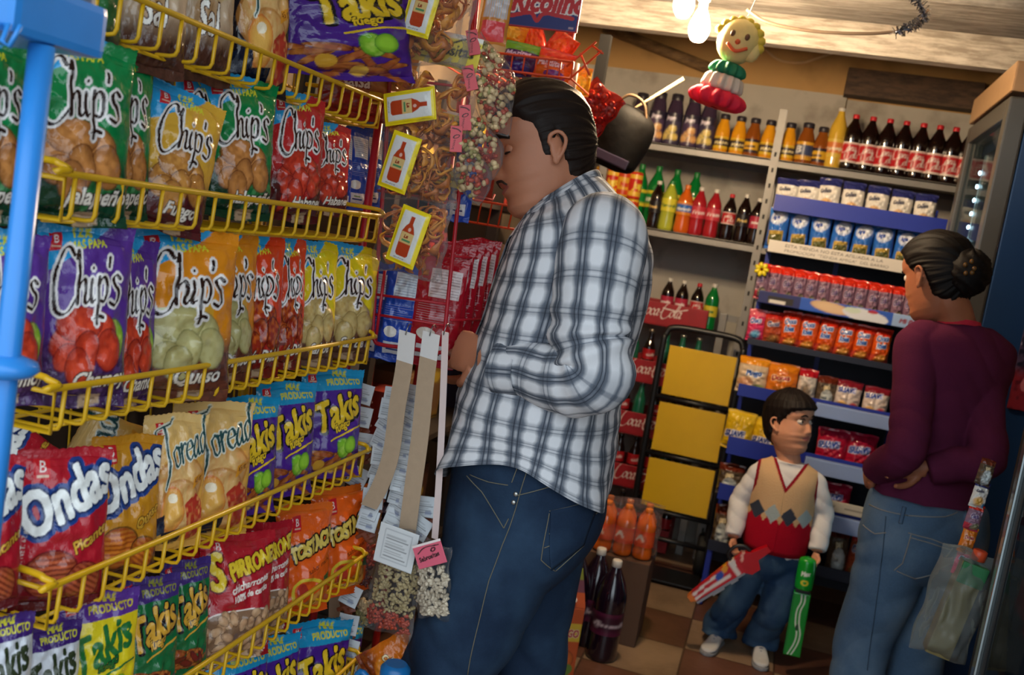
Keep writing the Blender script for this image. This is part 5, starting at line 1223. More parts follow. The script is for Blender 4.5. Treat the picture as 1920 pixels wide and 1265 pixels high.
# ------------------------------------------------------------------ orange candy stand behind the man's head
ORG = M('orange_wire', 'e0481a', 0.35, 0, 0.1, 30)
Yc = 2.42
cs = thing('candy_stand', 'orange wire candy stand behind the man\'s head', 'display rack', (-.78, Yc, 0))
def cb(mb, nm, mt=ORG): return mb.build(nm, mt, cs, loc=(.78, -Yc, 0))
zl = onY(935, 425, Yc).z
mb = MB()
xa, xb_ = -.93, onY(992, 435, Yc).x
for dz, dy in ((0, 0), (.055, -.05)): mb.tube([(xa, Yc + dy, zl + dz), (xb_, Yc + dy, zl + dz)], .003, 6)
for k in range(12): mb.tube([(xa + (xb_ - xa) * k / 11, Yc + .22, zl), (xa + (xb_ - xa) * k / 11, Yc, zl), (xa + (xb_ - xa) * k / 11 + .018, Yc - .05, zl + .055)], .0022, 6)
mb.tube([(xb_, Yc - .05, zl + .055), (xb_, Yc, zl), (xb_, Yc + .22, zl)], .003, 6)
cb(mb, 'wire_shelf')
zu = onY(1010, 140, Yc).z; xc_ = onY(1070, 150, Yc).x
mb = MB()
for dz in (0, .05): mb.tube([(xa, Yc, zu + dz * .8), (xc_, Yc, zu + dz * .8)], .003, 6)
for k in range(12): mb.tube([(xa + (xc_ - xa) * k / 11, Yc + .22, zu), (xa + (xc_ - xa) * k / 11, Yc, zu), (xa + (xc_ - xa) * k / 11, Yc, zu + .04)], .0022, 6)
for a_, b_ in (((1066, 150), (1128, 95)), ((1062, 125), (1118, 78)), ((1105, 140), (1088, 100)), ((1130, 100), (1110, 85))): mb.tube([onY(*a_, Yc), onY(*b_, Yc + .02)], .0028, 6)
cb(mb, 'wire_shelf')
cb(MB().tube([(xa, Yc + .2, 0), (xa, Yc + .2, 2.1)], .011, 8), 'post', M('red_post', 'a81a1c', .4)); cb(MB().tube([(-.66, Yc + .22, 0), (-.66, Yc + .22, 2.08)], .011, 8), 'post', MATS['red_post'])
cb(MB().box((-.72, Yc + .23, .6), (.03, .02, 1.2)), 'side_rail', MATS['red_post'])
cb(MB().box((-.79, Yc + .2, .02), (.34, .30, .03), bev=.004), 'foot')
ra = Art(.55, 260, '1d2c7c'); ra.text('Ricolino', .07, .20, .36, 'c8202c', .05, .25, .84, bold=.014, out='f0ecec', outw=.02)
ra.put(ra.stroke([(.10, .13), (.35, .19), (.45, .10), (.55, .20), (.92, .17)], .026), 'c8202c'); ra.rect(.88, .04, .95, .06, 'b8a0b0'); ra.rect(0, 0, 1, .018, 'b82a3a'); ra.rect(.982, 0, 1, .55, 'b82a3a')
s1, s2 = onY(942, 52, Yc - .03), onY(1082, 57, Yc - .03)
SGW = (s2 - s1).length
o = link('shop_sign', flat_print('shop_sign', ra, SGW, SGW * .55, printed('sign_board', .4, .02, 30), 150, 0, 0, .006), None, ((s1.x + s2.x) / 2, Yc - .03, (s1.z + s2.z) / 2 + SGW * .275), (0, .0, 0))
tag(o, 'blue sign with red lettering above the candy bags', 'sign')
dA = Art(1.0, 110, '4a2a5a'); dA.rect(0, .72, 1, 1, '6ab02a'); dA.text('Moritas', .06, .5, .25, 'd8c8e0', .08, .15, .95, bold=.012); dA.ell(.5, .2, .35, .2, '3a2a8a', 0, edge='2a1a3a')
design('morita', dA, 101, .11, .11, .04, nx=60)
dA = Art(1.0, 110, 'e0681c'); dA.rect(0, .7, 1, 1, 'e8401c'); dA.text('Panditas', .04, .42, .26, 'f0d8e0', .06, .15, .85, bold=.012, out='a8282c'); dA.ell(.6, .2, .3, .15, '7a3a8a')
design('gummy', dA, 102, .11, .11, .04, nx=60)
dA = Art(1.2, 90, 'e84a1c'); dA.ell(.5, .6, .3, .3, 'f0762a', 0, tex='d8281c')
design('redcandy', dA, 103, .11, .11, .05, nx=50)
dA = Art(1.2, 90, 'e8a01c'); dA.ell(.5, .5, .3, .3, 'f0c83a', 0)
design('yellowcandy', dA, 104, .1, .11, .05, nx=50)
for key, box, dy, rl, lb in (('yellowcandy', (936, 32, 990, 85), .06, 10, 'yellow candy bag at the left of the stand under the sign'), ('redcandy', (965, 60, 1035, 112), .09, 70, 'bright orange candy bag lying on top under the sign'), ('redcandy', (1020, 62, 1080, 120), .08, -60, 'orange candy bag lying at the right end under the sign'),
   ('morita', (942, 78, 1010, 146), -.0, 4, 'purple and green candy bag under the sign'), ('gummy', (1004, 92, 1074, 158), .0, 8, 'orange candy bag right of the purple one under the sign')):
    bag_px(key, box, 0, 84, lb, 'candy bags on the orange stand', cat='candy bag', name='candy_bag', roll=rl, Y=Yc + .04 + dy)
o = MB(); a_, b_ = onY(1075, 118, 2.55), onY(1062, 195, 2.55)
o.tube([a_, b_], .017, 14); tag(o.build('paper_roll', M('cream_paper', 'c8b090', .7)), 'cream paper roll standing right of the orange candy bags', 'roll')
bag_px('yellowcandy', (1072, 125, 1108, 182), 0, 84, 'yellow snack bag behind the cream paper roll', None, cat='candy bag', name='candy_bag', Y=2.66)
V, F = pouch(.11, .13, .06, 12, 0, 24)
c = onY(1116, 205, 2.7); t_ = thing('red_candy_bag', 'clear bag of red candy hanging right of the man\'s hair', 'candy bag', c, (0, .55, 0)); link('clear_bag', mesh_from('clear_bag', V, F.tolist(), film('red_cellophane', (.85, .25, .2), .8, .1, .5, 40, (.5, .05, .04))), t_)
mb = MB(); rs = random.Random(8)
for i in range(40): mb.ball((rs.uniform(-.042, .042), rs.uniform(-.014, .01), rs.uniform(-.05, .05)), .011, 8, 0)
mb.build('red_candies', M('red_candy', '8a2018', .3), t_)['kind'] = 'stuff'
# black slotted post and left wall shelves
a_, b_ = onY(1131, 70, 3.2), onY(1098, 330, 3.2)
lw = thing('side_shelving', 'dark shelves of goods along the left wall behind the man', 'shelving', (-1.12, 3.3, 0))
DKW = M('dark_wood', '2f2620', .7, 0, .2, 15)
for z in (.35, .75, 1.12, 1.5): MB().box((0, 0, z), (.30, 1.9, .018)).build('shelf_board', DKW, lw)
for y in (-.92, .02, .92):
    for x in (-.13, .13): MB().box((x, y, .95), (.035, .035, 1.9)).build('upright', DKW, lw)
mb = MB().box(((a_.x + b_.x) / 2, 3.2, 1.05), (.035, .03, 2.08)); 
pt = mb.build('slotted_post', M('black_post', '0c0b0a', .6, 0, .2, 20, 0, None, .2)); tag(pt, 'black slotted post standing between the man\'s hair and the black bag', 'post')
rs = random.Random(21)
cols = ['8a6a2a', 'a02a20', '5a3a28', '7a5a3a', 'b0901c', '3a3a5a', '8a2a1c', '6a4a2a']
i = 0
for z in (.36, .76, 1.13, 1.51):
    for y in (-.78, -.58, -.36, -.15, .2, .5):
        w, d, h = rs.uniform(.12, .17), rs.uniform(.12, .17), rs.uniform(.14, .26)
        t_ = thing('goods_box', 'goods box %s on the %s of the dark side shelves' % (['nearest the street', 'second from the street', 'third from the street', 'fourth from the street', 'fifth from the street', 'furthest back'][i % 6], ['lowest board', 'second board', 'third board', 'top board'][i // 6]), 'box', (-1.115, 3.3 + y, z), (0, 0, rs.uniform(-.1, .1)), 'boxes on the dark side shelves')
        ar = Art(h / w, 50, cols[(i * 5 + 3) % 8]); ar.rect(.1, .15, .9, .5 * h / w, cols[(i * 3) % 8]); ar.ell(.5, .6 * h / w, .3, .15, 'c8a83a')
        MB().box((0, 0, h / 2), (d, w, h), bev=.002).build('carton_body', M('goods_%s' % cols[(i * 5 + 3) % 8], cols[(i * 5 + 3) % 8], .6), t_)
        link('front_print', flat_print('front_print', ar, w * .96, h * .94, CARD, 20, 0, 0, .001), t_, (d / 2 + .001, 0, h / 2), (0, 0, PI / 2)); i += 1
o = MB().box((onY(922, 560, 2.36).x, 2.37, onY(922, 555, 2.36).z), (.10, .004, .26), rot=(0, .08, 0)).build('cardboard_sheet', KR)
tag(o, 'sheet of grey-brown cardboard hanging in front of the man\'s chest', 'cardboard')
# black bag and stick right of the man's head
bc = onY(1160, 258, 3.15)
t_ = thing('black_bag', 'rounded black bag hanging right of the man\'s head', 'bag', bc, (0, .28, 0))
V = []; F = []; n = 24
for i, (r, z) in enumerate(catmull([(.02, .105), (.055, .098), (.088, .07), (.098, .02), (.096, -.05), (.088, -.085), (.04, -.10)], 3)):
    for j in range(n):
        w = 2 * PI * j / n; k = 1 + .05 * math.sin(3 * w + z * 20); V.append((r * k * math.cos(w), r * .6 * k * math.sin(w), z))
for i in range(len(V) // n - 1):
    for j in range(n): F.append((i * n + j, (i + 1) * n + j, (i + 1) * n + (j + 1) % n, i * n + (j + 1) % n))
link('bag_shell', mesh_from('bag_shell', V, F, M('black_cloth', '060505', .65, 0, .3, 20, .2, 30, .15)), t_)
MB().tube(catmull([(-.05, -.02, .09), (-.02, -.03, .13), (.03, -.03, .125), (.06, -.02, .08)], 5), .005, 6).build('handle', M('strap_brown', '5a4630', .6), t_)
MB().box((0, -.056, -.07), (.15, .012, .03), bev=.004).build('trim_band', M('purple_trim', '1e1630', .5), t_)
a_, b_ = onY(1282, 147, 3.25), onY(1172, 214, 3.25)
tag(MB().tube([a_, b_], [.006, .004], 8).build('wooden_stick', M('stick_wood', 'd0b890', .6)), 'thin pale wooden stick poking out behind the black bag', 'stick')
# ------------------------------------------------------------------ bulbs, paper doll, garland
def bulb(c, label, s=1.0, tilt=0.0):
    t_ = thing('light_bulb', label, 'light bulb', c, (tilt, 0, 0), 'bare bulbs under the beam', (s, s, s))
    MB().lathe(catmull([(.002, -.05), (.018, -.045), (.030, -.022), (.030, 0), (.020, .028), (.013, .045)], 4), n=20).build('glass_globe', emis('bulb_glow', (1, .74, .46), 620), t_)
    MB().lathe([(.0135, .042), (.0135, .066), (.018, .068), (.021, .11), (.015, .12)], n=16).build('socket', M('socket_white', 'd8d0c0', .5), t_)
    return t_
bb = thing('x', 'x', 'x'); bpy.data.objects.remove(bb)
bulb((BULB[0], BULB[1], BULB[2] - .015), 'lower bare light bulb glowing under the ceiling beam')
c = onY(1283, 2, 3.06); bulb(c, 'upper bare light bulb at the top edge of the photo', 1.0, .5)
o = MB().tube(catmull([(BULB[0], BULB[1], BULB[2] + .10), (BULB[0] + .01, 3.0, 2.30), (BULB[0], 3.0, 2.42)], 6), .004, 6).build('bulb_cord', BLK); tag(o, 'dark cord holding the lower light bulb', 'cord')
o = MB().tube(catmull([c + Vector((0, -.05, .09)), (c.x, 3.0, c.z + .15), (c.x + .01, 3.0, 2.42)], 6), .004, 6).build('bulb_cord', BLK); tag(o, 'dark cord holding the upper light bulb', 'cord')
Yd = 2.96; c = onY(1384, 78, Yd); kx = 1 / FPX * Yd * 1.02
dl = thing('paper_doll', 'hanging paper doll with pleated green, white and red skirt', 'decoration', c, (0, .17, 0))
MB().ball((0, 0, 0), (37 * kx, 30 * kx, 40 * kx), 20).ball((30 * kx, -5 * kx, -12 * kx), (14 * kx, 10 * kx, 18 * kx), 12).build('head', M('paper_cream', 'e8d890', .6), dl)
mb = MB()
for i in range(9): mb.ball((38 * kx * math.sin(-1.2 + .35 * i) * 1.05, -2 * kx, 38 * kx * math.cos(-1.2 + .35 * i) - 2 * kx), (9 * kx, 9 * kx, 9 * kx), 8)
mb.build('hair', M('paper_yellow', 'e0cc4a', .6), dl)
for sx in (-1, 1): MB().ball((sx * 13 * kx + 3 * kx, -28 * kx, 6 * kx), (4.5 * kx, 3 * kx, 6 * kx), 10).build('eye', M('paper_brown', '6a4a30', .5), dl)
MB().tube(catmull([(-14 * kx, -27 * kx, -12 * kx), (4 * kx, -31 * kx, -22 * kx), (22 * kx, -26 * kx, -12 * kx)], 6), 3 * kx, 8).build('mouth', M('paper_coral', 'e0643a', .5), dl)
MB().ball((3 * kx, -30 * kx, -6 * kx), 5 * kx, 8).build('nose', MATS['paper_coral'], dl)
def pleat(prof, name, mt):
    V = []; F = []; n = 72
    for (r, z) in catmull(prof, 3):
        for j in range(n):
            w = 2 * PI * j / n; q = r * (1 + .14 * math.cos(12 * w)) * kx; V.append((q * math.cos(w), q * .85 * math.sin(w), z * kx))
    for i in range(len(V) // n - 1):
        for j in range(n): F.append((i * n + j, (i + 1) * n + j, (i + 1) * n + (j + 1) % n, i * n + (j + 1) % n))
    link(name, mesh_from(name, V, F, mt), dl)
pleat([(12, -38), (24, -42), (30, -52), (27, -60), (8, -62)], 'green_pleats', M('paper_green', '18805a', .7))
pleat([(10, -62), (28, -63), (33, -76), (32, -88), (8, -91)], 'white_pleats', M('paper_white', 'dccfc0', .7))
pleat([(8, -90), (34, -90), (46, -100), (46, -110), (36, -118), (6, -120)], 'red_pleats', M('paper_red', 'e01840', .7))
MB().tube([(0, 0, 40 * kx), (.03, 0, 2.42 - c.z)], .001, 5).build('string', BLK, dl)
cp = [onY(x, y, 3.18) for x, y in ((1400, 18), (1440, 42), (1520, 58), (1620, 63), (1690, 59))]
tag(MB().tube(catmull(cp, 8), .005, 8).build('hanging_cable', M('cable_brown', '5a4a3c', .6)), 'brown cable sagging under the beam right of the doll', 'cable')
gp_ = catmull([onY(x, y, 3.16) for x, y in ((1680, 60), (1712, 50), (1733, 32), (1728, 10), (1712, -8), (1700, -30))], 10)
mb = MB(); rs = random.Random(3)
for p in gp_:
    for k in range(7):
        d_ = Vector((rs.uniform(-1, 1), rs.uniform(-1, 1), rs.uniform(-1, 1))).normalized(); q = Vector(p)
        s_ = d_.orthogonal().normalized() * .002
        mb.add([q - s_, q + s_, q + d_ * .02 + s_, q + d_ * .02 - s_], [(0, 1, 2, 3)], 0, False)
mb.tube(gp_, .002, 5)
tag(mb.build('tinsel_garland', M('tinsel', 'b8bcc8', .15, 1, .2, 30)), 'silver tinsel garland at the top edge of the photo', 'garland', None, 'stuff')
tag(MB().tube(catmull([onY(x, y, 5.112) for x, y in ((1430, 88), (1460, 112), (1500, 118), (1530, 110), (1560, 100))], 8), .006, 8).build('white_cable', M('cable_cream', 'c8a880', .6)), 'pale cable looped on the tan wall', 'cable')
# ------------------------------------------------------------------ blue glass-door cooler beyond the woman
NAVY = M('cooler_navy', '14335e', .35, 0, .1, 8); CGREY = M('cooler_frame', '55534f', .35, .4, .1, 10); CDARK = M('cooler_inside', '20242a', .5, 0, .1, 8)
X0, Y0, Y1, HT = .535, 3.30, 4.02, 2.17
k1 = thing('glass_cooler', 'tall blue drinks cooler with a glass door behind the woman', 'cooler', (X0, Y0, 0))
def k1b(mb, nm, mt): return mb.build(nm, mt, k1, loc=(-X0, -Y0, 0))
XX = 1.25; xm = (X0 + .06 + XX) / 2; wx = XX - X0 - .06
k1b(MB().box((xm, Y0 + .0125, HT / 2 + .03), (wx, .025, HT - .06), bev=.004).box((xm, Y1 - .0125, HT / 2 + .03), (wx, .025, HT - .06)).box((XX - .0125, (Y0 + Y1) / 2, HT / 2 + .03), (.025, Y1 - Y0, HT - .06)).box((xm, (Y0 + Y1) / 2, HT - .1), (wx, Y1 - Y0, .2)).box((xm, (Y0 + Y1) / 2, .2), (wx, Y1 - Y0, .3)), 'cabinet', NAVY)
k1b(MB().box((X0 + .03, Y0 + .03, 1.12), (.055, .06, 1.9), bev=.006).box((X0 + .03, Y1 - .03, 1.12), (.055, .06, 1.9), bev=.006).box((X0 + .03, (Y0 + Y1) / 2, 2.04), (.055, Y1 - Y0 - .12, .06), bev=.004).box((X0 + .03, (Y0 + Y1) / 2, .20), (.055, Y1 - Y0 - .12, .06), bev=.004), 'door_frame', CGREY)
k1b(MB().box((X0 + .02, (Y0 + Y1) / 2, 1.12), (.006, Y1 - Y0 - .12, 1.78)), 'door_glass', glass('cooler_glass', (.80, .9, .92), .85))
k1b(MB().box((X0 + .03, (Y0 + Y1) / 2, 2.13), (.06, Y1 - Y0, .09), bev=.006), 'header', M('cooler_header', '9a7a58', .4))
k1b(MB().box((XX - .05, (Y0 + Y1) / 2, 1.12), (.01, Y1 - Y0 - .06, 1.7)).box((xm, Y1 - .032, 1.12), (wx, .01, 1.7)), 'lining', CDARK)
for z in (.5, .85, 1.2, 1.55): k1b(MB().box((xm + .05, (Y0 + Y1) / 2, z), (wx - .15, Y1 - Y0 - .08, .008)), 'inner_shelf', CGREY)
LED = emis('led_strip', (.75, .9, 1.0), 16)
mb = MB()
for k in range(34): mb.ball((X0 + .030, Y0 + .44, .35 + k * .0465), (.005, .008, .008), 8)
o = k1b(mb, 'led_strip', LED); o['kind'] = 'stuff'
k1b(MB().box((X0 + .040, Y0 + .44, 1.12), (.008, .026, 1.65)), 'led_rail', M('led_rail', 'b8c4c8', .4))
for k, z in enumerate((.504, .854, 1.204, 1.554)):
    for j in range(5): put_bottle('cola_small', (X0 + .16, Y0 + .13 + .11 * j, z), '%s cola bottle from the door edge on the %s shelf inside the blue cooler' % (ORD[j], ORD[k]), 'cola bottles inside the blue cooler', .5 * j)
po = Art(1.9, 200, '1a1c30'); po.noise(np.ones_like(po.X), '5a4a68', 22, .7, .45); po.noise((po.Y > .9).astype(float), 'b8b4cc', 34, .9, .55)
po.put(np.clip((.62 - po.Y) * 6, 0, 1) * .9, '8a2432'); po.noise(np.clip((.62 - po.Y) * 6, 0, 1), '3a1020', 18, .7); po.text('Coca', .1, .25, .34, 'b86a78', .2, .3, .9, bold=.01)
p1_, p2_ = onY(1884, 505, Y0), onY(1888, 765, Y0)
link('poster', flat_print('poster', po, .20, p1_.z - p2_.z, printed('poster_print', .3, .05, 30), 90, 0, 0, .003), k1, (p2_.x + .098 - X0, -.003, (p1_.z + p2_.z) / 2))
# ------------------------------------------------------------------ near cooler with a chrome-edged glass door
X2, Y2, Y3, H2 = .538, 1.42, 2.28, 1.95
k2 = thing('glass_cooler', 'chrome-edged glass cooler door at the right edge of the photo', 'cooler', (X2, Y3, 0))
def k2b(mb, nm, mt): return mb.build(nm, mt, k2, loc=(-X2, -Y3, 0))
CHR = M('chrome_edge', 'a8b4b8', .18, .9, .05, 10); GSK = M('black_gasket', '101216', .5)
k2b(MB().box((X2 + .012, Y3 - .012, H2 / 2), (.024, .03, H2), bev=.004).box((X2 + .012, Y2 + .012, H2 / 2), (.024, .03, H2), bev=.004), 'chrome_edge', CHR)
k2b(MB().box((X2 + .03, Y3 + .012, H2 / 2), (.06, .016, H2)).box((X2 + .02, Y3 - .045, H2 / 2), (.02, .03, H2)), 'gasket', GSK)
k2b(MB().box((X2 + .014, (Y2 + Y3) / 2, H2 / 2), (.005, Y3 - Y2 - .05, H2 - .06)), 'door_glass', glass('near_glass', (.5, .56, .6), .80, .03))
k2b(MB().box((X2 + .40, Y3 - .013, H2 / 2), (.70, .02, H2)).box((X2 + .75, (Y2 + Y3) / 2, H2 / 2), (.02, Y3 - Y2, H2)).box((X2 + .40, Y2 + .012, H2 / 2), (.70, .02, H2)), 'cabinet', M('cooler_charcoal', '2a2f38', .5))
k2b(MB().box((X2 + .40, (Y2 + Y3) / 2, .2), (.70, Y3 - Y2 - .04, .3)).box((X2 + .4, (Y2 + Y3) / 2, H2 - .03), (.72, Y3 - Y2 - .04, .06)), 'base', GSK)
for z in (.45, .80, 1.15): k2b(MB().box((X2 + .36, (Y2 + Y3) / 2, z), (.55, Y3 - Y2 - .06, .008)), 'inner_shelf', CGREY)
# packs and a clear bag hanging by the chrome edge
rs = random.Random(5)
for k in range(5):
    y_ = 885 + 42 * k; c = onY(1848 - 11 * k, y_, 2.44)
    bag_px(['k_choc', 'k_white', 'k_red', 'k_peach', 'k_pink'][k], (1833 - 11 * k, y_ - 26, 1862 - 11 * k, y_ + 26), 0, 75, '%s small pack from the top hanging between the woman and the chrome edge' % ORD[k], 'small packs hanging by the chrome edge', cat='snack pack', name='snack_pack', roll=10, Y=2.44)
c = onY(1788, 1130, 2.42)
t_ = thing('carrier_bag', 'clear plastic bag with a tall carton hanging beside the woman\'s leg', 'bag', c, (0, .1, 0))
V, F = pouch(.125, .26, .10, 15, 0, 26); link('clear_bag', mesh_from('clear_bag', V, F.tolist(), film('milky_plastic', (.80, .83, .80), .80, .25, .8, 20, (.5, .52, .5))), t_)
MB().box((.005, .0, -.01), (.055, .05, .23), rot=(0, .06, 0), bev=.004).build('carton', M('olive_carton', '8a7a4a', .6, 0, .2, 20), t_)
MB().box((.013, -.004, .08), (.057, .052, .05), rot=(0, .06, 0), bev=.004).build('green_band', M('green_band', '2f7a4a', .6), t_)
MB().lathe([(.016, 0), (.016, .022), (.013, .024)], (.018, 0, .112), 14).build('orange_cap', M('cap_coral', 'd8502a', .4), t_)
# ------------------------------------------------------------------ people: shared builders
def V3(*a): return Vector(a)
def loft(rings, n=48, k=6, cap=True, pw=2.0):
    """rings: (front point, back point, half width vector) -> smooth tube of ellipses; returns V, F, UV"""
    R_ = [np.concatenate([np.array(f, float), np.array(b, float), np.array(w, float)]) for f, b, w in rings]
    R_ = catmull(R_, k); V = []; UV = []; F = []; L_ = 0; prev = None
    for i, r in enumerate(R_):
        f, b, w = r[:3], r[3:6], r[6:9]; c = (f + b) / 2; a = (f - b) / 2
        if prev is not None: L_ += np.linalg.norm(c - prev)
        prev = c; per = PI * (np.linalg.norm(a) + np.linalg.norm(w))
        for j in range(n + 1):
            t_ = 2 * PI * j / n; cs_, sn = math.cos(t_), math.sin(t_)
            cs_ = math.copysign(abs(cs_) ** (2 / pw), cs_); sn = math.copysign(abs(sn) ** (2 / pw), sn)
            V.append(c + a * cs_ + w * sn); UV.append((j / n, L_))
    m_ = n + 1
    for i in range(len(R_) - 1):
        for j in range(n): F.append((i * m_ + j, i * m_ + j + 1, (i + 1) * m_ + j + 1, (i + 1) * m_ + j))
    if cap: F.append(tuple(range(n - 1, -1, -1))); F.append(tuple((len(R_) - 1) * m_ + j for j in range(n)))
    return np.array(V), F, np.array(UV)
def limb(pts, rad, n=16, k=6):
    mb = MB(); P = catmull([list(p) + [r] for p, r in zip(pts, rad)], k)
    mb.tube([p[:3] for p in P], [max(.002, p[3]) for p in P], n); return np.array(mb.V), mb.F
def ballVF(c, r, n=14, rot=None):
    mb = MB(); mb.ball(c, r, n, 0, rot); return np.array(mb.V), mb.F
def remesh(parts, vox, smooth=2):
    V = []; F = []
    for v, f in parts:
        b = len(V); V += [tuple(x) for x in v]; F += [tuple(i + b for i in q) for q in f]
    me = bpy.data.meshes.new('tmp'); me.from_pydata(V, [], F)
    o = bpy.data.objects.new('tmp', me); COL.objects.link(o)
    md = o.modifiers.new('r', 'REMESH'); md.mode = 'VOXEL'; md.voxel_size = vox; md.use_smooth_shade = True
    if smooth:
        s_ = o.modifiers.new('s', 'SMOOTH'); s_.factor = .5; s_.iterations = smooth
    dg = bpy.context.evaluated_depsgraph_get(); dg.update()
    r = bpy.data.meshes.new_from_object(o.evaluated_get(dg))
    bpy.data.objects.remove(o); bpy.data.meshes.remove(me)
    r.polygons.foreach_set('use_smooth', np.ones(len(r.polygons), dtype=bool)); return r
def displace(me, fn):
    N = len(me.vertices); co = np.zeros(N * 3, np.float32); me.vertices.foreach_get('co', co)
    no = np.zeros(N * 3, np.float32); me.vertices.foreach_get('normal', no)
    co = co.reshape(-1, 3); no = no.reshape(-1, 3); d = fn(co, no)
    me.vertices.foreach_set('co', (co + no * np.asarray(d)[:, None]).ravel().astype(np.float32)); me.update(); return me
# head in its own frame: x forward, y to its left, z up, ears at the origin
HZ = [-.122, -.116, -.106, -.090, -.074, -.060, -.050, -.040, -.028, 0, .020, .038, .060, .085, .105, .118, .1245]
HF = [.030, .062, .080, .089, .084, .089, .087, .092, .088, .088, .085, .095, .094, .080, .056, .028, .004]
HB = [-.000, -.020, -.040, -.055, -.066, -.076, -.083, -.088, -.093, -.101, -.104, -.104, -.100, -.086, -.062, -.034, -.008]
HW = [.020, .036, .047, .055, .060, .063, .065, .067, .069, .0715, .073, .0745, .0745, .067, .050, .028, .006]
def head_pt(phi, z, child=0.0):
    f, b, w = np.interp(z, HZ, HF), np.interp(z, HZ, HB), np.interp(z, HZ, HW)
    if child:
        f = f - child * .008 * np.exp(-((z + .09) / .03) ** 2); w = w * (1 + child * .11 * np.exp(-((z + .045) / .035) ** 2)); f = f + child * .004 * np.exp(-((z - .06) / .03) ** 2)
    xc = .3 * f + .3 * b
    c, s_ = np.cos(phi), np.sin(phi)
    x = np.where(c > 0, xc + (f - xc) * np.abs(c) ** .92, xc - (xc - b) * np.abs(c)); y = w * np.sign(s_) * np.abs(s_) ** .9
    fr = (c > 0)
    ns = np.interp(z, [-.040, -.034, -.024, -.010, .012, .028], [0, .010, .027, .021, .009, 0]) * (1 - .25 * child)
    nw = np.interp(z, [-.036, -.02, .02], [.0155, .0125, .0085])
    x = x + fr * ns * np.exp(-(y / nw) ** 2)
    x = x + fr * (.004 * np.exp(-((np.abs(y) - .014) / .005) ** 2 - ((z + .028) / .006) ** 2))
    for sg in (-1, 1): x = x - fr * .010 * np.exp(-((y - sg * .031) / .014) ** 2 - ((z - .016) / .009) ** 2)
    x = x + fr * (.0045 * np.exp(-(y / .021) ** 2 - ((z + .0445) / .005) ** 2) + .0055 * np.exp(-(y / .018) ** 2 - ((z + .0585) / .005) ** 2) - .0030 * np.exp(-(y / .022) ** 2 - ((z + .051) / .0022) ** 2))
    x = x + fr * .004 * np.exp(-((np.abs(y) - .036) / .016) ** 2 - ((z + .012) / .016) ** 2)
    return x, y, z + 0 * x
def head_grid(n=120, m_=110, child=0.0):
    zz = np.interp(np.linspace(0, 1, m_), [0, .06, .94, 1], [-.122, -.112, .115, .1245]); ph = np.linspace(0, 2 * PI, n, endpoint=False)
    P, Z = np.meshgrid(ph, zz); x, y, z = head_pt(P, Z, child)
    F = [(i * n + j, i * n + (j + 1) % n, (i + 1) * n + (j + 1) % n, (i + 1) * n + j) for i in range(m_ - 1) for j in range(n)]
    return np.stack([x.ravel(), y.ravel(), z.ravel()], 1), F, n, m_
def ear_parts(child=0):
    out = []
    for sg in (-1, 1):
        c = (-.008, sg * .075, -.004)
        out.append(ballVF(c, (.016, .007, .027), 14, (0, -.25, sg * .35)))
        pts = catmull([(-.002, sg * .079, -.028), (-.016, sg * .086, -.012), (-.024, sg * .089, .008), (-.014, sg * .088, .023), (.002, sg * .083, .020), (.006, sg * .078, .006)], 4)
        mb = MB(); mb.tube(pts, .0042, 8); out.append((np.array(mb.V), mb.F))
        out.append(ballVF((.000, sg * .080, -.027), (.008, .005, .009), 10))
    return out
def head_matrix(c, fwd, up, s):
    f = Vector(fwd).normalized(); u = Vector(up); u = (u - f * u.dot(f)).normalized(); l = u.cross(f)
    m_ = Matrix((f, l, u)).transposed().to_4x4() @ Matrix.Scale(s, 4); m_.translation = c; return m_
def xf(m_, V): return np.array([m_ @ Vector(v) for v in V])
def hair_shell(m_, mask, thick, child=0.0, seed=1, comb='back', fr=34, jit=.003):
    V, F, n, k = head_grid(150, 130, child); x, y, z = V.T
    h = mask(x, y, z); c0 = np.array([-.01, 0, .02]); d = V - c0; d /= np.linalg.norm(d, axis=1)[:, None]
    ang = np.arctan2(y, z - .0) if comb == 'back' else np.arctan2(y, x)
    g = vnoise(ang * fr / 2.0 + 40, (x if comb == 'back' else z) * 16 + 9, seed * 3.1) + .5 * vnoise(ang * fr + 40, (x if comb == 'back' else z) * 22 + 9, seed)
    h = h + jit * 2 * (vnoise(np.arctan2(y, x) * 11 + 40, z * 60 + 20, seed) - .5)
    t_ = np.where(h > 0, np.clip(h / .022, 0, 1) ** .6 * thick(x, y, z) + (g - .75) * .0055 * np.clip(h / .012, 0, 1), np.maximum(h * .5, -.005))
    W_ = V + d * t_[:, None]
    keep = [f for f in F if max(h[i] for i in f) > -.012]
    V2 = np.concatenate([W_, V - d * .009]); N = len(V)
    return xf(m_, V2), keep + [tuple(i + N for i in f[::-1]) for f in keep]
def on_face(m_, pts, r, child=0.0, lift=.0012, n=8, rr=None):
    P = []
    for (ph, z) in catmull(pts, 5):
        x, y, zz = head_pt(np.array(ph), np.array(z), child); q = Vector((float(x), float(y), float(zz))); q += Vector((q.x, q.y, 0)).normalized() * lift; P.append(m_ @ q)
    mb = MB(); k = len(P); mb.tube(P, [r * (math.sin(PI * (.12 + .76 * i / (k - 1))) ** .6) for i in range(k)], n); return mb
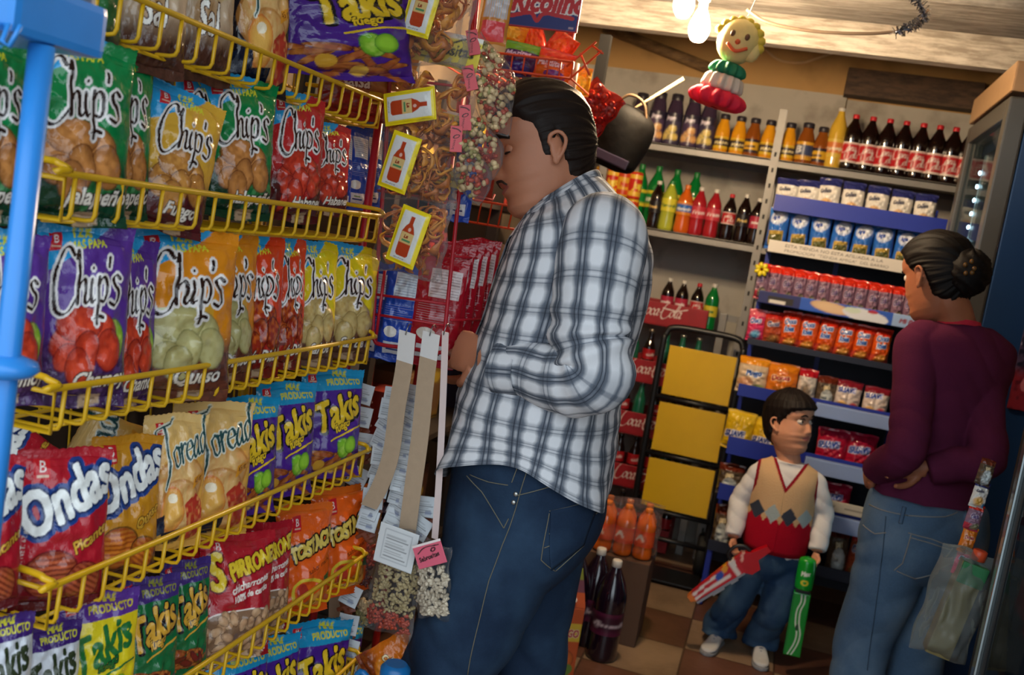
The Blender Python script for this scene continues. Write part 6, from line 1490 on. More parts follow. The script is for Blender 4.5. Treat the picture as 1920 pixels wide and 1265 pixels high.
def hand_parts(wrist, dirv, palm_n, s=1.0, curl=.5, thumb=1, spread=.12):
    """palm and five bent fingers; dirv = towards the fingertips, palm_n = out of the palm"""
    d = Vector(dirv).normalized(); nn = Vector(palm_n); nn = (nn - d * nn.dot(d)).normalized(); sd = d.cross(nn) * thumb; w = Vector(wrist); out = []
    pc = [w + d * t_ * s for t_ in (0, .03, .06, .088)]
    V, F, _ = loft([(tuple(p + sd * a * s), tuple(p - sd * a * s), tuple(nn * b * s)) for p, a, b in zip(pc, (.024, .034, .040, .038), (.018, .016, .014, .011))], 20, 4); out.append((V, F))
    for i, (o_, L_) in enumerate(((.030, .072), (.010, .080), (-.010, .074), (-.029, .058))):
        b = w + d * (.080 - .006 * abs(i - 1)) * s + sd * o_ * s; a = 0; P = [b]; cur = (d + sd * (o_ * 2.2 * spread / .12)).normalized(); ax = cur.cross(nn)
        for j, f in enumerate((.45, .30, .25)):
            a += curl * (.6, 1.0, .8)[j] * (1 + .08 * i); dd = cur * math.cos(a) + nn * math.sin(a); P.append(P[-1] + dd * L_ * f * s)
        out.append(limb([p for p in P], [.0095 * s, .0085 * s, .0078 * s, .0062 * s], 10, 4))
    b = w + d * .022 * s + sd * .026 * s; P = [b, b + (sd * .75 + d * .65 + nn * .25).normalized() * .034 * s]; P.append(P[1] + (sd * .3 + d * .85 + nn * (.2 + curl * .5)).normalized() * .030 * s); P.append(P[2] + (d * .8 + nn * (.25 + curl * .7) - sd * .1).normalized() * .024 * s)
    out.append(limb(P, [.013 * s, .0108 * s, .0095 * s, .007 * s], 10, 4)); return out
def skin(name, col):
    mt = M(name, col, .5, 0, .08, 25, .05, 120, .4); b = mt.node_tree.nodes['Principled BSDF']
    b.inputs['Subsurface Weight'].default_value = .12; b.inputs['Subsurface Radius'].default_value = (.012, .005, .003); return mt
def denim(name, col, fade):
    mt = M(name, col, .85, 0, .18, 220, .12, 400, .2); n = mt.node_tree.nodes; L = mt.node_tree.links; b = n['Principled BSDF']; old = b.inputs['Base Color'].links[0].from_socket
    t_ = n.new('ShaderNodeTexCoord'); ns = n.new('ShaderNodeTexNoise'); ns.inputs['Scale'].default_value = 7; ns.inputs['Detail'].default_value = 5; L.new(t_.outputs['Object'], ns.inputs['Vector'])
    r = n.new('ShaderNodeValToRGB'); r.color_ramp.elements[0].position = .45; r.color_ramp.elements[1].position = .75; r.color_ramp.elements[1].color = (.55, .55, .55, 1); L.new(ns.outputs['Fac'], r.inputs[0])
    mx = n.new('ShaderNodeMix'); mx.data_type = 'RGBA'; L.new(r.outputs[0], mx.inputs['Factor']); L.new(old, mx.inputs['A']); mx.inputs['B'].default_value = tuple(hx(fade)) + (1,); L.new(mx.outputs['Result'], b.inputs['Base Color']); return mt
def project(bv, pts, yo, dirv, lift=.0015, k=5):
    """drop a 2-D path (X, Z) along a direction on to a garment"""
    P = []; d = Vector(dirv).normalized()
    for q in [np.array(a) + (np.array(b) - np.array(a)) * i / 10 for a, b in zip(pts[:-1], pts[1:]) for i in range(11)]:
        h = bv.ray_cast(Vector((q[0], yo, q[1])), d)
        if h[0] is not None: P.append(h[0] - d * lift)
    return P
def bvh(me): return BVHTree.FromPolygons([v.co.copy() for v in me.vertices], [p.vertices[:] for p in me.polygons])
def shoe(loc, rz, L_, mats, t_, name='shoe'):
    s_ = L_ / .27; R_ = Matrix.Rotation(rz, 4, 'Z'); R_.translation = Vector(loc)
    def ring(x, w, z0, z1): return ((x, 0, z1 * s_), (x, 0, z0 * s_), (0, w * s_, 0))
    V, F, _ = loft([((p[0] * s_, 0, p[2] * s_), (p[0] * s_, 0, .022 * s_), (0, p[1] * s_, 0)) for p in ((-.055, .015, .05), (-.05, .032, .095), (-.01, .037, .105), (.05, .040, .085), (.11, .047, .062), (.165, .048, .05), (.20, .036, .044), (.212, .012, .03))], 24, 4, True, 2.6)
    o = link(name, mesh_from(name, xf(R_, V), F, mats[0]), t_)
    V, F, _ = loft([((p[0] * s_, 0, .026 * s_), (p[0] * s_, 0, 0), (0, p[1] * s_, 0)) for p in ((-.062, .018), (-.055, .036), (0, .039), (.06, .041), (.12, .050), (.17, .051), (.208, .038), (.222, .012))], 24, 4, True, 3.5)
    link('sole', mesh_from('sole', xf(R_, V), F, mats[1]), o)
    mb = MB()
    for k in range(4): mb.tube(xf(R_, [((.035 + .024 * k) * s_, y * s_, (.094 - .0115 * k - abs(y) * .35) * s_) for y in (-.026, -.012, 0, .012, .026)]), .003 * s_, 6)
    mb.build('laces', mats[2], o)
    return o
LACE = M('lace_blue', '26407a', .8)
# ------------------------------------------------------------------ the man in the plaid shirt
MY = 1.97; kM = MY / 2.05
def mp(x, z, y=0.0): return V3(x * kM, MY + y, 1.45 + (z - 1.45) * kM)
man = thing('person', 'man in a grey plaid shirt and dark jeans facing the hanging snacks', 'person', (mp(-.44, 1).x, MY, 0))
def mpart(me, nm, parent=None):
    o = link(nm, me, parent or man); o.location = (Vector((-man.location.x, -MY, 0)) if not parent else (0, 0, 0)); return o
SK = skin('man_skin', 'b87a5c')
RINGS = [((-.622, .880), (-.266, .885), .215), ((-.612, .98), (-.274, .98), .210), ((-.606, 1.073), (-.280, 1.08), .202), ((-.594, 1.16), (-.280, 1.17), .197), ((-.580, 1.242), (-.270, 1.27), .198), ((-.566, 1.32), (-.266, 1.36), .203), ((-.556, 1.38), (-.274, 1.43), .205), ((-.546, 1.42), (-.298, 1.485), .198), ((-.540, 1.447), (-.345, 1.528), .160), ((-.538, 1.458), (-.388, 1.560), .100), ((-.540, 1.468), (-.418, 1.580), .072)]
def sh_rings(off): return [(tuple(mp(f[0] + off, f[1])), tuple(mp(b[0] - off, b[1])), (0, -(w - off), 0)) for f, b, w in RINGS]
PD, YD = math.radians(20), math.radians(32); HS = 1.04
hl = V3(math.sin(YD), -math.cos(YD), 0); hc = onY(1040, 288, MY - .075) - hl * (.080 * HS)
HM = head_matrix(hc, (-math.cos(PD) * math.cos(YD), -math.cos(PD) * math.sin(YD), -math.sin(PD)), (-math.sin(PD), 0, math.cos(PD)), HS)
hv, hf, hn, hm = head_grid()
hcap = [tuple(range(hn - 1, -1, -1)), tuple((hm - 1) * hn + j for j in range(hn))]
body = [(xf(HM, hv), hf + hcap)] + [(xf(HM, v), f) for v, f in ear_parts()]
nb = mp(-.475, 1.50)
body.append(limb([HM @ V3(-.035, 0, .0), HM @ V3(-.028, 0, -.05), HM @ V3(-.02, 0, -.11), nb + V3(0, 0, -.02)], [.060, .062, .062, .072], 24))
v, f, _ = loft(sh_rings(.036)[1:4] + sh_rings(.022)[4:-1], 40, 4); body.append((v, f))
SHL, ELB, WRI = V3(onY(1125, 462, 1.80).x, 1.80, onY(1125, 462, 1.80).z), onY(1098, 702, 1.765), onY(912, 672, 1.85)
HND = onY(862, 655, 1.90)
body.append(limb([SHL + V3(0, .06, .01), SHL, (SHL + ELB) / 2, ELB, ELB + (WRI - ELB) * .4, WRI], [.055, .056, .046, .042, .045, .031], 18))
body += hand_parts(WRI + (HND - WRI).normalized() * .005, HND - WRI, (.2, .9, -.2), 1.05, .55, 1)
S2, E2, W2 = mp(-.40, 1.43, .17), mp(-.40, 1.14, .215), mp(-.60, 1.13, .13)
body.append(limb([S2, (S2 + E2) / 2, E2, (E2 + W2) / 2, W2], [.056, .046, .042, .043, .031], 18)); body += hand_parts(W2, (-1, -.35, .25), (.1, -.9, -.1), 1.05, .6, -1)
LEG = [[V3(-.425, 1.885, .86), V3(-.475, 1.875, .66), V3(-.515, 1.87, .45), V3(-.53, 1.88, .07)], [V3(-.40, 2.06, .86), V3(-.40, 2.07, .66), V3(-.38, 2.08, .45), V3(-.33, 2.09, .07)]]
for l in LEG: body.append(limb(l, [.092, .080, .058, .042], 20))
me = remesh(body, .0030, 1); me.materials.append(SK); me.materials.append(M('lips_man', 'a05a4c', .45, 0, .08, 40))
Hi = HM.inverted(); mi = np.zeros(len(me.polygons), np.int32)
pc = np.zeros(len(me.polygons) * 3, np.float32); me.polygons.foreach_get('center', pc); pl = xf(Hi, pc.reshape(-1, 3)) if False else (np.c_[pc.reshape(-1, 3), np.ones(len(mi))] @ np.array(Hi).T)[:, :3]
mi[(np.abs(pl[:, 2] + .0515) < .0105 - 5 * np.abs(pl[:, 1]) ** 2 * 4) & (np.abs(pl[:, 1]) < .024) & (pl[:, 0] > .07)] = 1
me.polygons.foreach_set('material_index', mi); mpart(me, 'body')
HAIR = M('hair_dark', '1e1410', .55, 0, .35, 300, .15, 500, .22)
def man_mask(x, y, z):
    front = np.interp(z, [-.06, -.03, -.012, .02, .05, .066, .085, .11], [-.03, -.025, .014, .020, .028, .050, .084, .2])
    near = np.abs(y) / .06
    lim = np.minimum(front, .2); base = lim - x - .012 * (near < .7) * 0
    low = z + np.interp(x, [-.09, -.05, -.026, -.016, .006, .03], [.082, .080, .058, -.026, .030, .026])
    return np.minimum(base, low)
def man_th(x, y, z): return .007 + .015 * np.clip((z - .04) / .08, 0, 1) + .004 * np.clip((-x - .02) / .06, 0, 1) * np.clip((z + .06) / .05, 0, 1)
v, f = hair_shell(HM, man_mask, man_th, 0, 3); mpart(mesh_from('hair', v, f, HAIR), 'hair')
for sg in (-1, 1):
    o = MB(); o.ball((0, 0, 0), (.0125, .0125, .0125), 16); e = mesh_from('eye', xf(HM, np.array(o.V) * 1.0 + np.array([.0665, sg * .031, .0155])), o.F, SK); mpart(e, 'eyelid')
    ec = Vector((.0665, sg * .031, .0155)); mpart(MB().tube([HM @ (ec + .0134 * Vector((math.cos(t) * math.cos(-.45), math.sin(t) * math.cos(-.45), math.sin(-.45)))) for t in np.linspace(-1.1, 1.1, 12)], [.0008 + .0014 * math.sin(PI * (i + .5) / 12) for i in range(12)], 6).mesh('lash', HAIR), 'eyelash')
    mpart(on_face(HM, [(sg * .13, .036), (sg * .34, .043), (sg * .56, .041), (sg * .74, .034)], .0052, 0, .001).mesh('brow', HAIR), 'eyebrow')
mpart(on_face(HM, [(-.30, -.047), (-.16, -.038), (0, -.0365), (.16, -.038), (.30, -.047)], .0034, 0, .0002).mesh('mustache', M('mustache_hair', '2e1c14', .6, 0, .3, 300)), 'mustache')
# shirt
def plaid():
    mt = M('plaid_cloth', 'd9dade', .85, 0, .05, 300, .1, 500, .2); n = mt.node_tree.nodes; L = mt.node_tree.links; b = n['Principled BSDF']
    uv = n.new('ShaderNodeUVMap'); sp_ = n.new('ShaderNodeSeparateXYZ'); L.new(uv.outputs[0], sp_.inputs[0])
    def band(sock, per, ph):
        a = n.new('ShaderNodeMath'); a.operation = 'MULTIPLY_ADD'; a.inputs[1].default_value = 1 / per; a.inputs[2].default_value = ph; L.new(sock, a.inputs[0])
        fr = n.new('ShaderNodeMath'); fr.operation = 'FRACT'; L.new(a.outputs[0], fr.inputs[0])
        r = n.new('ShaderNodeValToRGB'); r.color_ramp.interpolation = 'LINEAR'; e = r.color_ramp.elements
        e[0].position = 0; e[0].color = (1, 1, 1, 1); e[1].position = 1; e[1].color = (1, 1, 1, 1)
        for p, v in ((.14, 1), (.33, .46), (.39, .40), (.40, .16), (.425, .16), (.435, .42), (.49, .58), (.51, .58), (.555, .42), (.565, .16), (.59, .16), (.60, .40), (.66, .46), (.86, 1)):
            q = e.new(p); q.color = (v, v, v, 1)
        L.new(fr.outputs[0], r.inputs[0]); return r.outputs[0]
    u_, v_ = band(sp_.outputs[0], .048, .1), band(sp_.outputs[1], .056, .3)
    vl = n.new('ShaderNodeMix'); vl.data_type = 'RGBA'; vl.inputs['Factor'].default_value = .60; vl.inputs['A'].default_value = (1, 1, 1, 1); L.new(v_, vl.inputs['B'])
    mu = n.new('ShaderNodeMix'); mu.data_type = 'RGBA'; mu.blend_type = 'MULTIPLY'; mu.inputs['Factor'].default_value = 1; L.new(u_, mu.inputs['A']); L.new(vl.outputs['Result'], mu.inputs['B'])
    r = n.new('ShaderNodeValToRGB'); r.color_ramp.elements[0].position = 0.05; r.color_ramp.elements[0].color = tuple(hx('2c323e')) + (1,); r.color_ramp.elements[1].position = .85; r.color_ramp.elements[1].color = tuple(hx('dedfe4')) + (1,)
    q = r.color_ramp.elements.new(.4); q.color = tuple(hx('69707c')) + (1,)
    L.new(mu.outputs['Result'], r.inputs[0]); L.new(r.outputs[0], b.inputs['Base Color']); return mt
PLD = plaid()
def cloth(me_, amp, sc, seed):
    return displace(me_, lambda c, n_: amp * (vnoise(c[:, 0] * sc + 30, c[:, 1] * sc + 30, c[:, 2] * sc * .6 + seed) - .5) * 2 + amp * .5 * np.abs(np.sin(c[:, 2] * 42 + 5 * vnoise(c[:, 0] * 9 + 20, c[:, 1] * 9 + 20, c[:, 2] * 5 + seed))) - amp * .2)
v, f, uv = loft(sh_rings(-.004), 120, 14, False, 2.25)
# shirt tails: the hem rises at the sides
ang = uv[:, 0] * 2 * PI; hemw = np.clip((1.10 - v[:, 2]) / .2, 0, 1) ** 1.3; v[:, 2] += hemw * (.012 + .095 * np.abs(np.sin(ang)) ** 2)
v[:, 0] += hemw * .012 * np.sin(ang * 5 + 1); v[:, 1] += hemw * .012 * np.cos(ang * 4)
uvs = np.stack([uv[:, 0] * 1.02, uv[:, 1]], 1); me = mesh_from('shirt_torso', v, f, PLD, uv=uvs); cloth(me, .0055, 13, 2); shirt = mpart(me, 'shirt'); SHB = bvh(me)
def sleeve(pts, rad, n=56, ell=None):
    P = catmull([list(p) + [r] for p, r in zip(pts, rad)], 12); mb = MB(); mb.tube([p[:3] for p in P], [p[3] for p in P], n, caps=False); v = np.array(mb.V); L_ = np.concatenate([[0], np.cumsum([np.linalg.norm(P[i + 1][:3] - P[i][:3]) for i in range(len(P) - 1)])])
    uv = np.array([(j / n, L_[i]) for i in range(len(P)) for j in range(n)]); return v, mb.F, uv, L_[-1]
CUF = onY(957, 690, 1.82)
v, f, uv, Lt = sleeve([SHL + V3(-.012, .11, .035), SHL + V3(-.004, .03, .015), SHL + (ELB - SHL) * .3, SHL + (ELB - SHL) * .7, ELB + V3(.012, 0, .005), ELB + (CUF - ELB) * .30 + V3(0, 0, -.010), ELB + (CUF - ELB) * .7, CUF], [.060, .084, .078, .073, .072, .066, .060, .057])
uu = np.abs(((uv[:, 0] + .5) % 1) - .5) * 2
me = mesh_from('sleeve', v, f, PLD, uv=np.stack([uu * .24 + .01, uv[:, 1]], 1))
eln = np.exp(-((uv[:, 1] - .30) / .07) ** 2); ph_ = uv[:, 0] * 2 * PI
displace(me, lambda c, n_: .0065 * eln * np.sin(uv[:, 1] * 150 + 2 * np.sin(ph_)) + .006 * (vnoise(c[:, 0] * 16 + 30, c[:, 1] * 16 + 30, c[:, 2] * 12 + 7) - .5)); mpart(me, 'sleeve', None)
ax = (CUF - ELB).normalized()
v, f, uv, Lt = sleeve([CUF - ax * .045, CUF - ax * .02, CUF, CUF + ax * .012], [.0615, .0625, .0635, .062]); cu = mesh_from('cuff', v, f, PLD, uv=np.stack([np.abs(((uv[:, 0] + .5) % 1) - .5) * .4 + .02, uv[:, 1] + .02], 1)); displace(cu, lambda c, n_: .003 * np.sin(uv[:, 0] * 2 * PI * 3)); mpart(cu, 'cuff')
v, f, uv, Lt = sleeve([S2 + V3(0, -.08, .02), S2, (S2 + E2) / 2, E2, (E2 + W2) / 2, E2 + (W2 - E2) * .75], [.06, .078, .072, .068, .062, .057]); mpart(mesh_from('sleeve', v, f, PLD, uv=np.stack([np.abs(((uv[:, 0] + .5) % 1) - .5) * .48, uv[:, 1]], 1)), 'sleeve')
# collar, placket, pocket, buttons
c0, c1 = mp(-.548, 1.452), mp(-.408, 1.592)
cr = [(tuple(mp(-.548, 1.438)), tuple(mp(-.402, 1.562)), (0, -.082, 0)), (tuple(mp(-.546, 1.462)), tuple(mp(-.410, 1.590)), (0, -.076, 0)), (tuple(mp(-.556, 1.446)), tuple(mp(-.398, 1.576)), (0, -.090, 0)), (tuple(mp(-.574, 1.410)), tuple(mp(-.386, 1.545)), (0, -.100, 0))]
v, f, uv = loft(cr, 60, 5, False); me = mesh_from('collar', v, f, PLD, uv=np.stack([uv[:, 0] * .45, uv[:, 1] + .03], 1)); mpart(me, 'collar')
mb = MB(); P = []
for z in np.linspace(1.43, .90, 28):
    h = SHB.ray_cast(Vector((-1.0, MY - .045, z)), Vector((1, 0, 0)))
    if h[0] is not None: P.append(h[0] - Vector((.003, 0, 0)))
V = []; F = []
for p in P: V += [p + V3(0, -.016, 0), p + V3(-.001, .016, 0)]
for i in range(len(P) - 1): F.append((2 * i, 2 * i + 1, 2 * i + 3, 2 * i + 2))
mpart(mesh_from('placket', V, F, PLD, uv=[(.02 * (i % 2), .019 * (i // 2)) for i in range(len(V))]), 'placket')
for i in (1, 6, 11, 16, 21):
    if i < len(P): mpart(MB().ball(P[i] - V3(.001, 0, 0), (.002, .0055, .0055), 10).mesh('button', M('button_dark', '15161a', .3)), 'button')
# jeans
JN = denim('dark_denim', '1a2b42', '3a5570'); TH = M('stitch_tan', '6f6a5a', .8, 0, .1, 100)
jp = []
pel = [((-.600, 1.03), (-.288, 1.03), .190), ((-.604, .955), (-.278, .955), .194), ((-.600, .90), (-.268, .90), .186), ((-.598, .84), (-.268, .84), .196), ((-.59, .76), (-.302, .77), .192), ((-.55, .69), (-.36, .70), .16)]
v, f, _ = loft([(tuple(mp(a[0], a[1])), tuple(mp(b[0], b[1])), (0, -w, 0)) for a, b, w in pel], 40, 5, True, 2.3); jp.append((v, f))
for l, rr in ((LEG[0], [.118, .106, .090, .088, .098]), (LEG[1], [.112, .096, .086, .086, .096])):
    p = list(l); p = [p[0], p[1], p[2], (p[2] + p[3]) / 2 + V3(.01, 0, 0), p[3] + V3(0, 0, -.03)]; jp.append(limb(p, rr, 30))
me = remesh(jp, .006, 6); me.materials.append(JN)
displace(me, lambda c, n_: .018 * (vnoise(c[:, 0] * 8 + 30, c[:, 1] * 8 + 30, c[:, 2] * 6 + 3) - .5) + .010 * np.abs(np.sin(c[:, 2] * 24 + c[:, 0] * 18 + 5 * vnoise(c[:, 0] * 6 + 20, c[:, 1] * 6 + 20, c[:, 2] * 5))) * np.clip((.75 - c[:, 2]) * 4, .25, 1))
jo = mpart(me, 'jeans'); JB_ = bvh(me)
def stitch(pts, r=.0010, px=True, bv=None, part='stitching', mt=None, Yp=1.80):
    q = [(onY(x, y, Yp).x, onY(x, y, Yp).z) for x, y in pts] if px else pts
    P = project(bv or JB_, q, 1.2, (0, 1, 0), .0012)
    if len(P) > 2: mpart(MB().tube(P, r, 6).mesh(part, mt or TH), part, jo)
for pts in ([(975, 872), (965, 900)], [(872, 893), (905, 920), (950, 985), (958, 968)], [(880, 890), (920, 900), (958, 905)], [(972, 925), (1030, 912), (1078, 905)], [(992, 880), (960, 985), (925, 1080), (880, 1265)], [(1030, 958), (1090, 952), (1118, 948)], [(1030, 962), (1016, 1048), (1036, 1078), (1082, 1040)], [(1030, 1000), (1070, 992), (1105, 982)], [(1022, 1025), (1060, 1015), (1090, 1002)]):
    stitch(pts)
# patch pocket
def patch(bv, poly, Yp, thick, mt, name, parent, dirv=(0, 1, 0), y0=1.2, res=14):
    q = [onY(x, y, Yp) for x, y in poly]; a, b, c, d = [np.array((p.x, p.z)) for p in q]; V = []; ok = True
    for i in range(res):
        for j in range(res):
            s_, t_ = i / (res - 1), j / (res - 1); p = (a * (1 - s_) + b * s_) * (1 - t_) + (d * (1 - s_) + c * s_) * t_; h = bv.ray_cast(Vector((p[0], y0, p[1])), Vector(dirv))
            V.append(h[0] - Vector(dirv) * thick if h[0] is not None else None)
    if any(v is None for v in V):
        F = [f for f in [(i * res + j, i * res + j + 1, (i + 1) * res + j + 1, (i + 1) * res + j) for i in range(res - 1) for j in range(res - 1)] if all(V[k] is not None for k in f)]
        V = [v if v is not None else Vector((0, 0, -5)) for v in V]
        used = sorted({k for f in F for k in f}); mp_ = {k: i for i, k in enumerate(used)}; V = [V[k] for k in used]; F = [tuple(mp_[k] for k in f) for f in F]
    else: F = [(i * res + j, i * res + j + 1, (i + 1) * res + j + 1, (i + 1) * res + j) for i in range(res - 1) for j in range(res - 1)]
    if not F: return None
    me = mesh_from(name, V, F, mt); o = mpart(me, name, parent)
    md = o.modifiers.new('thickness', 'SOLIDIFY'); md.thickness = .0015; md.offset = 0; return o
patch(JB_, [(1032, 957), (1112, 950), (1082, 1040), (1030, 1074)], 1.80, .002, JN, 'back_pocket', jo)
for x, y in ((972, 922), (967, 938)):
    q = onY(x, y, 1.80); P = project(JB_, [(q.x, q.z), (q.x + .001, q.z)], 1.2, (0, 1, 0), .001)
    if P: mpart(MB().ball(P[0], (.005, .003, .005), 10).mesh('rivet', M('rivet_steel', 'b8b8b4', .3, .9)), 'rivet', jo)
for l, a in ((LEG[0], PI), (LEG[1], PI)): 
    o = shoe((l[3].x + .02, l[3].y, 0), a + .1, .285, [M('man_shoe', '3a2c24', .5), M('shoe_sole_dark', '16130f', .7), M('lace_dark', '1c1815', .8)], man); o.location = (-man.location.x, -MY, 0)
# ------------------------------------------------------------------ the woman seen from behind
WY = 3.0
wo_ = thing('person', 'woman in a maroon sweater and pale jeans standing with her back to the street', 'person', (.47, WY, 0))
def wpart(me, nm, parent=None):
    o = link(nm, me, parent or wo_); o.location = Vector((-.47, -WY, 0)) if not parent else (0, 0, 0); return o
WR = math.radians(28)     # her body faces into the shop, turned towards the cookie rack
wf, wl = V3(-math.sin(WR), math.cos(WR), 0), V3(-math.cos(WR), -math.sin(WR), 0)
WC = V3(.495, WY, 0)
def wp(f, l, z, c=WC): return c + wf * f + wl * l + V3(0, 0, z)
SKW = skin('woman_skin', 'a8694a'); HAIRW = M('hair_black', '0f0a09', .58, 0, .35, 260, .15, 500, .2)
hcw = onY(1752, 528, WY) + V3(.006, 0, .008); wy = math.radians(42); wpd = math.radians(20)
HW_ = head_matrix(hcw, (-math.sin(wy) * math.cos(wpd), math.cos(wy) * math.cos(wpd), -math.sin(wpd)), (-math.sin(wpd) * math.sin(wy), math.sin(wpd) * math.cos(wy), math.cos(wpd)), .99)
body = [(xf(HW_, hv), hf + hcap)] + [(xf(HW_, v), f) for v, f in ear_parts()]
nbw = V3(.475, WY - .01, 1.37)
body.append(limb([HW_ @ V3(-.03, 0, 0), HW_ @ V3(-.03, 0, -.06), (HW_ @ V3(-.03, 0, -.10) + nbw) / 2 + V3(0, 0, .02), nbw], [.050, .050, .049, .058], 20))
TR_ = [(.745, .095, -.130, .158), (.80, .098, -.138, .166), (.87, .094, -.118, .152), (.95, .092, -.100, .136), (1.03, .094, -.098, .130), (1.12, .098, -.103, .140), (1.20, .100, -.108, .150), (1.28, .088, -.105, .158), (1.335, .062, -.088, .150), (1.365, .045, -.070, .105), (1.385, .035, -.055, .062)]
def w_rings(rows, off): return [(tuple(wp(a + off, 0, z)), tuple(wp(b - off, 0, z)), tuple(wl * (w + off))) for z, a, b, w in rows]
v, f, _ = loft(w_rings(TR_, -.016), 36, 4); body.append((v, f))
SL, EL, WL = wp(-.015, .150, 1.315), V3(.392, 2.815, 1.03), V3(.340, 2.96, .93)
SR, ER, WRr = wp(-.015, -.150, 1.305), V3(.600, 2.875, 1.045), V3(.468, 2.868, .985)
SL = V3(.385, 2.94, 1.305); SR = V3(.562, 3.02, 1.29)
body.append(limb([SL, (SL + EL) / 2, EL, (EL + WL) / 2, WL], [.046, .040, .036, .036, .026], 16)); body += hand_parts(WL, (-.1, .9, -.3), (1, 0, .2), .92, .5, 1)
body.append(limb([SR, (SR + ER) / 2, ER, (ER + WRr) / 2, WRr], [.046, .040, .036, .034, .026], 16))
# her right hand reaches across her back and holds the left elbow
HB_ = V3(.395, 2.905, .99)
body += hand_parts(WRr + V3(-.005, .012, 0), (-.99, .03, -.06), (.03, -1, .0), .92, .75, -1)
WLEG = [[wp(-.02, .075, .76), wp(-.01, .085, .58), wp(.02, .085, .44), wp(-.01, .09, .06)], [wp(-.02, -.075, .76), wp(-.01, -.085, .58), wp(.005, -.085, .44), wp(-.03, -.09, .06)]]
for l in WLEG: body.append(limb(l, [.078, .068, .052, .038], 18))
me = remesh(body, .0032, 1); me.materials.append(SKW); wpart(me, 'body')
def w_mask(x, y, z):
    fr = np.interp(z, [-.06, -.03, .0, .03, .06, .08, .10], [-.028, -.022, .004, .030, .050, .072, .2]); lowl = z + np.interp(x, [-.10, -.06, -.028, -.02, .01], [.095, .085, .055, -.004, -.008]); return np.minimum(fr - x, lowl)
v, f = hair_shell(HW_, w_mask, lambda x, y, z: .010 + .008 * np.clip((z - .04) / .08, 0, 1), 0, 5, 'back', 26); wpart(mesh_from('hair', v, f, HAIRW), 'hair')
bm2 = MB(); bc_ = HW_ @ V3(-.104, 0, -.006)
V = []; F = []; n, k = 40, 26
for i in range(k):
    p = -PI / 2 + PI * i / (k - 1)
    for j in range(n):
        w = 2 * PI * j / n; g = 1 + .06 * math.sin(6 * w + 7 * math.sin(p * 1.5) + p * 5) + .03 * math.sin(15 * w + p * 9)
        V.append(bc_ + V3(.055 * math.cos(p) * math.cos(w) * g, .045 * math.cos(p) * math.sin(w) * g, .062 * math.sin(p) * g))
for i in range(k - 1):
    for j in range(n): F.append((i * n + j, i * n + (j + 1) % n, (i + 1) * n + (j + 1) % n, (i + 1) * n + j))
wpart(mesh_from('hair_bun', V, F, HAIRW), 'hair_bun')
mb = MB()
for a in range(5): mb.ball(bc_ + V3(-.01 + .012 * math.cos(a * 1.4), -.047, .012 + .018 * math.sin(a * 1.4)), (.006, .004, .007), 8)
wpart(mb.mesh('hair_clip', M('clip_tortoise', '6a4a20', .15, 0, .4, 60)), 'hair_clip')
for sg in (-1, 1):
    o = MB(); o.ball((0, 0, 0), (.0125, .0125, .0125), 14); wpart(mesh_from('eye', xf(HW_, np.array(o.V) + np.array([.0715, sg * .031, .0155])), o.F, M('eye_white', 'd8d0c8', .2)), 'eye')
    wpart(on_face(HW_, [(sg * .13, .034), (sg * .30, .040), (sg * .52, .034)], .004, 0, .001).mesh('brow', HAIRW), 'eyebrow')
SWE = M('maroon_knit', '5a1f3c', .9, 0, .14, 14, .18, 260, .15)
sw = [r for r in TR_ if r[0] > .86]; sw = [(.855, .10, -.128, .162)] + sw
sparts = []
v, f, _ = loft(w_rings(sw, .008), 44, 6); sparts.append((v, f))
sparts.append(limb([SL + V3(.05, .02, .02), SL, (SL + EL) / 2, EL, EL + (WL - EL) * .55, EL + (WL - EL) * .9], [.052, .062, .053, .050, .046, .040], 24))
sparts.append(limb([SR + V3(-.05, .0, .02), SR, (SR + ER) / 2, ER, ER + (WRr - ER) * .55, WRr], [.052, .062, .053, .050, .045, .037], 24))
me = remesh(sparts, .0045, 4); me.materials.append(SWE)
displace(me, lambda c, n_: .007 * (vnoise(c[:, 0] * 12 + 30, c[:, 1] * 12 + 30, c[:, 2] * 10 + 5) - .5) + .0035 * np.abs(np.sin(c[:, 2] * 34 + c[:, 0] * 22 + 6 * vnoise(c[:, 0] * 8 + 20, c[:, 1] * 8 + 20, c[:, 2] * 6))))
wpart(me, 'sweater')
nk = HW_ @ V3(-.03, 0, -.10); 
v, f, _ = loft([(tuple(nbw + wf * .060 + V3(0, 0, -.012)), tuple(nbw - wf * .066 + V3(0, 0, .016)), tuple(wl * .066)), (tuple(nbw + wf * .056), tuple(nbw - wf * .060 + V3(0, 0, .030)), tuple(wl * .061))], 36, 5, False); wpart(mesh_from('undershirt_collar', v, f, M('undershirt_red', 'c01c38', .8)), 'undershirt_collar')
JW = denim('pale_denim', '4c6580', '7d93a5')
jw = []
v, f, _ = loft(w_rings([(.885, .094, -.126, .158), (.82, .098, -.142, .170), (.76, .098, -.142, .170), (.70, .09, -.125, .165), (.66, .07, -.09, .15)], .012), 36, 4); jw.append((v, f))
for l in WLEG:
    p = [l[0], l[1], l[2], (l[2] + l[3]) / 2, l[3] + V3(0, 0, -.03)]; jw.append(limb(p, [.100, .088, .076, .074, .078], 26))
me = remesh(jw, .0055, 6); me.materials.append(JW)
displace(me, lambda c, n_: .010 * (vnoise(c[:, 0] * 8 + 30, c[:, 1] * 8 + 30, c[:, 2] * 7 + 9) - .5) + .004 * np.abs(np.sin(c[:, 2] * 26 - c[:, 0] * 20 + 5 * vnoise(c[:, 0] * 7 + 20, c[:, 1] * 7 + 20, c[:, 2] * 5))))
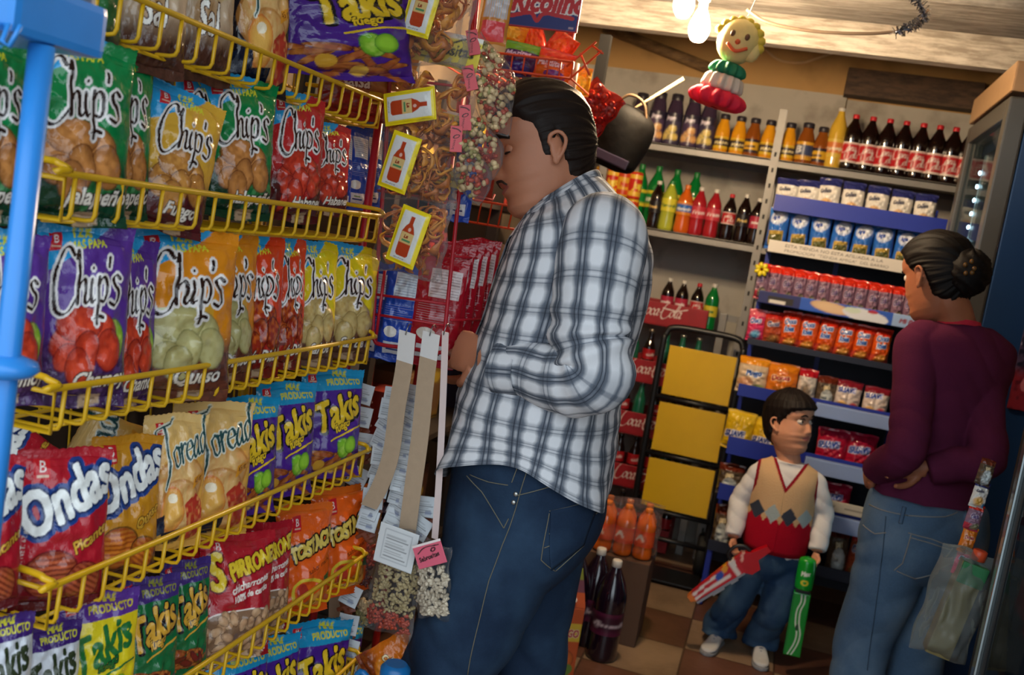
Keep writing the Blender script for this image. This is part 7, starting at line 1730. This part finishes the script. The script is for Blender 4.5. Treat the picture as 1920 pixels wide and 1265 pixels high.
wj = wpart(me, 'jeans'); JWB = bvh(me); TH2 = M('stitch_grey', '8a8a88', .8, 0, .1, 100); TH3 = M('stitch_dark', '34485c', .8, 0, .1, 100)
def wst(pts, r=.0018, mt=TH2, nm='stitching'):
    q = [(onY(x, y, 2.87).x, onY(x, y, 2.87).z) for x, y in pts]; P = project(JWB, q, 2.2, (0, 1, 0), .0012)
    if len(P) > 2: wpart(MB().tube(P, r, 6).mesh(nm, mt), nm, wj)
wst([(1632, 952), (1700, 962), (1770, 966), (1835, 955)]); wst([(1705, 995), (1690, 1050), (1675, 1065)]); wst([(1700, 992), (1745, 1005), (1785, 1022)]); wst([(1703, 1000), (1745, 1013), (1782, 1028)]); wst([(1680, 1066), (1715, 1082), (1745, 1075), (1785, 1025)])
wst([(1660, 965), (1652, 1050), (1640, 1150), (1628, 1265)], .0013, TH3); wst([(1620, 990), (1640, 1000), (1660, 995)])
for x0 in (1690, 1815):
    q = onY(x0, 965, 2.87); P = project(JWB, [(q.x, q.z + .028), (q.x - .002, q.z - .018)], 2.2, (0, 1, 0), .003)
    if len(P) > 2: wpart(MB().tube(P, .0055, 6).mesh('belt_loop', JW), 'belt_loop', wj)
for l in WLEG:
    o = shoe((l[3].x + .01, l[3].y - .02, 0), PI / 2 + WR, .245, [M('woman_shoe', '2a2624', .5), M('shoe_sole_dark', '16130f', .7), M('lace_dark', '1c1815', .8)], wo_); o.location = (-.47, -WY, 0)
# ------------------------------------------------------------------ the boy in the knitted vest
BY = 3.8
boy = thing('person', 'small boy in a red and beige vest holding two toys', 'person', (.13, BY, 0))
def bpart(me, nm, parent=None):
    o = link(nm, me, parent or boy); o.location = Vector((-.13, -BY, 0)) if not parent else (0, 0, 0); return o
SKB = skin('boy_skin', 'cf9474'); HAIRB = M('hair_boy', '150d0b', .6, 0, .3, 260, .12, 500, .25)
BS = .91; by_ = math.radians(52); bpd = math.radians(-9)
bf = V3(math.sin(by_) * math.cos(bpd), -math.cos(by_) * math.cos(bpd), -math.sin(bpd)); bu = V3(math.sin(bpd) * math.sin(by_), -math.sin(bpd) * math.cos(by_), math.cos(bpd))
bl_ = bu.cross(bf)
hcb = onY(1463, 826, BY - .03) + bl_ * (.070 * BS)
bl_ = bu.cross(bf); rt = -bl_
hcb = onY(1458, 794, BY - .05) - rt * (.076 * BS)
HB2 = head_matrix(hcb, bf, bu, BS)
cv, cf, cn, cm = head_grid(110, 100, 1.0); ccap = [tuple(range(cn - 1, -1, -1)), tuple((cm - 1) * cn + j for j in range(cn))]
body = [(xf(HB2, cv), cf + ccap)] + [(xf(HB2, v), f) for v, f in ear_parts()]
nbb = V3(.140, BY + .005, .735)
body.append(limb([HB2 @ V3(-.02, 0, -.02), HB2 @ V3(-.015, 0, -.08), nbb + V3(0, 0, .03), nbb - V3(0, 0, .03)], [.042, .042, .042, .050], 18))
bt = [(.405, .075, .098), (.45, .085, .105), (.53, .083, .104), (.61, .080, .108), (.68, .074, .116), (.725, .060, .110), (.748, .045, .07), (.765, .038, .044)]
BCX = lambda z: .150 - .006 * (z - .4) / .3
def b_rings(rows, off, f_=1): return [((BCX(z), BY - d - off, z), (BCX(z), BY + d + off, z), (w + off, 0, 0)) for z, d, w in rows]
v, f, _ = loft(b_rings(bt, -.012), 32, 4); body.append((v, f))
ARM = [[V3(.048, BY, .700), V3(-.004, BY + .01, .575), V3(-.004, BY - .06, .445)], [V3(.250, BY, .700), V3(.298, BY + .01, .590), V3(.297, BY - .05, .462)]]
for a in ARM: body.append(limb([a[0], (a[0] + a[1]) / 2, a[1], (a[1] + a[2]) / 2, a[2]], [.032, .029, .026, .025, .020], 14))
body += hand_parts(ARM[0][2] + V3(.002, -.006, -.004), (.25, -.35, -.85), (.75, -.5, .1), .56, .85, 1) + hand_parts(ARM[1][2] + V3(0, -.006, -.004), (-.12, -.30, -.9), (-.75, -.55, .1), .56, .85, -1)
BLEG = [[V3(.095, BY, .375), V3(.055, BY - .02, .22), V3(.012, BY + .04, .05)], [V3(.200, BY, .375), V3(.192, BY - .03, .22), V3(.170, BY + .04, .05)]]
for l in BLEG: body.append(limb(l, [.052, .044, .032], 16))
me = remesh(body, .0026, 1); me.materials.append(SKB); me.materials.append(M('lips_boy', 'b8685c', .45, 0, .08, 40))
mi = np.zeros(len(me.polygons), np.int32); pc = np.zeros(len(me.polygons) * 3, np.float32); me.polygons.foreach_get('center', pc)
pl = (np.c_[pc.reshape(-1, 3), np.ones(len(mi))] @ np.array(HB2.inverted()).T)[:, :3]
mi[(np.abs(pl[:, 2] + .0515) < .0105 - 20 * pl[:, 1] ** 2) & (np.abs(pl[:, 1]) < .022) & (pl[:, 0] > .07)] = 1
me.polygons.foreach_set('material_index', mi); bpart(me, 'body')
def b_mask(x, y, z):
    fr = np.interp(z, [-.06, -.03, -.005, .03, .052, .062, .075, .1], [-.03, -.022, .012, .028, .052, .085, .2, .3]); lowl = z + np.interp(x, [-.10, -.06, -.03, -.02, .012, .03], [.085, .082, .050, -.016, .010, .010]); return np.minimum(fr - x, lowl)
v, f = hair_shell(HB2, b_mask, lambda x, y, z: .014 + .010 * np.clip((z - .04) / .08, 0, 1), 1.0, 8, 'top', 40, .014); bpart(mesh_from('hair', v, f, HAIRB), 'hair')
IRI = M('iris_dark', '1c100a', .12, 0, .2, 300); EYW = M('eye_white', 'd8d0c8', .2)
for sg in (-1, 1):
    e = Vector((.0735, sg * .031, .0155)); o = MB(); o.ball((0, 0, 0), (.0135, .0135, .0115), 18); ey = bpart(mesh_from('eye', xf(HB2, np.array(o.V) + np.array(e)), o.F, EYW), 'eye')
    look = (HB2.inverted().to_3x3() @ V3(.75, -.55, .25)).normalized(); look = (look + Vector((1.2, 0, .1))).normalized(); ic = e + look * .0098
    o = MB(); o.ball((0, 0, 0), (.0062, .0062, .0062), 14); bpart(mesh_from('iris', xf(HB2, np.array(o.V) + np.array(ic)), o.F, IRI), 'iris', ey)
    bpart(on_face(HB2, [(sg * .19, .021), (sg * .34, .028), (sg * .52, .020)], .0022, 1, .006).mesh('lash', HAIRB), 'eyelash')
    bpart(on_face(HB2, [(sg * .14, .037), (sg * .32, .042), (sg * .54, .036)], .0036, 1, .0012).mesh('brow', HAIRB), 'eyebrow')
WSH = M('white_cotton', 'd6d6d8', .85, 0, .05, 20, .12, 120, .2)
sp_ = []
v, f, _ = loft(b_rings(bt[:-1] + [(.760, .050, .054)], .003), 36, 5); sp_.append((v, f))
for a in ARM:
    wv = a[2] + (a[1] - a[2]) * .04; sp_.append(limb([a[0] + V3(.03 if a is ARM[0] else -.03, 0, .014), a[0], (a[0] + a[1]) / 2, a[1], (a[1] + wv) / 2, wv], [.030, .036, .038, .037, .035, .031], 20))
me = remesh(sp_, .004, 3); me.materials.append(WSH)
displace(me, lambda c, n_: .006 * (vnoise(c[:, 0] * 18 + 30, c[:, 1] * 18 + 30, c[:, 2] * 16 + 5) - .5) + .003 * np.abs(np.sin(c[:, 2] * 60 + c[:, 0] * 30)) - .001); bpart(me, 'white_shirt')
# knitted vest: beige above, red below, a zigzag of blue diamonds between, maroon edging at neck and arms
vt = [(.420, .088, .108), (.438, .096, .114), (.50, .098, .116), (.58, .096, .114), (.66, .090, .118), (.705, .080, .118), (.738, .062, .106), (.756, .052, .075), (.766, .046, .062)]
v, f, uv = loft(b_rings(vt, .004), 200, 22, False)
x, z = v[:, 0], v[:, 2]; xr = x - .146
col = np.tile(np.array(hx('c9a880'), np.float32), (len(v), 1))
per = .0575; tri = np.abs(((xr / per + .5) % 1) - .5) * 2 * .5     # 0..0.5 zigzag
zig = .565 + (tri - .25) * .105
low = z < zig; col[low] = hx('a50f26')
dia = np.abs(((xr / per) % 1) - .5) / .5; kk = np.floor(xr / per).astype(int) % 2
dm = np.abs(z - .574) / .036 + np.abs(((xr / per) % 1) - .5) * 2 < 1.0
col[dm & (kk == 0)] = hx('39404f'); col[dm & (kk == 1)] = hx('9fb0b4')
front = v[:, 1] < BY
vn = np.where(front, .672 + np.abs(xr) * 1.75, .745)
ed = (z > vn - .016); col[ed] = hx('8a1526')
rad = np.abs(xr); arm = (z > .625) & (rad > .103 + np.clip((.66 - z), 0, 1) * .3); col[arm] = hx('8a1526')
col[z < .437] = hx('8f0d20')
keep = [q for q in f if not (min(z[i] - vn[i] for i in q) > 0) and not (min(z[i] for i in q) > .64 and min(rad[i] for i in q) > .1125)]
me = mesh_from('vest', v, keep, printed('knit_vest', .9, .25, 220, .1), art=col)
displace(me, lambda c, n_: .004 * (vnoise(c[:, 0] * 14 + 30, c[:, 1] * 14 + 30, c[:, 2] * 12 + 5) - .5)); o = bpart(me, 'vest'); md = o.modifiers.new('thickness', 'SOLIDIFY'); md.thickness = .005
JBy = denim('boy_denim', '1f3a5c', '5f7d96')
jb = []
v, f, _ = loft(b_rings([(.455, .080, .100), (.40, .085, .104), (.35, .082, .104), (.31, .06, .09)], .0), 32, 4); jb.append((v, f))
for l in BLEG: jb.append(limb([l[0], l[1], (l[1] + l[2]) / 2 + V3(-.004, 0, 0), l[2] + V3(0, 0, .02), l[2] + V3(0, -.004, -.018)], [.064, .060, .057, .062, .068], 26))
me = remesh(jb, .0045, 5); me.materials.append(JBy)
displace(me, lambda c, n_: .012 * (vnoise(c[:, 0] * 15 + 30, c[:, 1] * 15 + 30, c[:, 2] * 12 + 9) - .5) + .006 * np.abs(np.sin(c[:, 2] * 48 - c[:, 0] * 30 + 5 * vnoise(c[:, 0] * 9 + 20, c[:, 1] * 9 + 20, c[:, 2] * 8))) * np.clip((.25 - c[:, 2]) * 8, .2, 1)); bpart(me, 'jeans')
for l, a in zip(BLEG, (-PI / 2 - .25, -PI / 2 + .1)):
    o = shoe((l[2].x, BY + .0, 0), a, .165, [M('sneaker_white', 'c4c4c4', .6), M('sneaker_sole', '8a8c90', .7), LACE], boy); o.location = (-.13, -BY, 0)
# ------------------------------------------------------------------ the boy's toys
def extrude_art(name, poly, depth, art, mt, side):
    """painted side profile with real thickness: x along, z up, front at -Y"""
    xs = [p[0] for p in poly]; zs = [p[1] for p in poly]; x0, x1, z0, z1 = min(xs), max(xs), min(zs), max(zs); bm = bmesh.new()
    vs = [bm.verts.new((p[0], -depth / 2, p[1])) for p in poly]; fc = bm.faces.new(vs); bmesh.ops.triangulate(bm, faces=[fc])
    for k in range(1, 40):
        g = bm.verts[:] + bm.edges[:] + bm.faces[:]; bmesh.ops.bisect_plane(bm, geom=g, plane_co=(x0 + (x1 - x0) * k / 40, 0, 0), plane_no=(1, 0, 0))
    for k in range(1, 14):
        g = bm.verts[:] + bm.edges[:] + bm.faces[:]; bmesh.ops.bisect_plane(bm, geom=g, plane_co=(0, 0, z0 + (z1 - z0) * k / 14), plane_no=(0, 0, 1))
    r = bmesh.ops.extrude_face_region(bm, geom=bm.faces[:])
    for v_ in [e for e in r['geom'] if isinstance(e, bmesh.types.BMVert)]: v_.co.y += depth
    bmesh.ops.recalc_face_normals(bm, faces=bm.faces[:]); bm.verts.index_update(); V = [v_.co[:] for v_ in bm.verts]; F = [[v_.index for v_ in f_.verts] for f_ in bm.faces]; bm.free()
    C = art.C; col = [C[min(art.ny - 1, max(0, int((p[2] - z0) / (x1 - x0) * art.nx)))][min(art.nx - 1, max(0, int((p[0] - x0) / (x1 - x0) * art.nx)))] for p in V]
    return mesh_from(name, V, F, mt, smooth=False, art=np.array(col))
TOYP = printed('toy_plastic', .25, .03, 60)
tip, end = onY(1290, 1118, 3.66), onY(1440, 1024, 3.68); ln = (end - tip).length; ang = math.atan2(end.z - tip.z, end.x - tip.x)
toy = thing('toy_blaster', 'red and white toy blaster with an orange tip in the boy\'s right hand', 'toy', tip, (0, -ang, math.atan2(end.y - tip.y, end.x - tip.x)))
ta = Art(.36, 300, 'c01828')
for k in range(5): ta.put(ta.stroke([(-.02, .03 + .05 * k), (.2, .05 + .06 * k), (.5, .02 + .09 * k)], .016, (0.9, .3)), 'e6dede')
ta.rect(0, 0, .06, .36, 'e0782a'); ta.ell(.42, .17, .06, .035, '2a4ab0', .3); ta.ell(.5, .2, .05, .03, 'e09a2a', .5); ta.rect(.66, 0, 1, .36, 'b8101e'); ta.put(ta.stroke([(.7, .18), (.76, .24), (.86, .2)], .012), 'e0a8a0'); ta.poly([(.58, .0), (.66, .3), (.64, .36), (.55, .2)], 'e0dcdc')
link('toy_body', extrude_art('toy_body', [(0, -.018), (.02, -.026), (.64 * ln, -.030), (.70 * ln, -.052), (.80 * ln, -.052), (.84 * ln, -.020), (ln, -.018), (ln, .004), (.84 * ln, .014), (.74 * ln, .034), (.62 * ln, .030), (.5 * ln, .026), (.03, .010), (0, .004)], .034, ta, TOYP, None), toy)
MB().box((.34 * ln, 0, -.036), (.6 * ln, .012, .010), bev=.002).box((.3 * ln, 0, -.042), (.05, .014, .008)).box((.5 * ln, 0, -.042), (.03, .014, .008)).build('under_rail', M('toy_grey', 'b8b8bc', .4), toy)
MB().tube(catmull([(.60 * ln, 0, .028), (.62 * ln, 0, .055), (.72 * ln, 0, .062), (.80 * ln, 0, .045), (.82 * ln, 0, .018)], 5), .007, 8).build('carry_handle', BLK, toy)
gt, gb = onY(1516, 1044, 3.70), onY(1484, 1226, 3.70)
gt_ = thing('green_toy', 'green toy box with white waves hanging from the boy\'s left hand', 'toy', gb, (0, math.atan2(gt.x - gb.x, gt.z - gb.z), 0)); gl = (gt - gb).length
GP = M('toy_green', '129a2c', .25, 0, .06, 20, 0, None, .5, .4)
ga = Art(2.6, 120, '148c2e'); ga.rect(0, 0, .06, 2.6, '0e6a22')
for o_ in (0, .22): ga.put(ga.stroke([(.18 + o_, -.05), (.50 + o_, .5), (.56 + o_, .95), (.38 + o_, 1.4), (.34 + o_, 1.9), (.5 + o_, 2.3), (.46 + o_, 2.7)], .05, (.2, .35)), 'c8dccc')
ga.ell(.52, 1.2, .1, .14, '2a4a34')
MB().box((0, 0, gl * .32), (.060, .036, gl * .64), bev=.004).build('lower_box', GP, gt_)
link('wave_print', flat_print('wave_print', ga, .056, gl * .62, TOYP, 40, 0, 0, .001), gt_, (0, -.0185, gl * .32))
MB().box((0, .004, gl * .665), (.050, .036, .030), bev=.004).build('dark_collar', BLK, gt_)
MB().lathe(catmull([(.028, gl * .69), (.032, gl * .70), (.032, gl * .92), (.027, gl * .98), (.010, gl)], 4), n=20).build('green_top', GP, gt_)
gb2 = Art(1.0, 80, '149a30'); gb2.text('Max', .18, .58, .34, 'e0e8e4', .1, .2, bold=.02); gb2.ell(.5, .22, .26, .16, 'd8c83a'); gb2.ell(.5, .22, .12, .08, '149a30')
V = []; C = []; G = gb2.grid(24, 24)
for j in range(24):
    for i in range(24):
        w = -PI / 2 + 1.7 * (i / 23 - .5); V.append((.0326 * math.cos(w), .0326 * math.sin(w), gl * (.72 + .18 * j / 23))); C.append(G[j, i])
link('top_print', mesh_from('top_print', V, [(j * 24 + i, j * 24 + i + 1, (j + 1) * 24 + i + 1, (j + 1) * 24 + i) for j in range(23) for i in range(23)], TOYP, art=np.array(C)), gt_)
